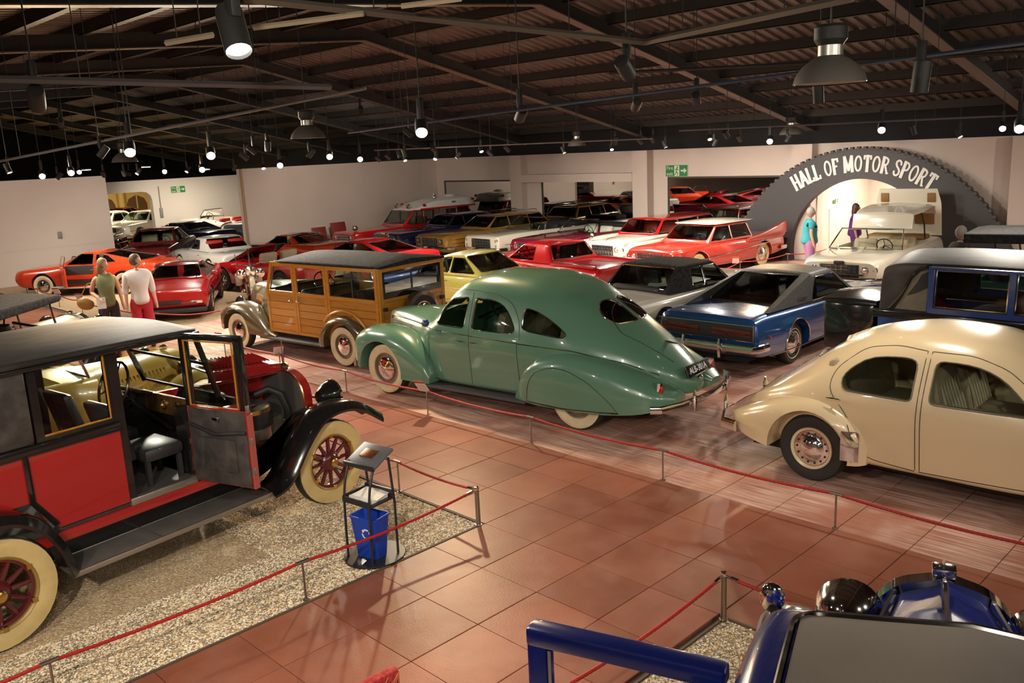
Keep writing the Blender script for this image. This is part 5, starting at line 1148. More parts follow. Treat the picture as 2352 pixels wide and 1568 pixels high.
    # seats
    for y, nm in ((-.34, 'front_seat'), (.34, 'front_seat')):
        st = MB().box(-.22, .14, y - .22, y + .20, .90, 1.02, 0, .045).build(nm, INTBLACK, t)
        for lx in (-.18, .10):
            for ly in (-.17, .15): MB().box(lx - .018, lx + .018, y + ly - .018, y + ly + .018, .70, .92).build('leg', BLACKM, st)
        b = MB(); b.box(-.05, .05, -.20, .20, 0, .50, 0, .045); b.v = [(-.30 - q[2] * .25 + q[0], y + q[1], .95 + q[2]) for q in b.v]; b.build('seat_back', INTBLACK, st)
    seat(t, -1.55, 0, .85, 1.15, mat('brown_cloth', (.08, .055, .04), .8), .7)
    # open door: hinged at the windscreen pillar, swung square to the car
    d = link('front_door', MB().box(-.022, .022, -.64, 0, .68, 1.33, 0, .006).mesh('front_door', [RD, RD]), t, (.155, -.665, 0)); d.rotation_euler = (0, 0, .20)
    MB().box(-.034, -.020, -.62, -.02, .69, 1.32, 0, .006).build('inner_trim', LEA, d); MB().box(-.044, -.030, -.50, -.13, .80, 1.08, 0, .012).build('map_pocket', LEA, d)
    MB().tube([(-.036, -.02, 1.185), (-.052, -.3, 1.12), (-.036, -.62, 1.155)], .016, 6).build('pull_strap', INTBLACK, d)
    MB().tube([(-.05, -.30, 1.25), (-.06, -.36, 1.245)], .012, 6).build('inner_handle', CHROME, d); MB().cyl((-.03, -.33, 1.25), (-.055, -.33, 1.25), .014, n=8).build('handle_boss', CHROME, d)
    for a in ((-.03, .03, -.06, 0, 1.33, 1.93), (-.03, .03, -.64, -.575, 1.33, 1.93), (-.03, .03, -.64, 0, 1.885, 1.935)): MB().box(*a, 0, .008).build('window_frame', BLACK, d)
    MB().tube([(-.034, -.065, 1.345), (-.034, -.065, 1.88), (-.034, -.57, 1.88), (-.034, -.57, 1.345)], .009, 5, 0, True).build('wood_bead', WOOD, d)
    MB().add([(0, -.05, 1.33), (0, -.58, 1.33), (0, -.58, 1.89), (0, -.05, 1.89)], [(0, 1, 2, 3)]).build('window_pane', GLASS, d)
    MB().box(-.028, .028, -.648, -.638, .68, 1.30).build('door_edge', mat('faded_red_edge', (.33, .07, .05), .5), d)
    for z in (1.05, 1.32, .8): MB().box(-.03, -.005, -.655, -.63, z, z + .06, 0, .004).build('lock_plate', STL, d)
    # bonnet: far half closed, near half folded up over it
    hd = MB(); P = [(.76, .0, 1.25), (1.60, .0, 1.20), (1.60, .28, 1.14), (.76, .40, 1.18)]; quadpanel(hd, P, -.015); h1 = hd.build('bonnet', RD, t)
    q = MB(); quadpanel(q, [(.76, .40, 1.18), (1.60, .28, 1.14), (1.60, .32, .78), (.76, .44, .78)], .012); q.build('bonnet_side', RD, h1)
    q = MB(); quadpanel(q, [(.76, -.06, 1.37), (1.57, -.06, 1.28), (1.57, .34, 1.33), (.76, .42, 1.42)], .014); up = q.build('folded_bonnet', RD, t)
    q = MB(); quadpanel(q, [(.76, -.06, 1.37), (1.57, -.06, 1.28), (1.57, -.05, 1.22), (.76, -.05, 1.28)], .012); q.build('bonnet_flange', RD, up)
    for k in range(16):
        x = .86 + .042 * k; z = 1.40 - (x - .76) * .105
        b = MB(); b.add([(x, .02, z + .002), (x + .02, .02, z), (x + .02, .30, z + .036), (x, .30, z + .04), (x + .006, .02, z + .02), (x + .006, .30, z + .056)], [(0, 4, 5, 3), (4, 1, 2, 5), (0, 1, 4), (3, 5, 2)]); b.build('louvre', RD, up)
    MB().tube([(.70, 0, 1.26), (1.62, 0, 1.205)], .012, 6).build('hinge_rod', CHROME, t)
    # radiator
    rp = rpoly([(-.33, .70), (.33, .70), (.33, 1.06), (.20, 1.19), (0, 1.225), (-.20, 1.19), (-.33, 1.06)], [.02, .02, .1, .1, .1, .1, .1]); r1 = MB().prism(rp, 1.60, 1.70, 'yz').build('radiator_shell', RD, t)
    ri = [(y * .92, .70 + (z - .70) * .96) for y, z in rp]; MB().prism(ri, 1.585, 1.60, 'yz').build('radiator_tank', GREYM, r1); MB().prism([(y * .8, .72 + (z - .70) * .8) for y, z in rp], 1.695, 1.712, 'yz').build('radiator_core', mat('radiator_core', (.05, .05, .045), .5, .7), r1)
    ed = MB(); ed.tube([(1.598, y, z) for y, z in rp], .010, 5, 0, True); ed.build('shell_bead', BRASS, r1)
    MB().lathe([(.045, 0), (.05, .03), (.035, .05), (.012, .06), (.012, .13)], (1.65, 0, 1.22), (0, 0, 1), 14).build('radiator_cap', STEEL, r1); MB().cyl((1.65, 0, 1.33), (1.65, 0, 1.52), .006, n=6).build('thermometer', STEEL, r1)
    # engine
    en = MB().box(.85, 1.50, -.12, .25, .60, .80, 0, .02).build('engine_block', GREYM, t)
    MB().lathe([(.001, 1.005), (.20, 1.0), (.215, .985), (.215, .93)], (1.08, -.13, 0), (0, 0, 1), 28).build('drum_top', mat('grey_drum', (.10, .10, .10), .45, .3), en); MB().lathe([(.22, .985), (.222, .945)], (1.08, -.13, 0), (0, 0, 1), 28).build('brass_band', BRASS, en); MB().lathe([(.218, .945), (.222, .80)], (1.08, -.13, 0), (0, 0, 1), 28).build('drum_body', BLACKM, en)
    MB().lathe([(.20, .80), (.20, .66), (.19, .64), (.19, .56), (.001, .55)], (1.08, -.13, 0), (0, 0, 1), 28).build('drum_base', mat('dull_silver', (.40, .38, .34), .4, .8), en)
    MB().tube([(1.30, .05, 1.02), (1.42, -.02, 1.06), (1.50, -.10, 1.0), (1.53, -.14, .85), (1.54, -.14, .70)], .035, 8).build('water_hose', BLACKM, en); MB().tube([(.80, -.2, .98), (1.2, .05, 1.04), (1.5, .05, 1.04)], .02, 6).build('linkage', BLACK, en)
    for k in range(4): MB().tube([(.82 + .04 * k, -.33, .66 + .015 * k), (1.2, -.36, .64 + .012 * k), (1.5, -.34, .66)], .006, 5).build('pipe', BRASS if k % 2 else STEEL, en)
    MB().box(.74, .77, -.44, .44, .60, 1.2).build('firewall', BLACKM, t)
    # fenders
    arched_fender(t, 'front_fender', [(.74, .385), (.92, .42), (1.12, .70), (1.36, .92), (1.62, .955), (1.86, .90), (2.14, .70)], .56, .88, BLACK, crown=.05); arched_fender(t, 'rear_fender', [(-1.02, .385), (-1.06, .60), (-1.20, .86), (-1.45, .99), (-1.75, .95), (-1.98, .72), (-2.05, .45)], .62, .90, BLACK, crown=.04)
    for s in (1, -1):
        q = MB(); P = [(.80, .40), (1.0, .46), (1.15, .70), (1.36, .90), (1.58, .93), (1.58, .62), (.80, .60)]; q.prism(P, s * .46, s * .50, 'xz'); q.build('fender_skirt', BLACK, t)
        MB().tube([(1.2, s * .40, .52), (1.5, s * .42, .45), (1.85, s * .42, .56)], .03, 6).build('leaf_spring', BLACK, t)
        drum_lamp(t, 1.80, s * .50, .98, .135, BLACK, (1.78, s * .46, .78))
    MB().tube([(1.78, -.5, .92), (1.78, .5, .92)], .014, 6).build('lamp_bar', BLACK, t)
    wheels4(t, 1.515, -1.515, 1.44, .41, .125, 'spoke')
red_limo()
def vintage(name, label, pos, th, s, PB, PH, roof=None, PF=BLACK, seats=INTBLACK, hood_z=1.12, wheels=True, roofx=(.2, -1.9), roofz=1.85):
    t = thing(name, label, 'car', (pos[0], pos[1], 0), math.radians(th), s)
    shell(t, 'body', [PB, INTDARK], [[.55, .60, .52, .60, .56, .9, .44, 1.10, 1.15], [.2, .58, .62, .58, .66, .9, .60, 1.12, 1.15], [-.8, .58, .64, .58, .69, .9, .64, 1.14, 1.16], [-1.7, .60, .62, .60, .68, .9, .60, 1.14, 1.16], [-2.0, .70, .5, .70, .54, .9, .44, 1.08, 1.12]], [.06, .2, .06], 'p', 20, 4, pit=[(-1.8, .15, -.54, .54, .72, 2)])
    h, hb = shell(t, 'bonnet', [PH, DARK], [[.56, .60, .50, .60, .53, .9, .36, 1.08, 1.14], [1.55, .62, .34, .62, .35, .85, .22, hood_z - .06, hood_z]], [.03, .12, .12], 'l', 12, 4)
    rp = rpoly([(-.31, .62), (.31, .62), (.31, 1.02), (.18, hood_z), (-.18, hood_z), (-.31, 1.02)], [.02, .02, .1, .1, .1, .1]); r1 = MB().prism(rp, 1.55, 1.66, 'yz').build('radiator_shell', CHROME if PH is not PB else PH, t); MB().prism([(y * .82, .64 + (z - .64) * .86) for y, z in rp], 1.655, 1.668, 'yz').build('radiator_core', mat('radiator_core', (.05, .05, .045), .5, .7), r1)
    MB().lathe([(.04, 0), (.045, .03), (.02, .05), (.001, .055)], (1.60, 0, hood_z), (0, 0, 1), 12).build('radiator_cap', CHROME, r1)
    for sg in (1, -1):
        for k in range(12):
            a, b = side_pt(hb, .85 + .05 * k, .98, sg, .004), side_pt(hb, .85 + .05 * k, .80, sg, .004)
            if a and b: MB().tube([a, b], .010, 5).build('louvre', PH, h)
        drum_lamp(t, 1.62, sg * .48, .95, .13, CHROME if PF is BLACK else BLACK, (1.6, sg * .46, .72)); MB().box(-.95, .7, sg * .5 if sg > 0 else -.80, .80 if sg > 0 else -.5, .35, .38, 0, .006).build('running_board', BLACKM, t)
    arched_fender(t, 'front_fender', [(.70, .38), (.95, .45), (1.15, .75), (1.4, .92), (1.65, .92), (1.95, .72), (2.0, .5)], .54, .84, PF, crown=.05); arched_fender(t, 'rear_fender', [(-.95, .38), (-1.05, .62), (-1.25, .88), (-1.5, .95), (-1.8, .85), (-2.02, .5)], .60, .84, PF, crown=.04)
    MB().add([(.42, -.55, 1.14), (.42, .55, 1.14), (.26, .55, 1.62), (.26, -.55, 1.62)], [(0, 1, 2, 3)]).build('windscreen', GLASS, t); MB().tube([(.42, -.56, 1.13), (.42, .56, 1.13), (.26, .56, 1.63), (.26, -.56, 1.63)], .016, 6, 0, True).build('windscreen_frame', CHROME if not roof else BLACK, t)
    seat(t, -.25, 0, .78, 1.05, seats, .5); seat(t, -1.25, 0, .78, 1.05, seats, .5); steering(t, .12, .3, 1.26, .2)
    if roof:
        slab_loft(t, 'canopy', roof, [[roofx[0] + .2, roofz - .12, .6, roofz - .12, .62, roofz - .06, roofz - .02], [roofx[0], roofz - .12, .70, roofz - .13, .71, roofz - .03, roofz + .02], [(roofx[0] + roofx[1]) / 2, roofz - .14, .71, roofz - .16, .72, roofz - .02, roofz + .04], [roofx[1], roofz - .16, .70, roofz - .18, .70, roofz - .04, roofz]], [.02, .04])
        for x in (roofx[0] - .1, -.5, -1.1, roofx[1] + .15):
            for sg in (1, -1): MB().tube([(x, sg * .66, 1.12), (x - .1, sg * .68, roofz - .12)], .014, 6).build('canopy_bow', BLACKM, t)
    MB().box(-2.0, 1.7, -.4, .4, .45, .6).build('chassis', DARK, t)
    if wheels: wheels4(t, 1.45, -1.45, 1.40, .40, .12, 'spoke')
    return t
YLW = paint('primrose_yellow', (.56, .42, .10), .26); CRMH = paint('cream_bonnet', (.62, .57, .42), .25)
vintage('yellow_tourer', 'primrose yellow open vintage tourer standing beyond the red limousine', (-5.05, -1.75), 98, 1.02, YLW, YLW, None, YLW, INTDARK)
vintage('canopy_tourer', 'red vintage car with cream bonnet and black canopy at the left edge', (-8.85, -.85), 128, .93, RED, CRMH, CLOTHTOP, roofz=1.66, roofx=(.35, -1.7))
TEAL = paint('teal_green', (.02, .16, .12), .2)
vintage('teal_tourer', 'teal vintage tourer with flat black canvas canopy at the right edge', (2.3, 9.9), 2, .95, TEAL, TEAL, CLOTHTOP, roofx=(.5, -1.95), roofz=1.90)
def black_limo():
    BLU = paint('royal_blue_panel', (.020, .045, .17), .25); TANL = mat('faded_landau_leather', (.085, .070, .048), .5, noise=(8, (.13, .10, .065), .4, .7), bump=(90, .2))
    t = thing('landau_limousine', 'blue and black landau limousine with leather roof and rear trunk', 'car', (1.95, 6.55, 0), math.radians(0), 1.0)
    shell(t, 'body', [BLU, INTDARK], [[1.0, .45, .60, .45, .66, .8, .62, 1.14, 1.16], [.4, .42, .70, .42, .76, .8, .745, 1.15, 1.16], [-.9, .42, .70, .42, .77, .8, .75, 1.15, 1.16], [-1.30, .46, .62, .46, .68, .8, .68, 1.15, 1.16]], [.06, .2, .01], 'p', 18, 4, pit=[(-1.2, .9, -.66, .66, .6, 2)])
    for s in (1, -1): MB().box(-1.33, 1.05, s * .74 if s > 0 else -.79, .79 if s > 0 else -.74, 1.145, 1.245, 0, .02).build('belt_moulding', BLACK, t)
    cab_rows = [[-1.30, 1.2, .66, 1.2, .60, 1.62, 1.70], [-1.26, 1.2, .71, 1.2, .67, 1.70, 1.80], [-1.0, 1.2, .755, 1.2, .71, 1.76, 1.875], [-.3, 1.2, .765, 1.2, .72, 1.77, 1.90], [.7, 1.2, .765, 1.2, .72, 1.76, 1.88], [1.0, 1.2, .73, 1.2, .66, 1.70, 1.82], [1.06, 1.2, .70, 1.2, .6, 1.62, 1.70]]
    w1 = [(-.645, 1.32), (-.645, 1.72), (.085, 1.72), (.085, 1.32)]; w2 = [(.17, 1.32), (.17, 1.72), (.86, 1.72), (.86, 1.32)]
    o, bv = shell(t, 'leather_top', [LEATHROOF, mat('taupe_lining', (.16, .13, .10), .8)], cab_rows, [.02, .10], 'p', 30, 5, cavity=(1.0, -1.2, 1.15, .03), side=[w1, w2], trim=CHROME, trimr=.010, glass=GLASSD)
    for s in (1, -1):
        pb = (s * .70, s * .765)
        for a, b in ((-.72, -.66), (.098, .158)): MB().prism([(a, 1.25), (b, 1.25), (b, 1.745), (a, 1.745)], s * .70, s * .772, 'xz').build('door_post', BLU, t)
        MB().prism([(-.72, 1.738), (.9, 1.738), (.9, 1.765), (-.72, 1.765)], s * .70, s * .765, 'xz').build('door_header', BLU, t); MB().prism([(-.70, 1.245), (.9, 1.245), (.9, 1.305), (-.70, 1.305)], s * .70, s * .775, 'xz').build('door_sill', BLU, t)
        side_line(bv, [(-.72, 1.76), (-.80, 1.755), (-.90, 1.68), (-1.02, 1.42), (-1.16, 1.25)], s, .018, .01).build('landau_iron', BLACK, o)
        pn = MB(); P = [side_pt(bv, x, z, s, .006) for x, z in ((-.73, 1.26), (-.73, 1.72), (-.82, 1.70), (-.90, 1.62), (-1.0, 1.40), (-1.08, 1.26))]; pn.add(P, [tuple(range(6))]); pn.build('landau_panel', TANL, o)
    seat(t, -.75, 0, .80, 1.2, mat('maroon_leather', (.10, .008, .012), .4), .62); seat(t, .5, 0, .80, 1.2, MATS['maroon_leather'], .62)
    tr = MB().box(-2.06, -1.42, -.50, .50, .62, 1.24, 0, .05).build('trunk', BLACK, t); slab_loft(t, 'trunk_lid', BLACK, [[-2.08, 1.22, .50, 1.22, .49, 1.26, 1.30], [-1.75, 1.22, .51, 1.22, .50, 1.28, 1.33], [-1.40, 1.22, .50, 1.22, .49, 1.27, 1.31]], [.01, .03])
    for y in (-.38, .38): MB().box(-2.085, -2.06, y - .03, y + .03, 1.02, 1.16, 0, .006).build('trunk_latch', STEEL, tr)
    MB().tube([(-2.07, -.1, 1.05), (-2.11, -.05, 1.05), (-2.11, .05, 1.05), (-2.07, .1, 1.05)], .01, 6).build('trunk_handle', BRASS, tr); MB().box(-2.075, -2.06, -.46, -.36, 1.12, 1.18).build('maker_plate', STEEL, tr)
    arched_fender(t, 'rear_fender', [(-.55, .40), (-.65, .65), (-.85, .90), (-1.15, .98), (-1.45, .88), (-1.7, .55)], .66, .92, BLACK, crown=.04)
    shell(t, 'bonnet', [BLACK, DARK], [[1.05, .5, .58, .5, .62, .9, .44, 1.20, 1.25], [2.4, .55, .36, .55, .36, .9, .22, 1.20, 1.25]], [.03, .12, .12], 'l', 8, 3)
    wheel(t, 'spoke', -1.05, .72, .41, .13); wheel(t, 'spoke', -1.05, -.72, .41, .13); wheel(t, 'spoke', 2.3, .72, .41, .13); wheel(t, 'spoke', 2.3, -.72, .41, .13)
    MB().box(-1.9, 2.4, -.4, .4, .4, .5).build('chassis', DARK, t)
black_limo()
def blue_car():
    BLU = paint('cobalt_blue', (.008, .022, .20), .22); GC = mat('grey_roof_canvas', (.25, .215, .18), .75, noise=(2.2, (.20, .17, .145), .35, .7), bump=(240, .12))
    t = thing('cobalt_saloon', 'cobalt blue vintage saloon with grey canvas roof and open door beside the camera', 'car', (4.06, -1.60, 0), math.radians(111), 1.0)
    rows = [[.10, 1.25, .66, 1.25, .60, 1.66, 1.71], [.04, 1.25, .68, 1.25, .63, 1.69, 1.745], [-.4, 1.25, .70, 1.25, .655, 1.71, 1.79], [-1.2, 1.25, .70, 1.25, .655, 1.71, 1.80], [-1.75, 1.25, .68, 1.25, .62, 1.68, 1.76], [-1.95, 1.25, .6, 1.25, .52, 1.60, 1.66]]
    w1 = [(-.05, 1.30), (-.05, 1.62), (-.75, 1.62), (-.75, 1.30)]
    o, bv = shell(t, 'cabin', [BLU, INTDARK], rows, [.02, .10], 'p', 26, 5, cavity=(.03, -1.85, 1.2, .03), side=[w1], trim=None)
    # canvas roof inset with chrome bead
    P = [(.005, .52), (.005, -.52), (-1.7, -.52), (-1.7, .52)]; P = [(q[0], q[1]) for q in fillet([(a[0], a[1], 0) for a in P], .10, 5, True)]
    pts = []
    for x, y in dens(P, .08): q = hit(bv, (x, y, 3), (0, 0, -1)); pts.append(q + Vector((0, 0, .004)))
    rf = MB(); nx, ny = 16, 8; vs = []
    for i in range(nx + 1):
        for j in range(ny + 1):
            x = -.02 - 1.66 * i / nx; y = -.50 + 1.0 * j / ny
            q = hit(bv, (x, y, 3), (0, 0, -1)); vs.append(q + Vector((0, 0, .008)))
    rf.add(vs, [(i * (ny + 1) + j, (i + 1) * (ny + 1) + j, (i + 1) * (ny + 1) + j + 1, i * (ny + 1) + j + 1) for i in range(nx) for j in range(ny)]); r1 = rf.build('canvas_roof', GC, o); MB().tube(pts, .012, 6, 0, True).build('roof_bead', CHROME, r1)
    shell(t, 'body', [BLU, INTDARK], [[.62, .45, .52, .45, .56, .8, .46, 1.18, 1.22], [.1, .45, .64, .45, .70, .8, .66, 1.24, 1.27], [-1.0, .45, .66, .45, .72, .8, .69, 1.24, 1.27], [-1.95, .5, .6, .5, .62, .8, .58, 1.2, 1.25]], [.05, .2, .04], 'p', 16, 4, pit=[(-1.7, .0, -.6, .6, .6, 2)])
    h, hb = shell(t, 'bonnet', [BLU, DARK], [[.60, .55, .50, .55, .53, .86, .36, 1.10, 1.17], [1.55, .6, .33, .6, .34, .84, .20, 1.04, 1.12]], [.03, .05, .05], 'l', 12, 3)
    MB().tube([(.60, 0, 1.18), (1.56, 0, 1.13)], .018, 6).build('bonnet_hinge', CHROME, h)
    for s in (1, -1): MB().tube([(.60, s * .37, 1.105), (1.56, s * .215, 1.045)], .014, 6).build('bonnet_bead', CHROME, h)
    rp = rpoly([(-.33, .62), (.33, .62), (.34, .94), (.20, 1.09), (0, 1.145), (-.20, 1.09), (-.34, .94)], [.02, .02, .08, .06, .06, .06, .08]); r1 = MB().prism(rp, 1.55, 1.64, 'yz').build('radiator_shell', CHROME, t); MB().box(1.57, 1.66, -.055, .055, 1.135, 1.185, 0, .012).build('radiator_cap', CHROME, r1); MB().prism([(0, 1.185), (.0, 1.22), (.01, 1.185)], 1.58, 1.65, 'yz').build('mascot', CHROME, r1)
    for s in (1, -1):
        hl = MB(); hl.lathe([(.001, -.16), (.07, -.145), (.13, -.09), (.155, 0), (.16, .03), (.15, .04)], (1.46, s * .42, .95), (1, 0, 0), 28); lo = hl.build('headlamp', CHROME, t); MB().lathe([(.15, .035), (.1, .05), (.001, .06)], (1.46, s * .42, .95), (1, 0, 0), 24).build('lamp_glass', LAMPG, lo); MB().cyl((1.43, s * .42, .81), (1.42, s * .38, .6), .02, n=8).build('lamp_stalk', CHROME, lo)
        sp = wheel(t, 'hub', .80, s * .69, .34, .14, 0, .87)
        if s > 0:
            mo = MB().tube([(.80, .70, 1.20), (.80, .70, 1.25)], .012, 6).build('mirror_strap', CHROME, t); MB().ball((.80, .70, 1.315), (.03, .055, .07), 14, 10).build('mirror_head', CHROME, mo)
    arched_fender(t, 'front_fender', [(.35, .38), (.7, .55), (1.05, .78), (1.35, .88), (1.65, .82), (1.9, .5)], .54, .84, BLACK, crown=.05); arched_fender(t, 'rear_fender', [(-.85, .38), (-1.0, .65), (-1.25, .86), (-1.5, .9), (-1.8, .7), (-1.95, .45)], .62, .86, BLACK, crown=.04)
    # open door on the near left: window frame
    d = link('open_door', MB().box(-.03, .03, 0, .66, .48, 1.24, 0, .012).mesh('open_door', [BLU]), t, (-.30, .70, 0)); d.rotation_euler = (0, 0, -.05)
    for a in ((-.035, .035, .60, .675, 1.24, 1.64), (-.035, .035, 0, .06, 1.24, 1.64), (-.04, .04, -.01, .675, 1.585, 1.655)): MB().box(*a, 0, .014).build('window_frame', BLU, d)
    MB().tube([(-.02, .59, 1.26), (-.02, .59, 1.58)], .012, 6).build('glass_channel', CHROME, d)
    MB().box(-1.8, .0, .60, .70, 1.24, 1.30, 0, .01).build('belt_rail', BLU, t)
    wheels4(t, 1.35, -1.4, 1.38, .37, .14, 'hub'); MB().box(-1.9, 1.6, -.4, .4, .4, .5).build('chassis', DARK, t)
    seat(t, -.55, .3, .7, .55, INTDARK, .5)
blue_car()
# ------------------------------------------------------------------ ropes and posts
ROPE = mat('red_rope', (.42, .012, .010), .6, noise=(90, (.26, .008, .008), .4, .6)); CARD = mat('white_card', (.72, .70, .66), .5)
PH_ = .315
def post_meshes():
    a = MB(); a.cyl((0, 0, 0), (0, 0, PH_ - .012), .009, n=10); st = a.mesh('shaft', [STEEL])
    b = MB(); b.cyl((-.055, 0, PH_ - .004), (.055, 0, PH_ - .004), .014, n=10); tp = b.mesh('rope_guide', [STEEL])
    c = MB(); c.cyl((0, 0, -.002), (0, 0, .004), .025, n=12); bs = c.mesh('foot', [STEEL]); return st, tp, bs
PM = post_meshes()
def post(x, y, label, ang=0., group='slim posts of the red rope barriers', h=1.):
    o = link('rope_post', PM[0]); o.location = (x, y, 0); o.rotation_euler = (0, 0, ang); o.scale = (1, 1, h); tag(o, label, 'post', group)
    link('rope_guide', PM[1], o); link('foot', PM[2], o); return o
def corner_post(x, y, label):
    t = thing('corner_post', label, 'post', (x, y, 0)); MB().cyl((0, 0, 0), (0, 0, .34), .021, n=16).build('shaft', STEEL, t); MB().lathe([(.001, .364), (.020, .362), (.024, .352), (.024, .335), (.021, .33)], (0, 0, 0), (0, 0, 1), 16).build('cap', CHROME, t); MB().cyl((0, 0, -.002), (0, 0, .006), .032, n=16).build('foot', STEEL, t)
    return t
def rope(a, b, label, sag=.035, ends=(False, False), r=.0125, group='sagging red barrier ropes'):
    a, b = Vector(a), Vector(b); L = (b - a).length; n = max(8, int(L / .02)); P = []; R = []
    e0 = .09 if ends[0] else .0; e1 = .09 if ends[1] else 0.
    for i in range(n + 1):
        t = (e0 + (L - e0 - e1) * i / n) / L; p = a.lerp(b, t); p.z -= sag * 4 * t * (1 - t); P.append(p); R.append(r * (1.08 if i % 2 else .90))
    o = MB().tube(P, R, 7).build('barrier_rope', ROPE); tag(o, label, 'rope', group)
    for e, p, q in ((ends[0], P[0], a), (ends[1], P[-1], b)):
        if e:
            d = (q - p); MB().cyl(p - d * .25, p + d * .35, r * 1.25, n=10).build('end_cap', CHROME, o); ring = []; c = p + d * .62; dd, u, w = frame(d)
            for k in range(10): an = 2 * PI * k / 10; ring.append(c + dd * (.022 * math.cos(an)) + u * (.012 * math.sin(an)))
            MB().tube(ring, .004, 5, 0, True).build('hook', CHROME, o)
    return o
def placard(x, y, z, rz, label, tilt=.7, w=.15, h=.21):
    t = thing('info_card', label, 'sign', (x, y, z), rz); c = MB().box(-w / 2, w / 2, -.003, .003, 0, h).build('card', CARD, t); c.rotation_euler = (tilt, 0, 0)
    MB().box(-w / 2, w / 2, -.0035, .0036, h - .035, h).build('red_header', mat('red_print', (.42, .03, .03), .5), c)
    for k in range(5): MB().box(-w * .38, w * .38, -.0042, -.003, .025 + k * .026, .031 + k * .026).build('print_line', mat('grey_print', (.35, .34, .33), .6), c)
Z_ = PH_ - .004; xs = [-10.77, -8.97, -7.17, -5.39, -3.59, -1.765, .03, 1.79, 3.6, 5.4]
where = ['by the wooden wagon nose', 'left of the wooden wagon', 'below the wooden wagon door', 'between the wooden wagon and green sedan', 'in front of the green sedan fender', 'in front of the green sedan rear wheel', 'between green sedan and cream sedan', 'below the cream sedan rear door', 'at the right edge', 'beyond the right edge']
for i, x in enumerate(xs):
    post(x, 2.42, 'slim steel rope post on the tiles ' + where[i])
    if i: rope((xs[i - 1], 2.42, Z_), (x, 2.42, Z_), 'red barrier rope %s' % ['', 'from the wooden wagon nose leftwards', 'along the front of the wooden wagon', 'behind the raised red bonnet', 'by the wooden wagon rear wheel', 'in front of the green sedan front wheel', 'in front of the green sedan doors', 'below the green sedan rear bumper', 'in front of the cream sedan rear wheel', 'in front of the cream sedan doors', 'past the right edge'][i] if i < 10 else '')
corner_post(-.625, .545, 'thick steel corner post at the gravel tip beside the recycling bin'); corner_post(1.86, .56, 'thick steel corner post by the blue saloon bonnet')
for x, y, lb in ((-.655, -1.21, 'slim rope post on the gravel edge left of the recycling bin'), (-.70, -2.97, 'slim rope post at the bottom left corner of the gravel'), (-1.82, .585, 'slim rope post behind the information stand'), (-3.62, .585, 'slim rope post behind the red limousine front wheel'), (-5.4, .585, 'slim rope post before the yellow tourer')): post(x, y, lb, PI / 2 if y < .5 else 0)
rope((-.625, .545, .335), (-.655, -1.21, Z_), 'red barrier rope crossing in front of the blue recycling bin', .04, (True, False)); rope((-.655, -1.21, Z_), (-.70, -2.97, Z_), 'red barrier rope along the gravel edge at bottom left', .03); rope((-.70, -2.97, Z_), (-.74, -4.7, Z_), 'red barrier rope leaving the bottom left corner', .03)
rope((-.625, .545, .335), (-1.82, .585, Z_), 'short orange-red rope behind the information stand', .03, (True, False)); rope((-1.82, .585, Z_), (-3.62, .585, Z_), 'red barrier rope behind the red limousine front wheel', .03); rope((-3.62, .585, Z_), (-5.4, .585, Z_), 'red barrier rope before the yellow tourer', .03)
rope((1.86, .56, .335), (1.84, -1.25, Z_), 'dark red rope behind the blue open door', .05, (True, False)); rope((1.86, .56, .335), (3.4, .60, Z_), 'dark red rope running behind the blue saloon fender', .03, (True, False))
post(1.84, -1.25, 'slim rope post behind the blue saloon open door'); post(3.4, .60, 'slim rope post behind the blue saloon radiator')
placard(-3.60, 2.40, PH_, .35, 'white information card with red header on the post before the green sedan'); placard(-8.95, 2.42, PH_, .35, 'white information card below the wooden wagon front wheel'); placard(-7.2, 2.42, PH_, 1.2, 'white information card below the wooden wagon doors')
# far ropes: left gravel, finned sedan
far = [(-21.5, 3.0), (-19.6, 2.72), (-18.0, 2.70), (-16.4, 2.68), (-14.6, 2.66), (-12.9, 2.9), (-11.9, 3.85)]
for i, (x, y) in enumerate(far):
    post(x, y, 'slim rope post on the far gravel edge ' + ['by the left wall', 'below the orange-red coupe nose', 'beside the orange-red coupe door', 'left of the woman in green', 'behind the two women', 'before the red wedge sports car', 'by the wooden wagon front fender'][i])
    if i: rope((*far[i - 1], Z_), (x, y, Z_), 'red rope on the far gravel edge ' + ['', 'by the left wall', 'below the orange-red coupe', 'beside the woman in green', 'behind the two women', 'below the red wedge nose', 'beside the motorcycle'][i], .06)
for x, y, a, lb in ((-18.0, 2.70, .9, 'white tilted card before the orange-red coupe wheel'), (-16.4, 2.68, .9, 'white tilted card left of the woman in green')): placard(x, y, PH_, a, lb)
f2 = [(-6.0, 12.6), (-6.35, 14.6), (-6.05, 16.4), (-5.6, 17.6)]
for i, (x, y) in enumerate(f2):
    post(x, y, 'slim rope post beside the brick red finned sedan ' + ['front wheel', 'door', 'rear wheel', 'tail by the wall'][i])
    if i: rope((*f2[i - 1], Z_), (x, y, Z_), 'red rope beside the finned sedan ' + ['', 'front', 'doors', 'tail'][i], .05)
placard(-6.3, 14.3, PH_, .6, 'small yellow and red card beside the finned sedan door')
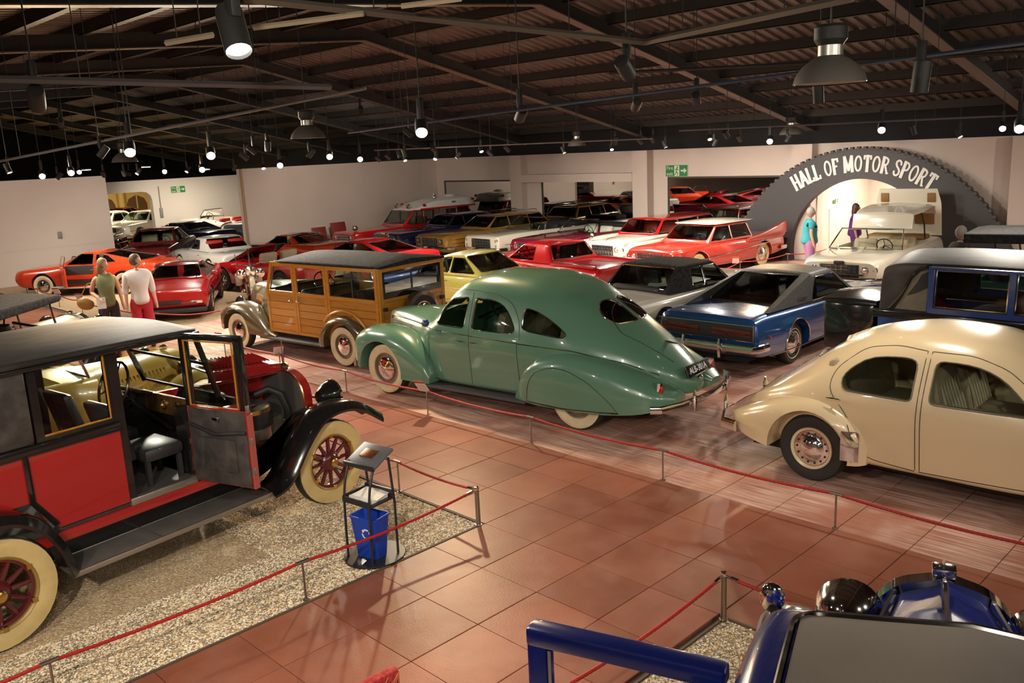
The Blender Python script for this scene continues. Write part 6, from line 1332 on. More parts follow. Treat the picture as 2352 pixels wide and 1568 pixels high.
# ------------------------------------------------------------------ information stand, bin, papers
def stand():
    t = thing('literature_stand', 'black metal literature stand with sloping copper-plated top on the gravel', 'stand', (-.86, -.42, 0), math.radians(8)); BK = mat('powder_black', (.016, .016, .018), .42)
    MB().cyl((0, 0, -.004), (0, 0, .018), .255, n=40).build('base', BK, t)
    for sx in (-.145, .145):
        MB().tube([(sx, .13, .01), (sx, .135, .45), (sx, .10, .86)], .011, 6).build('leg', BK, t)
        MB().tube([(c[0], c[1], c[2]) for c in fillet([(sx, -.16, .01), (sx, -.155, .45), (sx, -.13, .66), (sx, -.06, .84)], .25, 5)], .011, 6).build('leg', BK, t)
    tp = MB().box(-.165, .165, -.13, .13, -.012, .018, 0, .006).build('sloping_top', mat('slate_top', (.10, .10, .105), .4), t, (0, .03, .86)); tp.rotation_euler = (.42, 0, 0)
    MB().box(-.075, .075, -.035, .06, .018, .028, 0, .004).build('copper_plate', mat('copper', (.55, .22, .10), .3, .9, noise=(30, (.35, .12, .05), .4, .7)), tp); MB().box(-.17, .17, -.14, -.12, -.012, .032, 0, .004).build('lip', BK, tp)
    sh = MB().box(-.16, .16, -.15, .12, .50, .515).build('shelf', BK, t); MB().box(-.16, .16, -.155, -.145, .50, .55).build('shelf_lip', BK, sh); MB().box(-.155, -.145, -.15, .12, .515, .56).build('shelf_lip', BK, sh); MB().box(-.16, .16, .10, .12, .515, .58).build('shelf_lip', BK, sh)
    return t
stand()
pp = thing('paper_pile', 'pile of white leaflets on the middle shelf of the stand', 'papers', (-.86, -.42, .516), math.radians(8)); MB().box(-.12, .13, -.12, .08, 0, .035, 0, .003).build('stack', CARD, pp); q = MB().box(-.12, .12, -.11, .09, 0, .004).build('top_sheet', CARD, pp, (.02, .01, .036)); q.rotation_euler = (0, .06, .2)
sc = MB(); sc.add([(-.03, 0, 0), (.02, -.02, .002), (.035, .02, .03), (-.01, .025, .035), (0, 0, .045)], [(0, 1, 4), (1, 2, 4), (2, 3, 4), (3, 0, 4), (0, 3, 2, 1)]); so = sc.build('crumpled_paper', CARD, None, (-.78, -.60, .018)); tag(so, 'small scrap of crumpled white paper on the round stand base', 'litter')
def bin_():
    BL = mat('blue_plastic', (.008, .045, .36), .38); t = thing('recycling_bin', 'blue plastic recycling bin with white recycling symbol standing on the round base', 'bin', (-.86, -.44, .018), math.radians(14))
    vs = []; rings = []
    def ring(w, d, z, r=.035): return [(p[0], p[1], z) for p in fillet([(-w, -d, 0), (w, -d, 0), (w, d, 0), (-w, d, 0)], r, 4, True)]
    R = [ring(.105, .075, 0), ring(.135, .10, .34), ring(.142, .107, .345), ring(.142, .107, .36), ring(.131, .096, .36), ring(.128, .093, .34), ring(.098, .068, .012)]; n = len(R[0])
    b = MB(); b.add([p for r in R for p in r], [(i * n + j, i * n + (j + 1) % n, (i + 1) * n + (j + 1) % n, (i + 1) * n + j) for i in range(len(R) - 1) for j in range(n)] + [tuple(range(n)), tuple(range((len(R) - 1) * n, len(R) * n))]); bo = b.build('bin_body', BL, t)
    WH = mat('white_print', (.75, .75, .76), .5)
    for k in range(3):       # three folded chasing arrows
        a = 2 * PI * k / 3 + PI / 2; c = MB()
        def P(ang, rad): return (.045 * rad * math.cos(ang), .045 * rad * math.sin(ang))
        for (a0, a1) in ((a - .55, a + .15), (a + .22, a + .95)):
            pts = [P(a0, .78), P(a1, .78), P(a1, 1.12), P(a0, 1.12)]; c.add([(p[0] + .035, 0, p[1] + .22) for p in pts], [(0, 1, 2, 3)])
        tip = [P(a + .80, .6), P(a + 1.35, .92), P(a + .80, 1.3)]; c.add([(p[0] + .035, 0, p[1] + .22) for p in tip], [(0, 1, 2)])
        c.v = [(x, -.0765 - .0733 * z - .0025, z) for x, y, z in c.v]; c.build('recycling_arrow', WH, bo)
    return t
bin_()
# red chair in front of the viewer
def chair():
    RF = mat('red_diamond_fabric', (.32, .016, .016), .8, noise=(40, (.42, .05, .03), .45, .6), bump=(90, .4)); p = gz(912, 1526, .66); q = gz(832, 1566, .66); d = (q - p).normalized(); c = p + d * .22
    t = thing('visitor_chair', 'red upholstered chair back poking in at the bottom edge', 'chair', (c.x, c.y, 0), math.atan2(d.y, d.x) - PI / 2)
    b = MB().box(-.035, .035, -.22, .22, .40, .66, 0, .03).build('backrest', RF, t); MB().box(-.42, .02, -.22, .22, .34, .42, 0, .03).build('seat', RF, t)
    for x in (0, -.38):
        for y in (-.19, .19): MB().cyl((x, y, 0), (x, y, .36), .012, n=8).build('leg', BLACKM, t)
    for sx in (-.037, .037):
        for k in range(7):
            for sgn in (1, -1): MB().tube([(sx, -.2 + .065 * k, .42), (sx, min(.2, max(-.2, -.2 + .065 * k + sgn * .2)), .64)], .0025, 4).build('diamond_stitch', mat('pale_stitch', (.5, .12, .06), .7), b)
chair()
# leaning red boards
for i, (x, y, h, w) in enumerate(((-21.1, 12.3, .95, .55), (-21.1, 13.1, 1.05, .6))):
    b = MB().box(-.02, .02, -w / 2, w / 2, 0, h, 0, .005).build('leaning_board', mat('dull_red_board', (.20, .02, .018), .6), None, (x, y, 0)); b.rotation_euler = (0, -.22, 0); tag(b, ['dull red board leaning on the inner left wall, left one', 'dull red board leaning on the inner left wall, right one'][i], 'board')
# ------------------------------------------------------------------ motorcycle
def motorcycle():
    t = thing('motorcycle', 'chrome vintage motorcycle with cream and light blue tank before the red roadster', 'motorcycle', (-13.75, 5.55, 0), math.radians(-25), .92); BLU = paint('pale_blue_tank', (.14, .32, .58), .25); CRM_ = paint('cream_fender', (.60, .54, .40), .3)
    for x in (.74, -.70):
        w = link('wheel', MB().lathe([(.30, -.045), (.33, -.06), (.355, -.03), (.355, .03), (.33, .06), (.30, .045)], (0, 0, 0), (0, 1, 0), 28, 0, True).mesh('wheel', [RUBBER]), t, (x, 0, .355)); MB().lathe([(.295, -.05), (.30, 0), (.295, .05), (.28, .03), (.28, -.03)], (0, 0, 0), (0, 1, 0), 28, 0, True).build('rim', CHROME, w)
        for k in range(14): a = 2 * PI * k / 14; MB().cyl((0, .02 * (-1) ** k, 0), (.29 * math.cos(a), 0, .29 * math.sin(a)), .004, n=4).build('spoke', CHROME, w)
        P = [(x + .40 * math.cos(a), 0, .355 + .40 * math.sin(a)) for a in [PI * (.05 + .9 * i / 12) for i in range(13)]]; MB().tube(P, .07, 8).build('fender', CRM_, t)
    for s in (1, -1):
        MB().tube([(.74, s * .10, .355), (.55, s * .10, .80), (.47, s * .10, 1.0)], .022, 8).build('fork_leg', CHROME, t); MB().tube([(.05, s * .18, .38), (-.4, s * .2, .30), (-.95, s * .2, .32)], .035, 8).build('exhaust', CHROME, t)
        MB().lathe([(.10, -.08), (.12, .0), (.11, .10), (.04, .13), (.001, .135)], (.62, s * .22, .86), (1, 0, 0), 16).build('spot_lamp', CHROME, t)
    MB().lathe([(.12, -.12), (.14, .0), (.12, .06), (.001, .08)], (.62, 0, .92), (1, 0, 0), 18).build('headlamp', CHROME, t)
    MB().tube([(.30, -.40, 1.08), (.42, -.30, 1.10), (.46, 0, 1.02), (.42, .30, 1.10), (.30, .40, 1.08)], .014, 8).build('handlebar', CHROME, t)
    MB().ball((.16, 0, .80), (.30, .16, .14), 16, 10).build('fuel_tank', BLU, t); MB().ball((-.35, 0, .74), (.30, .17, .08), 14, 8).build('saddle', INTBLACK, t)
    MB().box(-.12, .28, -.14, .14, .30, .56, 0, .04).build('engine', STEEL, t)
    for k in range(5): MB().cyl((.08, 0, .56 + .03 * k), (.08, 0, .572 + .03 * k), .12, n=16).build('cooling_fin', CHROME, t)
    for s in (1, -1): MB().box(-.95, -.50, s * .16 if s > 0 else -.34, .34 if s > 0 else -.16, .42, .72, 0, .06).build('pannier', CRM_, t)
    MB().tube([(.46, 0, .95), (.2, 0, .62), (-.1, 0, .34), (-.7, 0, .355)], .025, 6).build('frame', BLACK, t); MB().tube([(.60, -.3, 1.0), (.55, -.32, 1.35)], .01, 5).build('mirror_stalk', CHROME, t); MB().tube([(.66, 0, 1.02), (.50, .0, 1.45)], .02, 6).build('screen_post', CHROME, t)
motorcycle()
# ------------------------------------------------------------------ people
SKIN = mat('skin', (.46, .25, .165), .55); HAIRB = mat('brown_hair', (.09, .042, .018), .6); HAIRF = mat('fair_hair', (.20, .115, .05), .6); HAIRG = mat('grey_hair', (.26, .23, .21), .6); HAIRR = mat('auburn_hair', (.06, .02, .015), .55)
def skin_mesh(verts, edges, radii, m_, sub=2, root=0):
    me = bpy.data.meshes.new('sk'); me.from_pydata(verts, edges, []); o = bpy.data.objects.new('sk', me); TS.collection.objects.link(o)
    md = o.modifiers.new('s', 'SKIN'); md.use_smooth_shade = True; 
    for i, r in enumerate(radii):
        me.skin_vertices[0].data[i].radius = r if isinstance(r, tuple) else (r, r); me.skin_vertices[0].data[i].use_root = (i == root)
    sb = o.modifiers.new('u', 'SUBSURF'); sb.levels = sub; sb.render_levels = sub
    TS.view_layers[0].update(); dg = TS.view_layers[0].depsgraph; dg.update(); res = bpy.data.meshes.new_from_object(o.evaluated_get(dg)); bpy.data.objects.remove(o); bpy.data.meshes.remove(me)
    res.materials.clear(); res.materials.append(m_); res.shade_smooth(); return res
def person(label, pos, th, s, top, legs, hair, armL, armR, headturn=0., hairstyle='short', sleeve='short', bust=0., shoe=None, build=1.):
    """armL/armR: (elbow, wrist) in body space (x forward, y left, z up)"""
    t = thing('person', label, 'person', (pos[0], pos[1], 0), math.radians(th), s)
    b = build; V = [(0, 0, .92), (0, 0, 1.10), (.01, 0, 1.30), (.0, 0, 1.45), (.01, 0, 1.53)]; R = [(.15 * b, .105 * b), (.135 * b, .10 * b), (.145 * b, .105 * b), (.06, .06), (.052, .052)]; E = [(0, 1), (1, 2), (2, 3), (3, 4)]
    def add(p, r, par): V.append(p); R.append(r); E.append((par, len(V) - 1)); return len(V) - 1
    hands = []
    for sg, (el, wr) in ((1, armL), (-1, armR)):
        sh = add((0, sg * .175 * b, 1.40), .062, 2); e = add(el, .044, sh); w = add(wr, .030, e); d = (Vector(wr) - Vector(el)).normalized(); hp = Vector(wr) + d * .06; h = add(tuple(hp), .034, w); hands.append((hp, d, sg))
    for sg in (1, -1):
        hi = add((0, sg * .09, .88), .095 * b, 0); kn = add((.02, sg * .095, .48), .062, hi); an = add((-.01, sg * .095, .09), .042, kn); to = add((.13, sg * .11, .04), .035, an)
    bo = link('body', skin_mesh(V, E, R, SKIN), t)
    for hp, d, sg in hands:
        MB().tube([hp - d * .075, hp - d * .02, hp + d * .03], [.026, .030, .024], 10).build('palm', SKIN, bo)
        for k in range(4):
            u = Vector((0, 0, 1)).cross(d); u = u.normalized() if u.length > .1 else Vector((0, 1, 0)); o_ = hp + d * .02 + u * (.011 * (k - 1.5)); ln = (.07, .08, .075, .06)[k]
            MB().tube([o_, o_ + d * ln * .55, o_ + d * ln * .9 + Vector((.012, 0, -.008))], [.0095, .0085, .007], 6).build('finger', SKIN, bo)
        MB().tube([hp - d * .01 + Vector((.02, 0, 0)), hp + d * .03 + Vector((.036, 0, 0)), hp + d * .055 + Vector((.034, 0, 0))], [.011, .010, .008], 6).build('thumb', SKIN, bo)
    hd = MB(); hd.ball((0, 0, 0), (.102, .082, .125), 18, 14)
    hv = []
    for x, y, z in hd.v:
        if x > 0 and z < -.02: x *= .92; y *= 1 + z * 1.6
        if x > .06 and abs(y) < .02 and -.045 < z < .02: x += .022
        hv.append((x, y, z))
    hd.v = hv; ho = hd.build('head', SKIN, bo, (.025, 0, 1.645)); ho.rotation_euler = (0, .08, headturn)
    for sg in (1, -1):
        MB().ball((-.005, sg * .079, -.01), (.018, .010, .03), 8, 6).build('ear', SKIN, ho); e_ = MB().ball((.083, sg * .030, .012), (.010, .013, .008), 8, 6).build('eye', mat('eye_white', (.5, .48, .45), .3), ho); MB().ball((.091, sg * .030, .012), (.004, .006, .006), 8, 6).build('iris', mat('iris', (.03, .02, .015), .3), e_); MB().tube([(.088, sg * .015, .032), (.088, sg * .042, .034)], .004, 5).build('eyebrow', hair, ho)
    MB().tube([(.092, -.022, -.055), (.097, 0, -.052), (.092, .022, -.055)], .005, 5).build('lips', mat('lips', (.36, .12, .10), .45), ho)
    hr = MB(); hr.ball((-.016, 0, .022), (.112, .096, .126), 18, 12); hr.v = [(x, y, z) for x, y, z in hr.v]; keep = [f for f in hr.f if sum(hr.v[i][0] for i in f) / len(f) < .05 + .9 * max(0, sum(hr.v[i][2] for i in f) / len(f) - .055) and sum(hr.v[i][2] for i in f) / len(f) > -.085]; hr.f = keep; hr.m = [0] * len(keep); hr.build('hair', hair, ho)
    if hairstyle == 'long':
        q = MB(); q.ball((-.05, 0, -.08), (.075, .105, .17), 14, 10); q.build('long_hair', hair, ho)
    # clothes: slightly larger skins
    c = 1.10; V2 = [(0, 0, .80), (0, 0, .95), (0, 0, 1.10), (.012 + bust * .3, 0, 1.26), (.01, 0, 1.37), (0, 0, 1.50)]; R2 = [(.205 * b * c, .16 * b * c), (.195 * b * c, .155 * b * c), (.16 * b * c, .13 * b * c), (.18 * b * c, (.135 + bust) * b * c), (.165 * b, .12 * b), (.066, .066)]; E2 = [(0, 1), (1, 2), (2, 3), (3, 4), (4, 5)]
    if sleeve:
        for sg, (el, wr) in ((1, armL), (-1, armR)):
            i0 = len(V2); V2.append((0, sg * .18 * b, 1.40)); R2.append(.088); E2.append((4, i0)); e = Vector(el); sh = Vector((0, sg * .18 * b, 1.40)); f = .62 if sleeve == 'short' else 1.0
            V2.append(tuple(sh.lerp(e, f))); R2.append(.074 if sleeve == 'short' else .064); E2.append((i0, i0 + 1))
            if sleeve == 'three': V2.append(tuple(e.lerp(Vector(wr), .45))); R2.append(.056); E2.append((i0 + 1, i0 + 2))
    else:
        for sg in (1, -1): i0 = len(V2); V2.append((0, sg * .15 * b, 1.41)); R2.append(.072); E2.append((4, i0))
    link('shirt', skin_mesh(V2, E2, R2, top), t)
    V3 = [(0, 0, 1.03), (0, 0, .90)]; R3 = [(.17 * b, .125 * b), (.18 * b, .14 * b)]; E3 = [(0, 1)]
    for sg in (1, -1):
        i0 = len(V3); V3 += [(0, sg * .095, .80), (.02, sg * .10, .48), (-.008, sg * .10, .12)]; R3 += [.122 * b, .098, .085]; E3 += [(1, i0), (i0, i0 + 1), (i0 + 1, i0 + 2)]
        MB().ball((.06, sg * .11, .045), (.135, .05, .048), 12, 8).build('shoe', shoe or BLACKM, t)
    link('trousers', skin_mesh(V3, E3, R3, legs), t); return t
down = lambda sg: ((-.02, sg * .24, 1.12), (.04, sg * .26, .88))
pw = person('fair-haired woman in sleeveless olive top and dark trousers holding a leaflet', (-11.75, 1.62), -14, .93, mat('olive_top', (.15, .17, .07), .8), mat('dark_trousers', (.02, .018, .022), .8), HAIRF, down(1), ((-.05, -.27, 1.12), (.22, -.16, 1.02)), .75, 'long', None, .04)
lf = MB().box(-.075, .075, -.002, .002, -.11, .10).build('leaflet', CARD, None, (-11.52, 1.42, .88)); lf.rotation_euler = (-.3, 0, 1.3); tag(lf, 'white leaflet held in the right hand of the woman in olive', 'leaflet')
bg = MB(); bg.ball((0, 0, 0), (.15, .075, .115), 20, 14); bo_ = bg.build('shoulder_bag', mat('mustard_leather', (.24, .12, .02), .5), None, (-11.85, 1.26, .86)); bo_.rotation_euler = (0, .3, 1.0); tag(bo_, 'mustard brown shoulder bag on the hip of the woman in olive', 'bag')
MB().tube([(-.1, 0, .10), (-.05, .05, .35), (.08, .10, .42)], .01, 5).build('strap', MATS['mustard_leather'], bo_)
person('woman with short brown hair in white top and red trousers', (-11.25, 2.02), -12, .96, mat('white_knit', (.55, .49, .46), .85), mat('red_trousers', (.36, .008, .02), .8), HAIRB, down(1), down(-1), .9, 'short', 'three', .05, build=1.08)
person('grey-haired man in teal polo shirt and lilac trousers near the tyre arch', (-4.85, 15.15), 40, .90, mat('teal_polo', (.03, .26, .30), .8), mat('lilac_trousers', (.30, .14, .26), .8), HAIRG, down(1), down(-1), -.1, 'short', 'short', 0, build=1.1)
person('auburn-haired woman in purple top inside the arch doorway', (-4.75, 17.35), 25, .86, mat('purple_top', (.10, .015, .16), .8), mat('purple_top', (.10, .015, .16), .8), HAIRR, down(1), down(-1), .2, 'long', 'three', .03)
pm = gz(2206, 535, 1.52); person('grey-haired person in dark jacket beside the teal tourer canopy', (pm.x, pm.y), 60, .92, mat('dark_jacket', (.02, .02, .025), .8), mat('dark_trousers', (.02, .018, .022), .8), HAIRG, down(1), down(-1), .2, 'short', 'three')
# ------------------------------------------------------------------ tyre arch with lettering
def arch():
    t = thing('tyre_arch', 'huge dark tyre-shaped arch reading HALL OF MOTOR SPORT over the doorway', 'arch', (-4.68, 17.40, 0)); AM = mat('arch_charcoal', (.038, .034, .037), .55); zc, Ro = -.886, 3.756; zi, Ri = .30, 1.83; D = .2
    a0 = math.asin((0 - zc) / Ro); N = 48; outer = [(Ro * math.cos(a0 + (PI - 2 * a0) * i / N), zc + Ro * math.sin(a0 + (PI - 2 * a0) * i / N)) for i in range(N + 1)]
    a1 = math.asin((0 - zi) / Ri); inner = [(Ri * math.cos(a1 + (PI - 2 * a1) * i / N), zi + Ri * math.sin(a1 + (PI - 2 * a1) * i / N)) for i in range(N + 1)]
    b = MB(); n = N + 1
    for y in (0, D):
        b.v += [(x, y, z) for x, z in outer] + [(x, y, z) for x, z in inner]
    o1, i1, o2, i2 = 0, n, 2 * n, 3 * n
    for i in range(N):
        for f in ((o1 + i, o1 + i + 1, i1 + i + 1, i1 + i), (o2 + i + 1, o2 + i, i2 + i, i2 + i + 1), (o1 + i + 1, o1 + i, o2 + i, o2 + i + 1), (i1 + i, i1 + i + 1, i2 + i + 1, i2 + i)): b.f.append(f); b.m.append(0)
    for f in ((o1, i1, i2, o2), (o1 + N, o2 + N, i2 + N, i1 + N)): b.f.append(f); b.m.append(0)
    bo = b.build('arch_body', AM, t)
    tr = MB().box(-.04, .04, -.006, .12, -.05, .045, 0, .008).mesh('tread_block', [mat('tread_grey', (.055, .05, .054), .6)])
    for k in range(58):
        a = a0 + .05 + (PI - 2 * a0 - .1) * k / 57; o = link('tread_block', tr, bo, (Ro * math.cos(a), 0, zc + Ro * math.sin(a))); o.rotation_euler = (0, PI / 2 - a, 0)
    # serif letters from strokes, on an arc
    WH = mat('letter_white', (.72, .70, .66), .5); SH = .38; w = .072
    S = {'H': (.34, [[(.05, 0), (.05, 1)], [(.29, 0), (.29, 1)], [(.05, .5), (.29, .5)]], [(.05, 0), (.05, 1), (.29, 0), (.29, 1)]), 'A': (.36, [[(.03, 0), (.18, 1)], [(.18, 1), (.33, 0)], [(.09, .34), (.27, .34)]], [(.03, 0), (.33, 0)]), 'L': (.29, [[(.05, 0), (.05, 1)], [(.05, .04), (.26, .04)], [(.26, .0), (.26, .22)]], [(.05, 1), (.05, 0)]),
         'O': (.37, [[(.185 + .14 * math.cos(2 * PI * i / 20), .5 + .46 * math.sin(2 * PI * i / 20)) for i in range(21)]], []), 'F': (.29, [[(.05, 0), (.05, 1)], [(.05, .96), (.26, .96)], [(.05, .5), (.2, .5)], [(.26, .78), (.26, 1)]], [(.05, 0), (.05, 1)]), 'M': (.44, [[(.05, 0), (.05, 1)], [(.05, 1), (.22, .12)], [(.22, .12), (.39, 1)], [(.39, 0), (.39, 1)]], [(.05, 0), (.39, 0), (.05, 1), (.39, 1)]),
         'T': (.34, [[(.17, 0), (.17, 1)], [(.02, .96), (.32, .96)], [(.02, .78), (.02, 1)], [(.32, .78), (.32, 1)]], [(.17, 0)]), 'P': (.30, [[(.05, 0), (.05, 1)], [(.05, .96), (.18, .96), (.25, .86), (.26, .74), (.24, .58), (.17, .5), (.05, .5)]], [(.05, 0), (.05, 1)]), 'R': (.34, [[(.05, 0), (.05, 1)], [(.05, .96), (.18, .96), (.25, .87), (.26, .75), (.24, .6), (.17, .52), (.05, .52)], [(.16, .5), (.30, .0)]], [(.05, 0), (.05, 1), (.30, 0)]),
         'S': (.30, [[(.26, .74), (.25, .88), (.18, .96), (.11, .96), (.05, .87), (.05, .72), (.1, .6), (.2, .46), (.26, .33), (.25, .14), (.18, .04), (.1, .04), (.05, .12), (.04, .26)]], [])}
    txt = 'HALL OF MOTOR SPORT'; gap = .04; sp = .17; adv = [(S[c][0] * 1.0 + gap) if c != ' ' else sp for c in txt]; tot = sum(adv) * 1.0; RT = 3.20; fit = 3.55 / tot; x = -tot / 2
    for c, ad in zip(txt, adv):
        if c != ' ':
            g = MB(); W_, st, sf = S[c]; kk_ = [0]
            def rib(P, ww):
                for i in range(len(P) - 1):
                    kk_[0] += 1; yf = -.02 - .0006 * kk_[0]
                    p, q = Vector((P[i][0] * fit, P[i][1] * SH)), Vector((P[i + 1][0] * fit, P[i + 1][1] * SH)); d = (q - p).normalized(); nn = Vector((-d.y, d.x)) * ww / 2; e = d * ww * .25
                    pts = [p - e + nn, q + e + nn, q + e - nn, p - e - nn]; g.add([(u.x - W_ * fit / 2, yy, u.y) for yy in (yf, .0003 * kk_[0]) for u in pts], [(0, 1, 2, 3), (7, 6, 5, 4), (0, 4, 5, 1), (1, 5, 6, 2), (2, 6, 7, 3), (3, 7, 4, 0)])
            for P in st: rib(P, w if len(P) == 2 and abs(P[0][0] - P[1][0]) < .2 and abs(P[0][1] - P[1][1]) > .5 else w * .62)
            for (sx, sz) in sf: rib([(sx - .055, .03 if sz < .5 else .97), (sx + .055, .03 if sz < .5 else .97)], w * .34)
            ang = -(x + ad / 2) * fit / RT; o = g.build('letter', WH, bo, (-RT * math.sin(ang), -.004, zc + RT * math.cos(ang))); o.rotation_euler = (0, -ang, 0)
        x += ad
arch()
# bright room beyond the arch
pr = struct('wall_motor_sport_room', MB().box(-7.2, -1.2, 21.2, 21.4, 0, 3.0), WALLW); struct('wall_motor_sport_side', MB().box(-6.25, -6.05, 18.25, 21.2, 0, 3.0), WALLW); struct('wall_motor_sport_side_right', MB().box(-1.4, -1.2, 18.25, 21.2, 0, 3.0), WALLW); struct('ceiling_motor_sport_room', MB().box(-7.2, -1.2, 18.25, 21.4, 2.6, 2.7), WALLW)
po = thing('history_poster', 'white history poster with printed text on the bright wall inside the arch', 'poster', (-3.9, 20.9, 0)); MB().box(-.85, .85, 0, .03, .3, 2.5).build('panel', CARD, po)
for k in range(26):
    z = 2.1 - .065 * k; MB().box(-.7, .1 + .5 * ((k * 37) % 10) / 10, -.004, 0, z, z + .018).build('print_line', MATS['grey_print'], po)
MB().box(-.7, .3, -.006, 0, 2.24, 2.38).build('print_heading', mat('brown_print', (.16, .08, .05), .6), po); MB().box(-.62, -.1, -.006, 0, 1.2, 1.3).build('print_script', mat('black_print', (.02, .02, .02), .6), po)
# ------------------------------------------------------------------ fire exit signs
def exit_sign(loc, rz, label, s=1., word=True):
    G = mat('exit_green', (.012, .16, .055), .5); PG = mat('exit_pale', (.52, .60, .36), .5); t = thing('fire_exit_sign', label, 'sign', loc, rz, s); MB().box(-.40, .40, -.012, 0, -.18, .18).build('border', PG, t); MB().box(-.385, .385, -.016, -.01, -.165, .165).build('panel', G, t)
    if word:
        for z, w in ((.08, 'Fire'), (-.09, 'exit')): o = text_obj('lettering', w, .15, PG, t, .002); o.location = (-.24, -.018, z); o.rotation_euler = (PI / 2, 0, 0)
    MB().box(-.08, .10, -.018, -.016, -.15, .15).build('pictogram_panel', PG, t)
    m_ = MB(); m_.lathe([(.001, 0), (.025, 0)], (.03, -.019, .10), (0, 1, 0), 12)
    def lim(p, q, w=.012):
        p, q = Vector((p[0], -.019, p[1])), Vector((q[0], -.019, q[1])); d = (q - p).normalized(); n = Vector((-d.z, 0, d.x)) * w; m_.add([p + n, q + n, q - n, p - n], [(0, 1, 2, 3)])
    for p, q in (((.02, .07), (-.01, -.02)), ((.02, .06), (.07, .02)), ((.02, .06), (-.05, .03)), ((-.01, -.02), (.05, -.07)), ((.05, -.07), (.04, -.13)), ((-.01, -.02), (-.03, -.08)), ((-.03, -.08), (-.07, -.12))): lim(p, q)
    m_.build('running_figure', G, t)
    a = MB(); a.add([(p[0], -.018, p[1]) for p in ((.15, -.025), (.26, -.025), (.26, -.085), (.36, 0), (.26, .085), (.26, .025), (.15, .025))], [tuple(range(7))]); a.build('arrow', PG, t)
exit_sign((-10.48, YW_ - .01, 2.39), 0, 'green fire exit sign with arrow on the back wall above the mirror'); exit_sign((XB + .01, 12.35, 2.22), PI / 2, 'small green fire exit sign on the far white wall', .8); exit_sign((-6.0, YW_ + 1.0, 1.47), -PI / 2 + PI, 'tiny green sign on the pier inside the arch doorway', .28, False)
# ------------------------------------------------------------------ lamps
WARM = (1, .72, .42); COOL = (1, .90, .76)
LENSW = mat('lit_lens_warm', (1, .74, .40), .3, emit=140.); LENSC = mat('lit_lens', (1, .93, .82), .3, emit=140.); LENSB = mat('lit_lens_bright', (1, .95, .86), .3, emit=14.); SHADE = mat('spun_grey_shade', (.13, .12, .105), .45, .3); SHADEIN = mat('white_enamel_inside', (.7, .68, .64), .4)
def head_mesh(lens):
    a = MB().lathe([(.001, -.17), (.055, -.165), (.06, -.14), (.06, .05), (.056, .052), (.052, .03)], (0, 0, 0), (0, 0, -1), 16).mesh('lamp_body', [BLACKM]); b = MB().lathe([(.053, .035), (.03, .038), (.001, .04)], (0, 0, 0), (0, 0, -1), 16).mesh('lens', [lens]); return a, b
HM = {k: head_mesh(v) for k, v in (('w', LENSW), ('c', LENSC), ('b', LENSB), ('off', mat('dark_lens', (.05, .05, .05), .2)))}
ADAPT = MB().box(-.03, .03, -.022, .022, .10, .30, 0, .006).mesh('adaptor', [BLACKM]); STEM = MB().cyl((0, 0, 0), (0, 0, 1), .006, n=6).mesh('stem', [BLACKM])
def spot(p, target, kind, label, scale=1., light=0., size=math.radians(95), blend=.6, rad=.06, col=None):
    p = Vector(p); t = thing('track_spotlight', label, 'lamp', p, 0, scale, 'spotlights hanging from the dark roof'); d = (Vector(target) - p).normalized(); q = (-d).to_track_quat('Z', 'Y')
    a = link('lamp_body', HM[kind][0], t); a.rotation_mode = 'QUATERNION'; a.rotation_quaternion = q; link('lens', HM[kind][1], a); link('adaptor', ADAPT, t)
    s_ = link('stem', STEM, t, (0, 0, .28)); zr_ = roofz(p.y) + .45; s_.scale = (1, 1, max(.1, (zr_ - p.z - .28 * scale) / scale))
    if light:
        l = bpy.data.lights.new('spot', 'SPOT'); l.energy = light; l.spot_size = size; l.spot_blend = blend; l.shadow_soft_size = rad; l.color = col or (WARM if kind == 'w' else COOL); lo = link('spot_light', l, a); lo.location = (0, 0, -.06)
    return t
# lamps seen in the picture: pixel, distance, kind, aim
SEEN = [(97, 403, 20, 'w', 1), (163, 395, 18.5, 'w', 1), (182, 394, 20.5, 'w', .8), (298, 345, 14, 'c', 1.3), (484, 354, 16.5, 'c', 1.3), (643, 378, 20, 'c', 1.1), (757, 358, 19, 'c', 1.1), (827, 364, 21, 'w', 1.1), (968, 298, 13, 'w', 1.5), (378, 393, 22, 'w', .9), (464, 388, 21, 'c', 1.1), (1768, 323, 20, 'w', 1.1), (2025, 296, 17, 'c', 1.1), (2342, 292, 15, 'c', 1.2), (2303, 293, 17, 'c', .9)]
SMALL = [(232, 355, 13), (238, 402, 23), (285, 400, 24), (316, 397, 25), (430, 392, 24), (565, 362, 17), (583, 347, 15), (615, 341, 15), (711, 357, 17), (538, 388, 23), (605, 384, 22), (870, 367, 22), (893, 362, 21), (917, 358, 21), (930, 355, 20), (930, 366, 23), (1000, 347, 20), (1000, 363, 23), (1050, 360, 23), (1105, 345, 20), (1127, 354, 22), (1167, 344, 20), (1295, 348, 23), (1405, 341, 23), (1413, 328, 20), (1472, 326, 20), (1500, 322, 20), (1528, 335, 22), (1630, 317, 20), (1640, 331, 22), (1670, 312, 18), (1700, 320, 20), (1808, 322, 21), (2100, 304, 18), (2204, 311, 20), (942, 308, 14), (20, 392, 18), (133, 408, 22)]
random.seed(21)
ORD = ['first', 'second', 'third', 'fourth', 'fifth', 'sixth', 'seventh', 'eighth', 'ninth', 'tenth', 'eleventh', 'twelfth', 'thirteenth', 'fourteenth', 'fifteenth', 'sixteenth', 'seventeenth', 'eighteenth', 'nineteenth']; ORD += ['twentieth'] + ['twenty-' + q for q in ORD[:9]] + ['thirtieth'] + ['thirty-' + q for q in ORD[:9]]
SEEN.sort(); SMALL.sort()
def clampw(p):
    p.y = min(p.y, YW_ - .5); return p
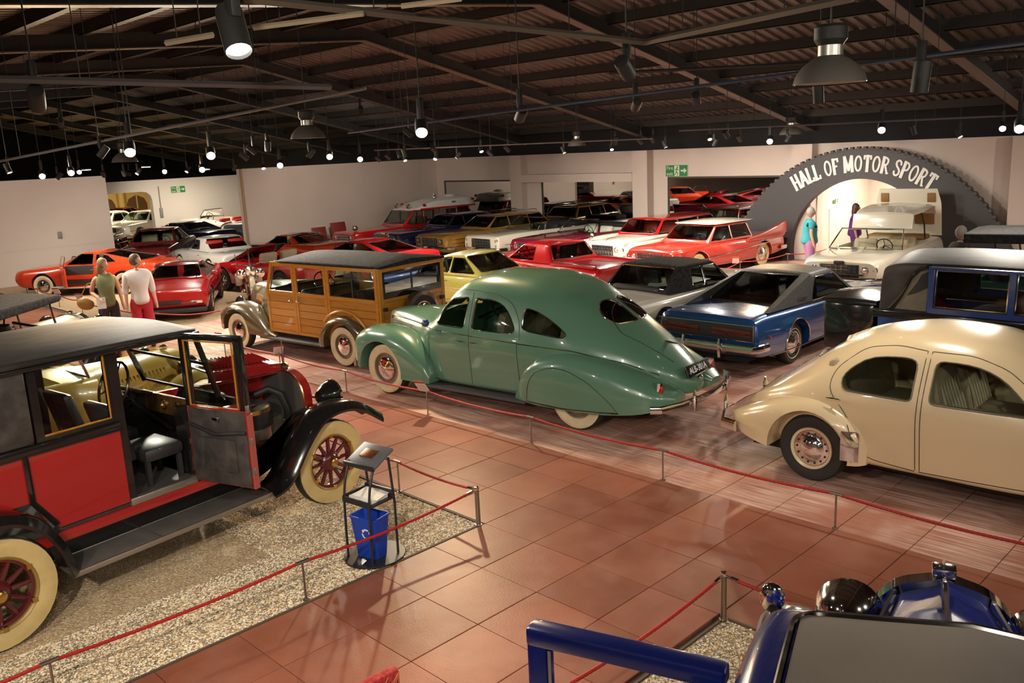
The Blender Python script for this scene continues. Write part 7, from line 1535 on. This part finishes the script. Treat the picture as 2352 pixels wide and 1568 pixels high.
for i, (x, y, d, k, s) in enumerate(SEEN):
    p = clampw(gdist(x, y, d)); tg = (CP * .35 + p * .65); tg.z = .4
    spot(p, tg, k, '%s large glaring spotlight from the left, %s' % (ORD[i], 'warm yellow' if k == 'w' else 'white'), s, 460 * s, math.radians(110), .7, .07)
for i, (x, y, d) in enumerate(SMALL):
    p = clampw(gdist(x, y, d)); a = random.uniform(0, 2 * PI); spot(p, p + (Vector((math.cos(a) * 1.2, math.sin(a) * 1.2 - .6, -2)) if i % 5 < 3 else Vector((-1.6 if p.x < -15 else 0, 1.0 if p.x < -15 else 1.9, -1.5))), 'c', '%s small lit spotlight from the left in the far rows' % ORD[i], .8, 400, math.radians(100), .7, .06)
# nearer heads
NEAR = [(543, 95, 5.6, 'b', 1.35, (2.2, -2.2, .0), 'large black spotlight with glowing lens high at upper left'), (2113, 195, 8.5, 'b', 1.2, (1.5, 3.8, .8), 'black spotlight with glowing lens near the upper right'), (85, 235, 9, 'off', 1.2, (-9, 0, 1), 'dark cylindrical spotlight at the left edge below the pale track'), (1440, 165, 9.5, 'off', 1.3, (-3, 9, 1), 'dark spotlight turned away above the blue coupe'), (1195, 268, 13, 'off', 1.3, (-9, 8, 1), 'dark spotlight on the blue-grey track'), (1460, 245, 14, 'off', 1.2, (-9, 12, 1), 'dark spotlight left of centre under the corrugated roof'), (1600, 232, 15, 'off', 1.2, (-6, 13, 1), 'dark spotlight right of centre under the corrugated roof'), (1880, 225, 10.5, 'b', 1.0, (0, 6, .5), 'small spotlight directly below the large pendant lamp')]
for x, y, d, k, s, tg, lb in NEAR: spot(gdist(x, y, d), tg, k, lb, s, 190 if k == 'b' else 0, math.radians(70), .7, .07)
# added fill lamps, placed freely to brighten the foreground, car rows and walls
for p, tg, e in (((6.5, -5.5, 3.95), (1.5, -.5, 0), 300), ((1.2, -5.6, 3.9), (-1.2, -1.2, .3), 300), ((8.5, 1.0, 4.2), (3.0, 2.0, .3), 380), ((7.5, -1.6, 4.1), (3.2, 4.2, .7), 380), ((-3.0, -6.2, 3.9), (-3.0, -1.5, .5), 160), ((7.5, 4.0, 4.4), (1.8, 5.4, .9), 260), ((2.6, -3.4, 4.0), (-3.0, 3.4, .8), 380), ((-7.5, -4.0, 4.0), (-7.5, 2.0, .5), 420), ((5.5, 9.5, 4.7), (0, 11.0, .8), 500), ((3.0, 14.5, 3.6), (-2.5, 15.0, .8), 420), ((-13.0, -3.5, 4.0), (-14, 3, .5), 500), ((-20, -2.0, 4.0), (-20, 4, .5), 700), ((3.4, -5.4, 3.8), (-.9, -1.7, 0), 900), ((-17.5, 3.2, 4.3), (-23, 4.5, 1.6), 500), ((-16.5, 11.0, 4.5), (-21, 13.5, 1.6), 500), ((-28.5, 9.0, 3.0), (-31, 13, 1.2), 400)):
    spot(p, tg, 'b', 'added fill spotlight brightening the hall', 1.2, e, math.radians(72 if e == 900 else 100), .7, .08)
# room lamps of the bright rooms
def room_lamp(p, e, label, r=.25, col=(1, .88, .7)):
    t = thing('ceiling_lamp', label, 'lamp', p); MB().lathe([(.001, 0), (r * .5, 0), (r * .5, .04), (.001, .05)], (0, 0, 0), (0, 0, 1), 20).build('housing', SHADEIN, t); MB().lathe([(.001, -.012), (r * .48, -.01), (r * .48, 0)], (0, 0, 0), (0, 0, 1), 20).build('diffuser', LENSB, t)
    l = bpy.data.lights.new('room', 'AREA'); l.shape = 'DISK'; l.size = r; l.energy = e; l.color = col; link('lamp_light', l, t, (0, 0, -.03))
room_lamp((-4.4, 19.4, 2.56), 260, 'round ceiling lamp in the bright room behind the arch'); room_lamp((-37, 10.5, 3.2), 420, 'round lamp in the yellow room', .4, (1, .8, .45)); room_lamp((-29.5, 12.5, 3.0), 160, 'round lamp over the far white wall', .3); room_lamp((-36.5, 13.0, 3.2), 220, 'round lamp deeper in the yellow room', .4, (1, .8, .45))
# pendant high-bay lamps
def pendant(p, label, s=1., lit=True):
    t = thing('pendant_lamp', label, 'lamp', p, 0, s, 'bell-shaped pendant lamps')
    MB().lathe([(.25, 0), (.252, .004), (.235, .06), (.19, .12), (.13, .165), (.085, .19), (.08, .19), (.125, .16), (.18, .115), (.225, .055), (.243, .004)], (0, 0, 0), (0, 0, 1), 36).build('shade', SHADE, t); MB().lathe([(.242, .006), (.222, .055), (.176, .112), (.12, .155), (.001, .16)], (0, 0, 0), (0, 0, 1), 36).build('reflector', SHADEIN, t)
    MB().lathe([(.085, .185), (.085, .265)], (0, 0, 0), (0, 0, 1), 20).build('neck', mat('pale_aluminium', (.5, .48, .44), .35, .8), t); MB().lathe([(.001, .40), (.10, .40), (.115, .38), (.115, .30), (.09, .265), (.085, .26)], (0, 0, 0), (0, 0, 1), 20).build('gear_box', BLACKM, t)
    MB().tube([(0, 0, .40), (0, 0, max(.6, (roofz(p.y) + .45 - p.z) / s))], .008, 6).build('chain', BLACKM, t); MB().ball((0, 0, .08), (.035, .035, .06), 10, 8).build('bulb', mat('bulb_glass', (.9, .88, .8), .2, emit=.8), t)
for (x, y, d), lb in (((1905, 192, 6.9), 'large bell-shaped pendant lamp at upper right'), ((708, 318, 13.5), 'bell-shaped pendant lamp left of the brightest spotlight'), ((1325, 335, 24.5), 'tiny pendant lamp over the wall mirrors'), ((1816, 309, 21.5), 'small pendant lamp by the top of the arch'), ((287, 372, 20), 'pale-rimmed pendant lamp at far left')):
    pendant(clampw(gdist(x, y, d)), lb)
# lighting tracks, tray and hangers
def track(a, b, label, m_=None, r=.018):
    a, b = Vector(a), Vector(b); d = b - a; o = MB().tube([(0, 0, 0), d * .5, d], r, 4).build('lighting_track', m_ or BEAM, None, a); tag(o, label, 'track', 'lighting tracks under the roof'); n = max(2, int(d.length / 2.5))
    for k in range(n):
        p = d * ((k + .5) / n); top = roofz((a + p).y) + .3
        if top > (a + p).z: MB().cyl(p, (p.x, p.y, top - a.z), .005, n=5).build('hanger', BLACKM, o)
    return o
GT = mat('grey_track', (.16, .15, .155), .5, .3)
track(gdist(-60, 180, 8.5), gdist(760, 200, 9.5), 'pale grey lighting track crossing the upper left', GT, .03); track(gdist(-60, 382, 16), gdist(840, 203, 9.5), 'long lighting track rising from the left edge', GT, .018); track(gdist(800, 305, 15), gdist(2400, 92, 9.0), 'long blue-grey lighting track crossing right of centre', mat('blue_grey_track', (.07, .09, .16), .4, .4), .018)
track(gdist(560, -4, 6.5), gdist(1480, 97, 9), 'dark cable tray dropping from the top centre', FLANGE, .03); track(gdist(1480, 97, 9), gdist(1960, -6, 6.5), 'dark cable tray rising to the top right', FLANGE, .03); track(gdist(1400, 168, 12), gdist(2400, 118, 10), 'dark lighting track carrying the upper right spotlight', BEAM, .02)
track(gdist(860, 345, 21), gdist(1500, 318, 19), 'thin far track above the mirror wall', GT, .014); track(gdist(1560, 300, 17), gdist(2400, 262, 15), 'thin far track above the arch', GT, .014); track(gdist(380, 99, 7.5), gdist(490, 80, 7.3), 'short painted beam reflection left of the large spotlight', mat('beam_reflection', (.42, .34, .24), .5), .022); track(gdist(582, 64, 7.2), gdist(835, 31, 6.8), 'painted beam reflection right of the large spotlight', MATS['beam_reflection'], .02); track(gdist(922, 14, 6.5), gdist(1060, -3, 6.3), 'short painted beam reflection at the top edge', MATS['beam_reflection'], .018)  # pale strips stand in for light reflected on beam undersides
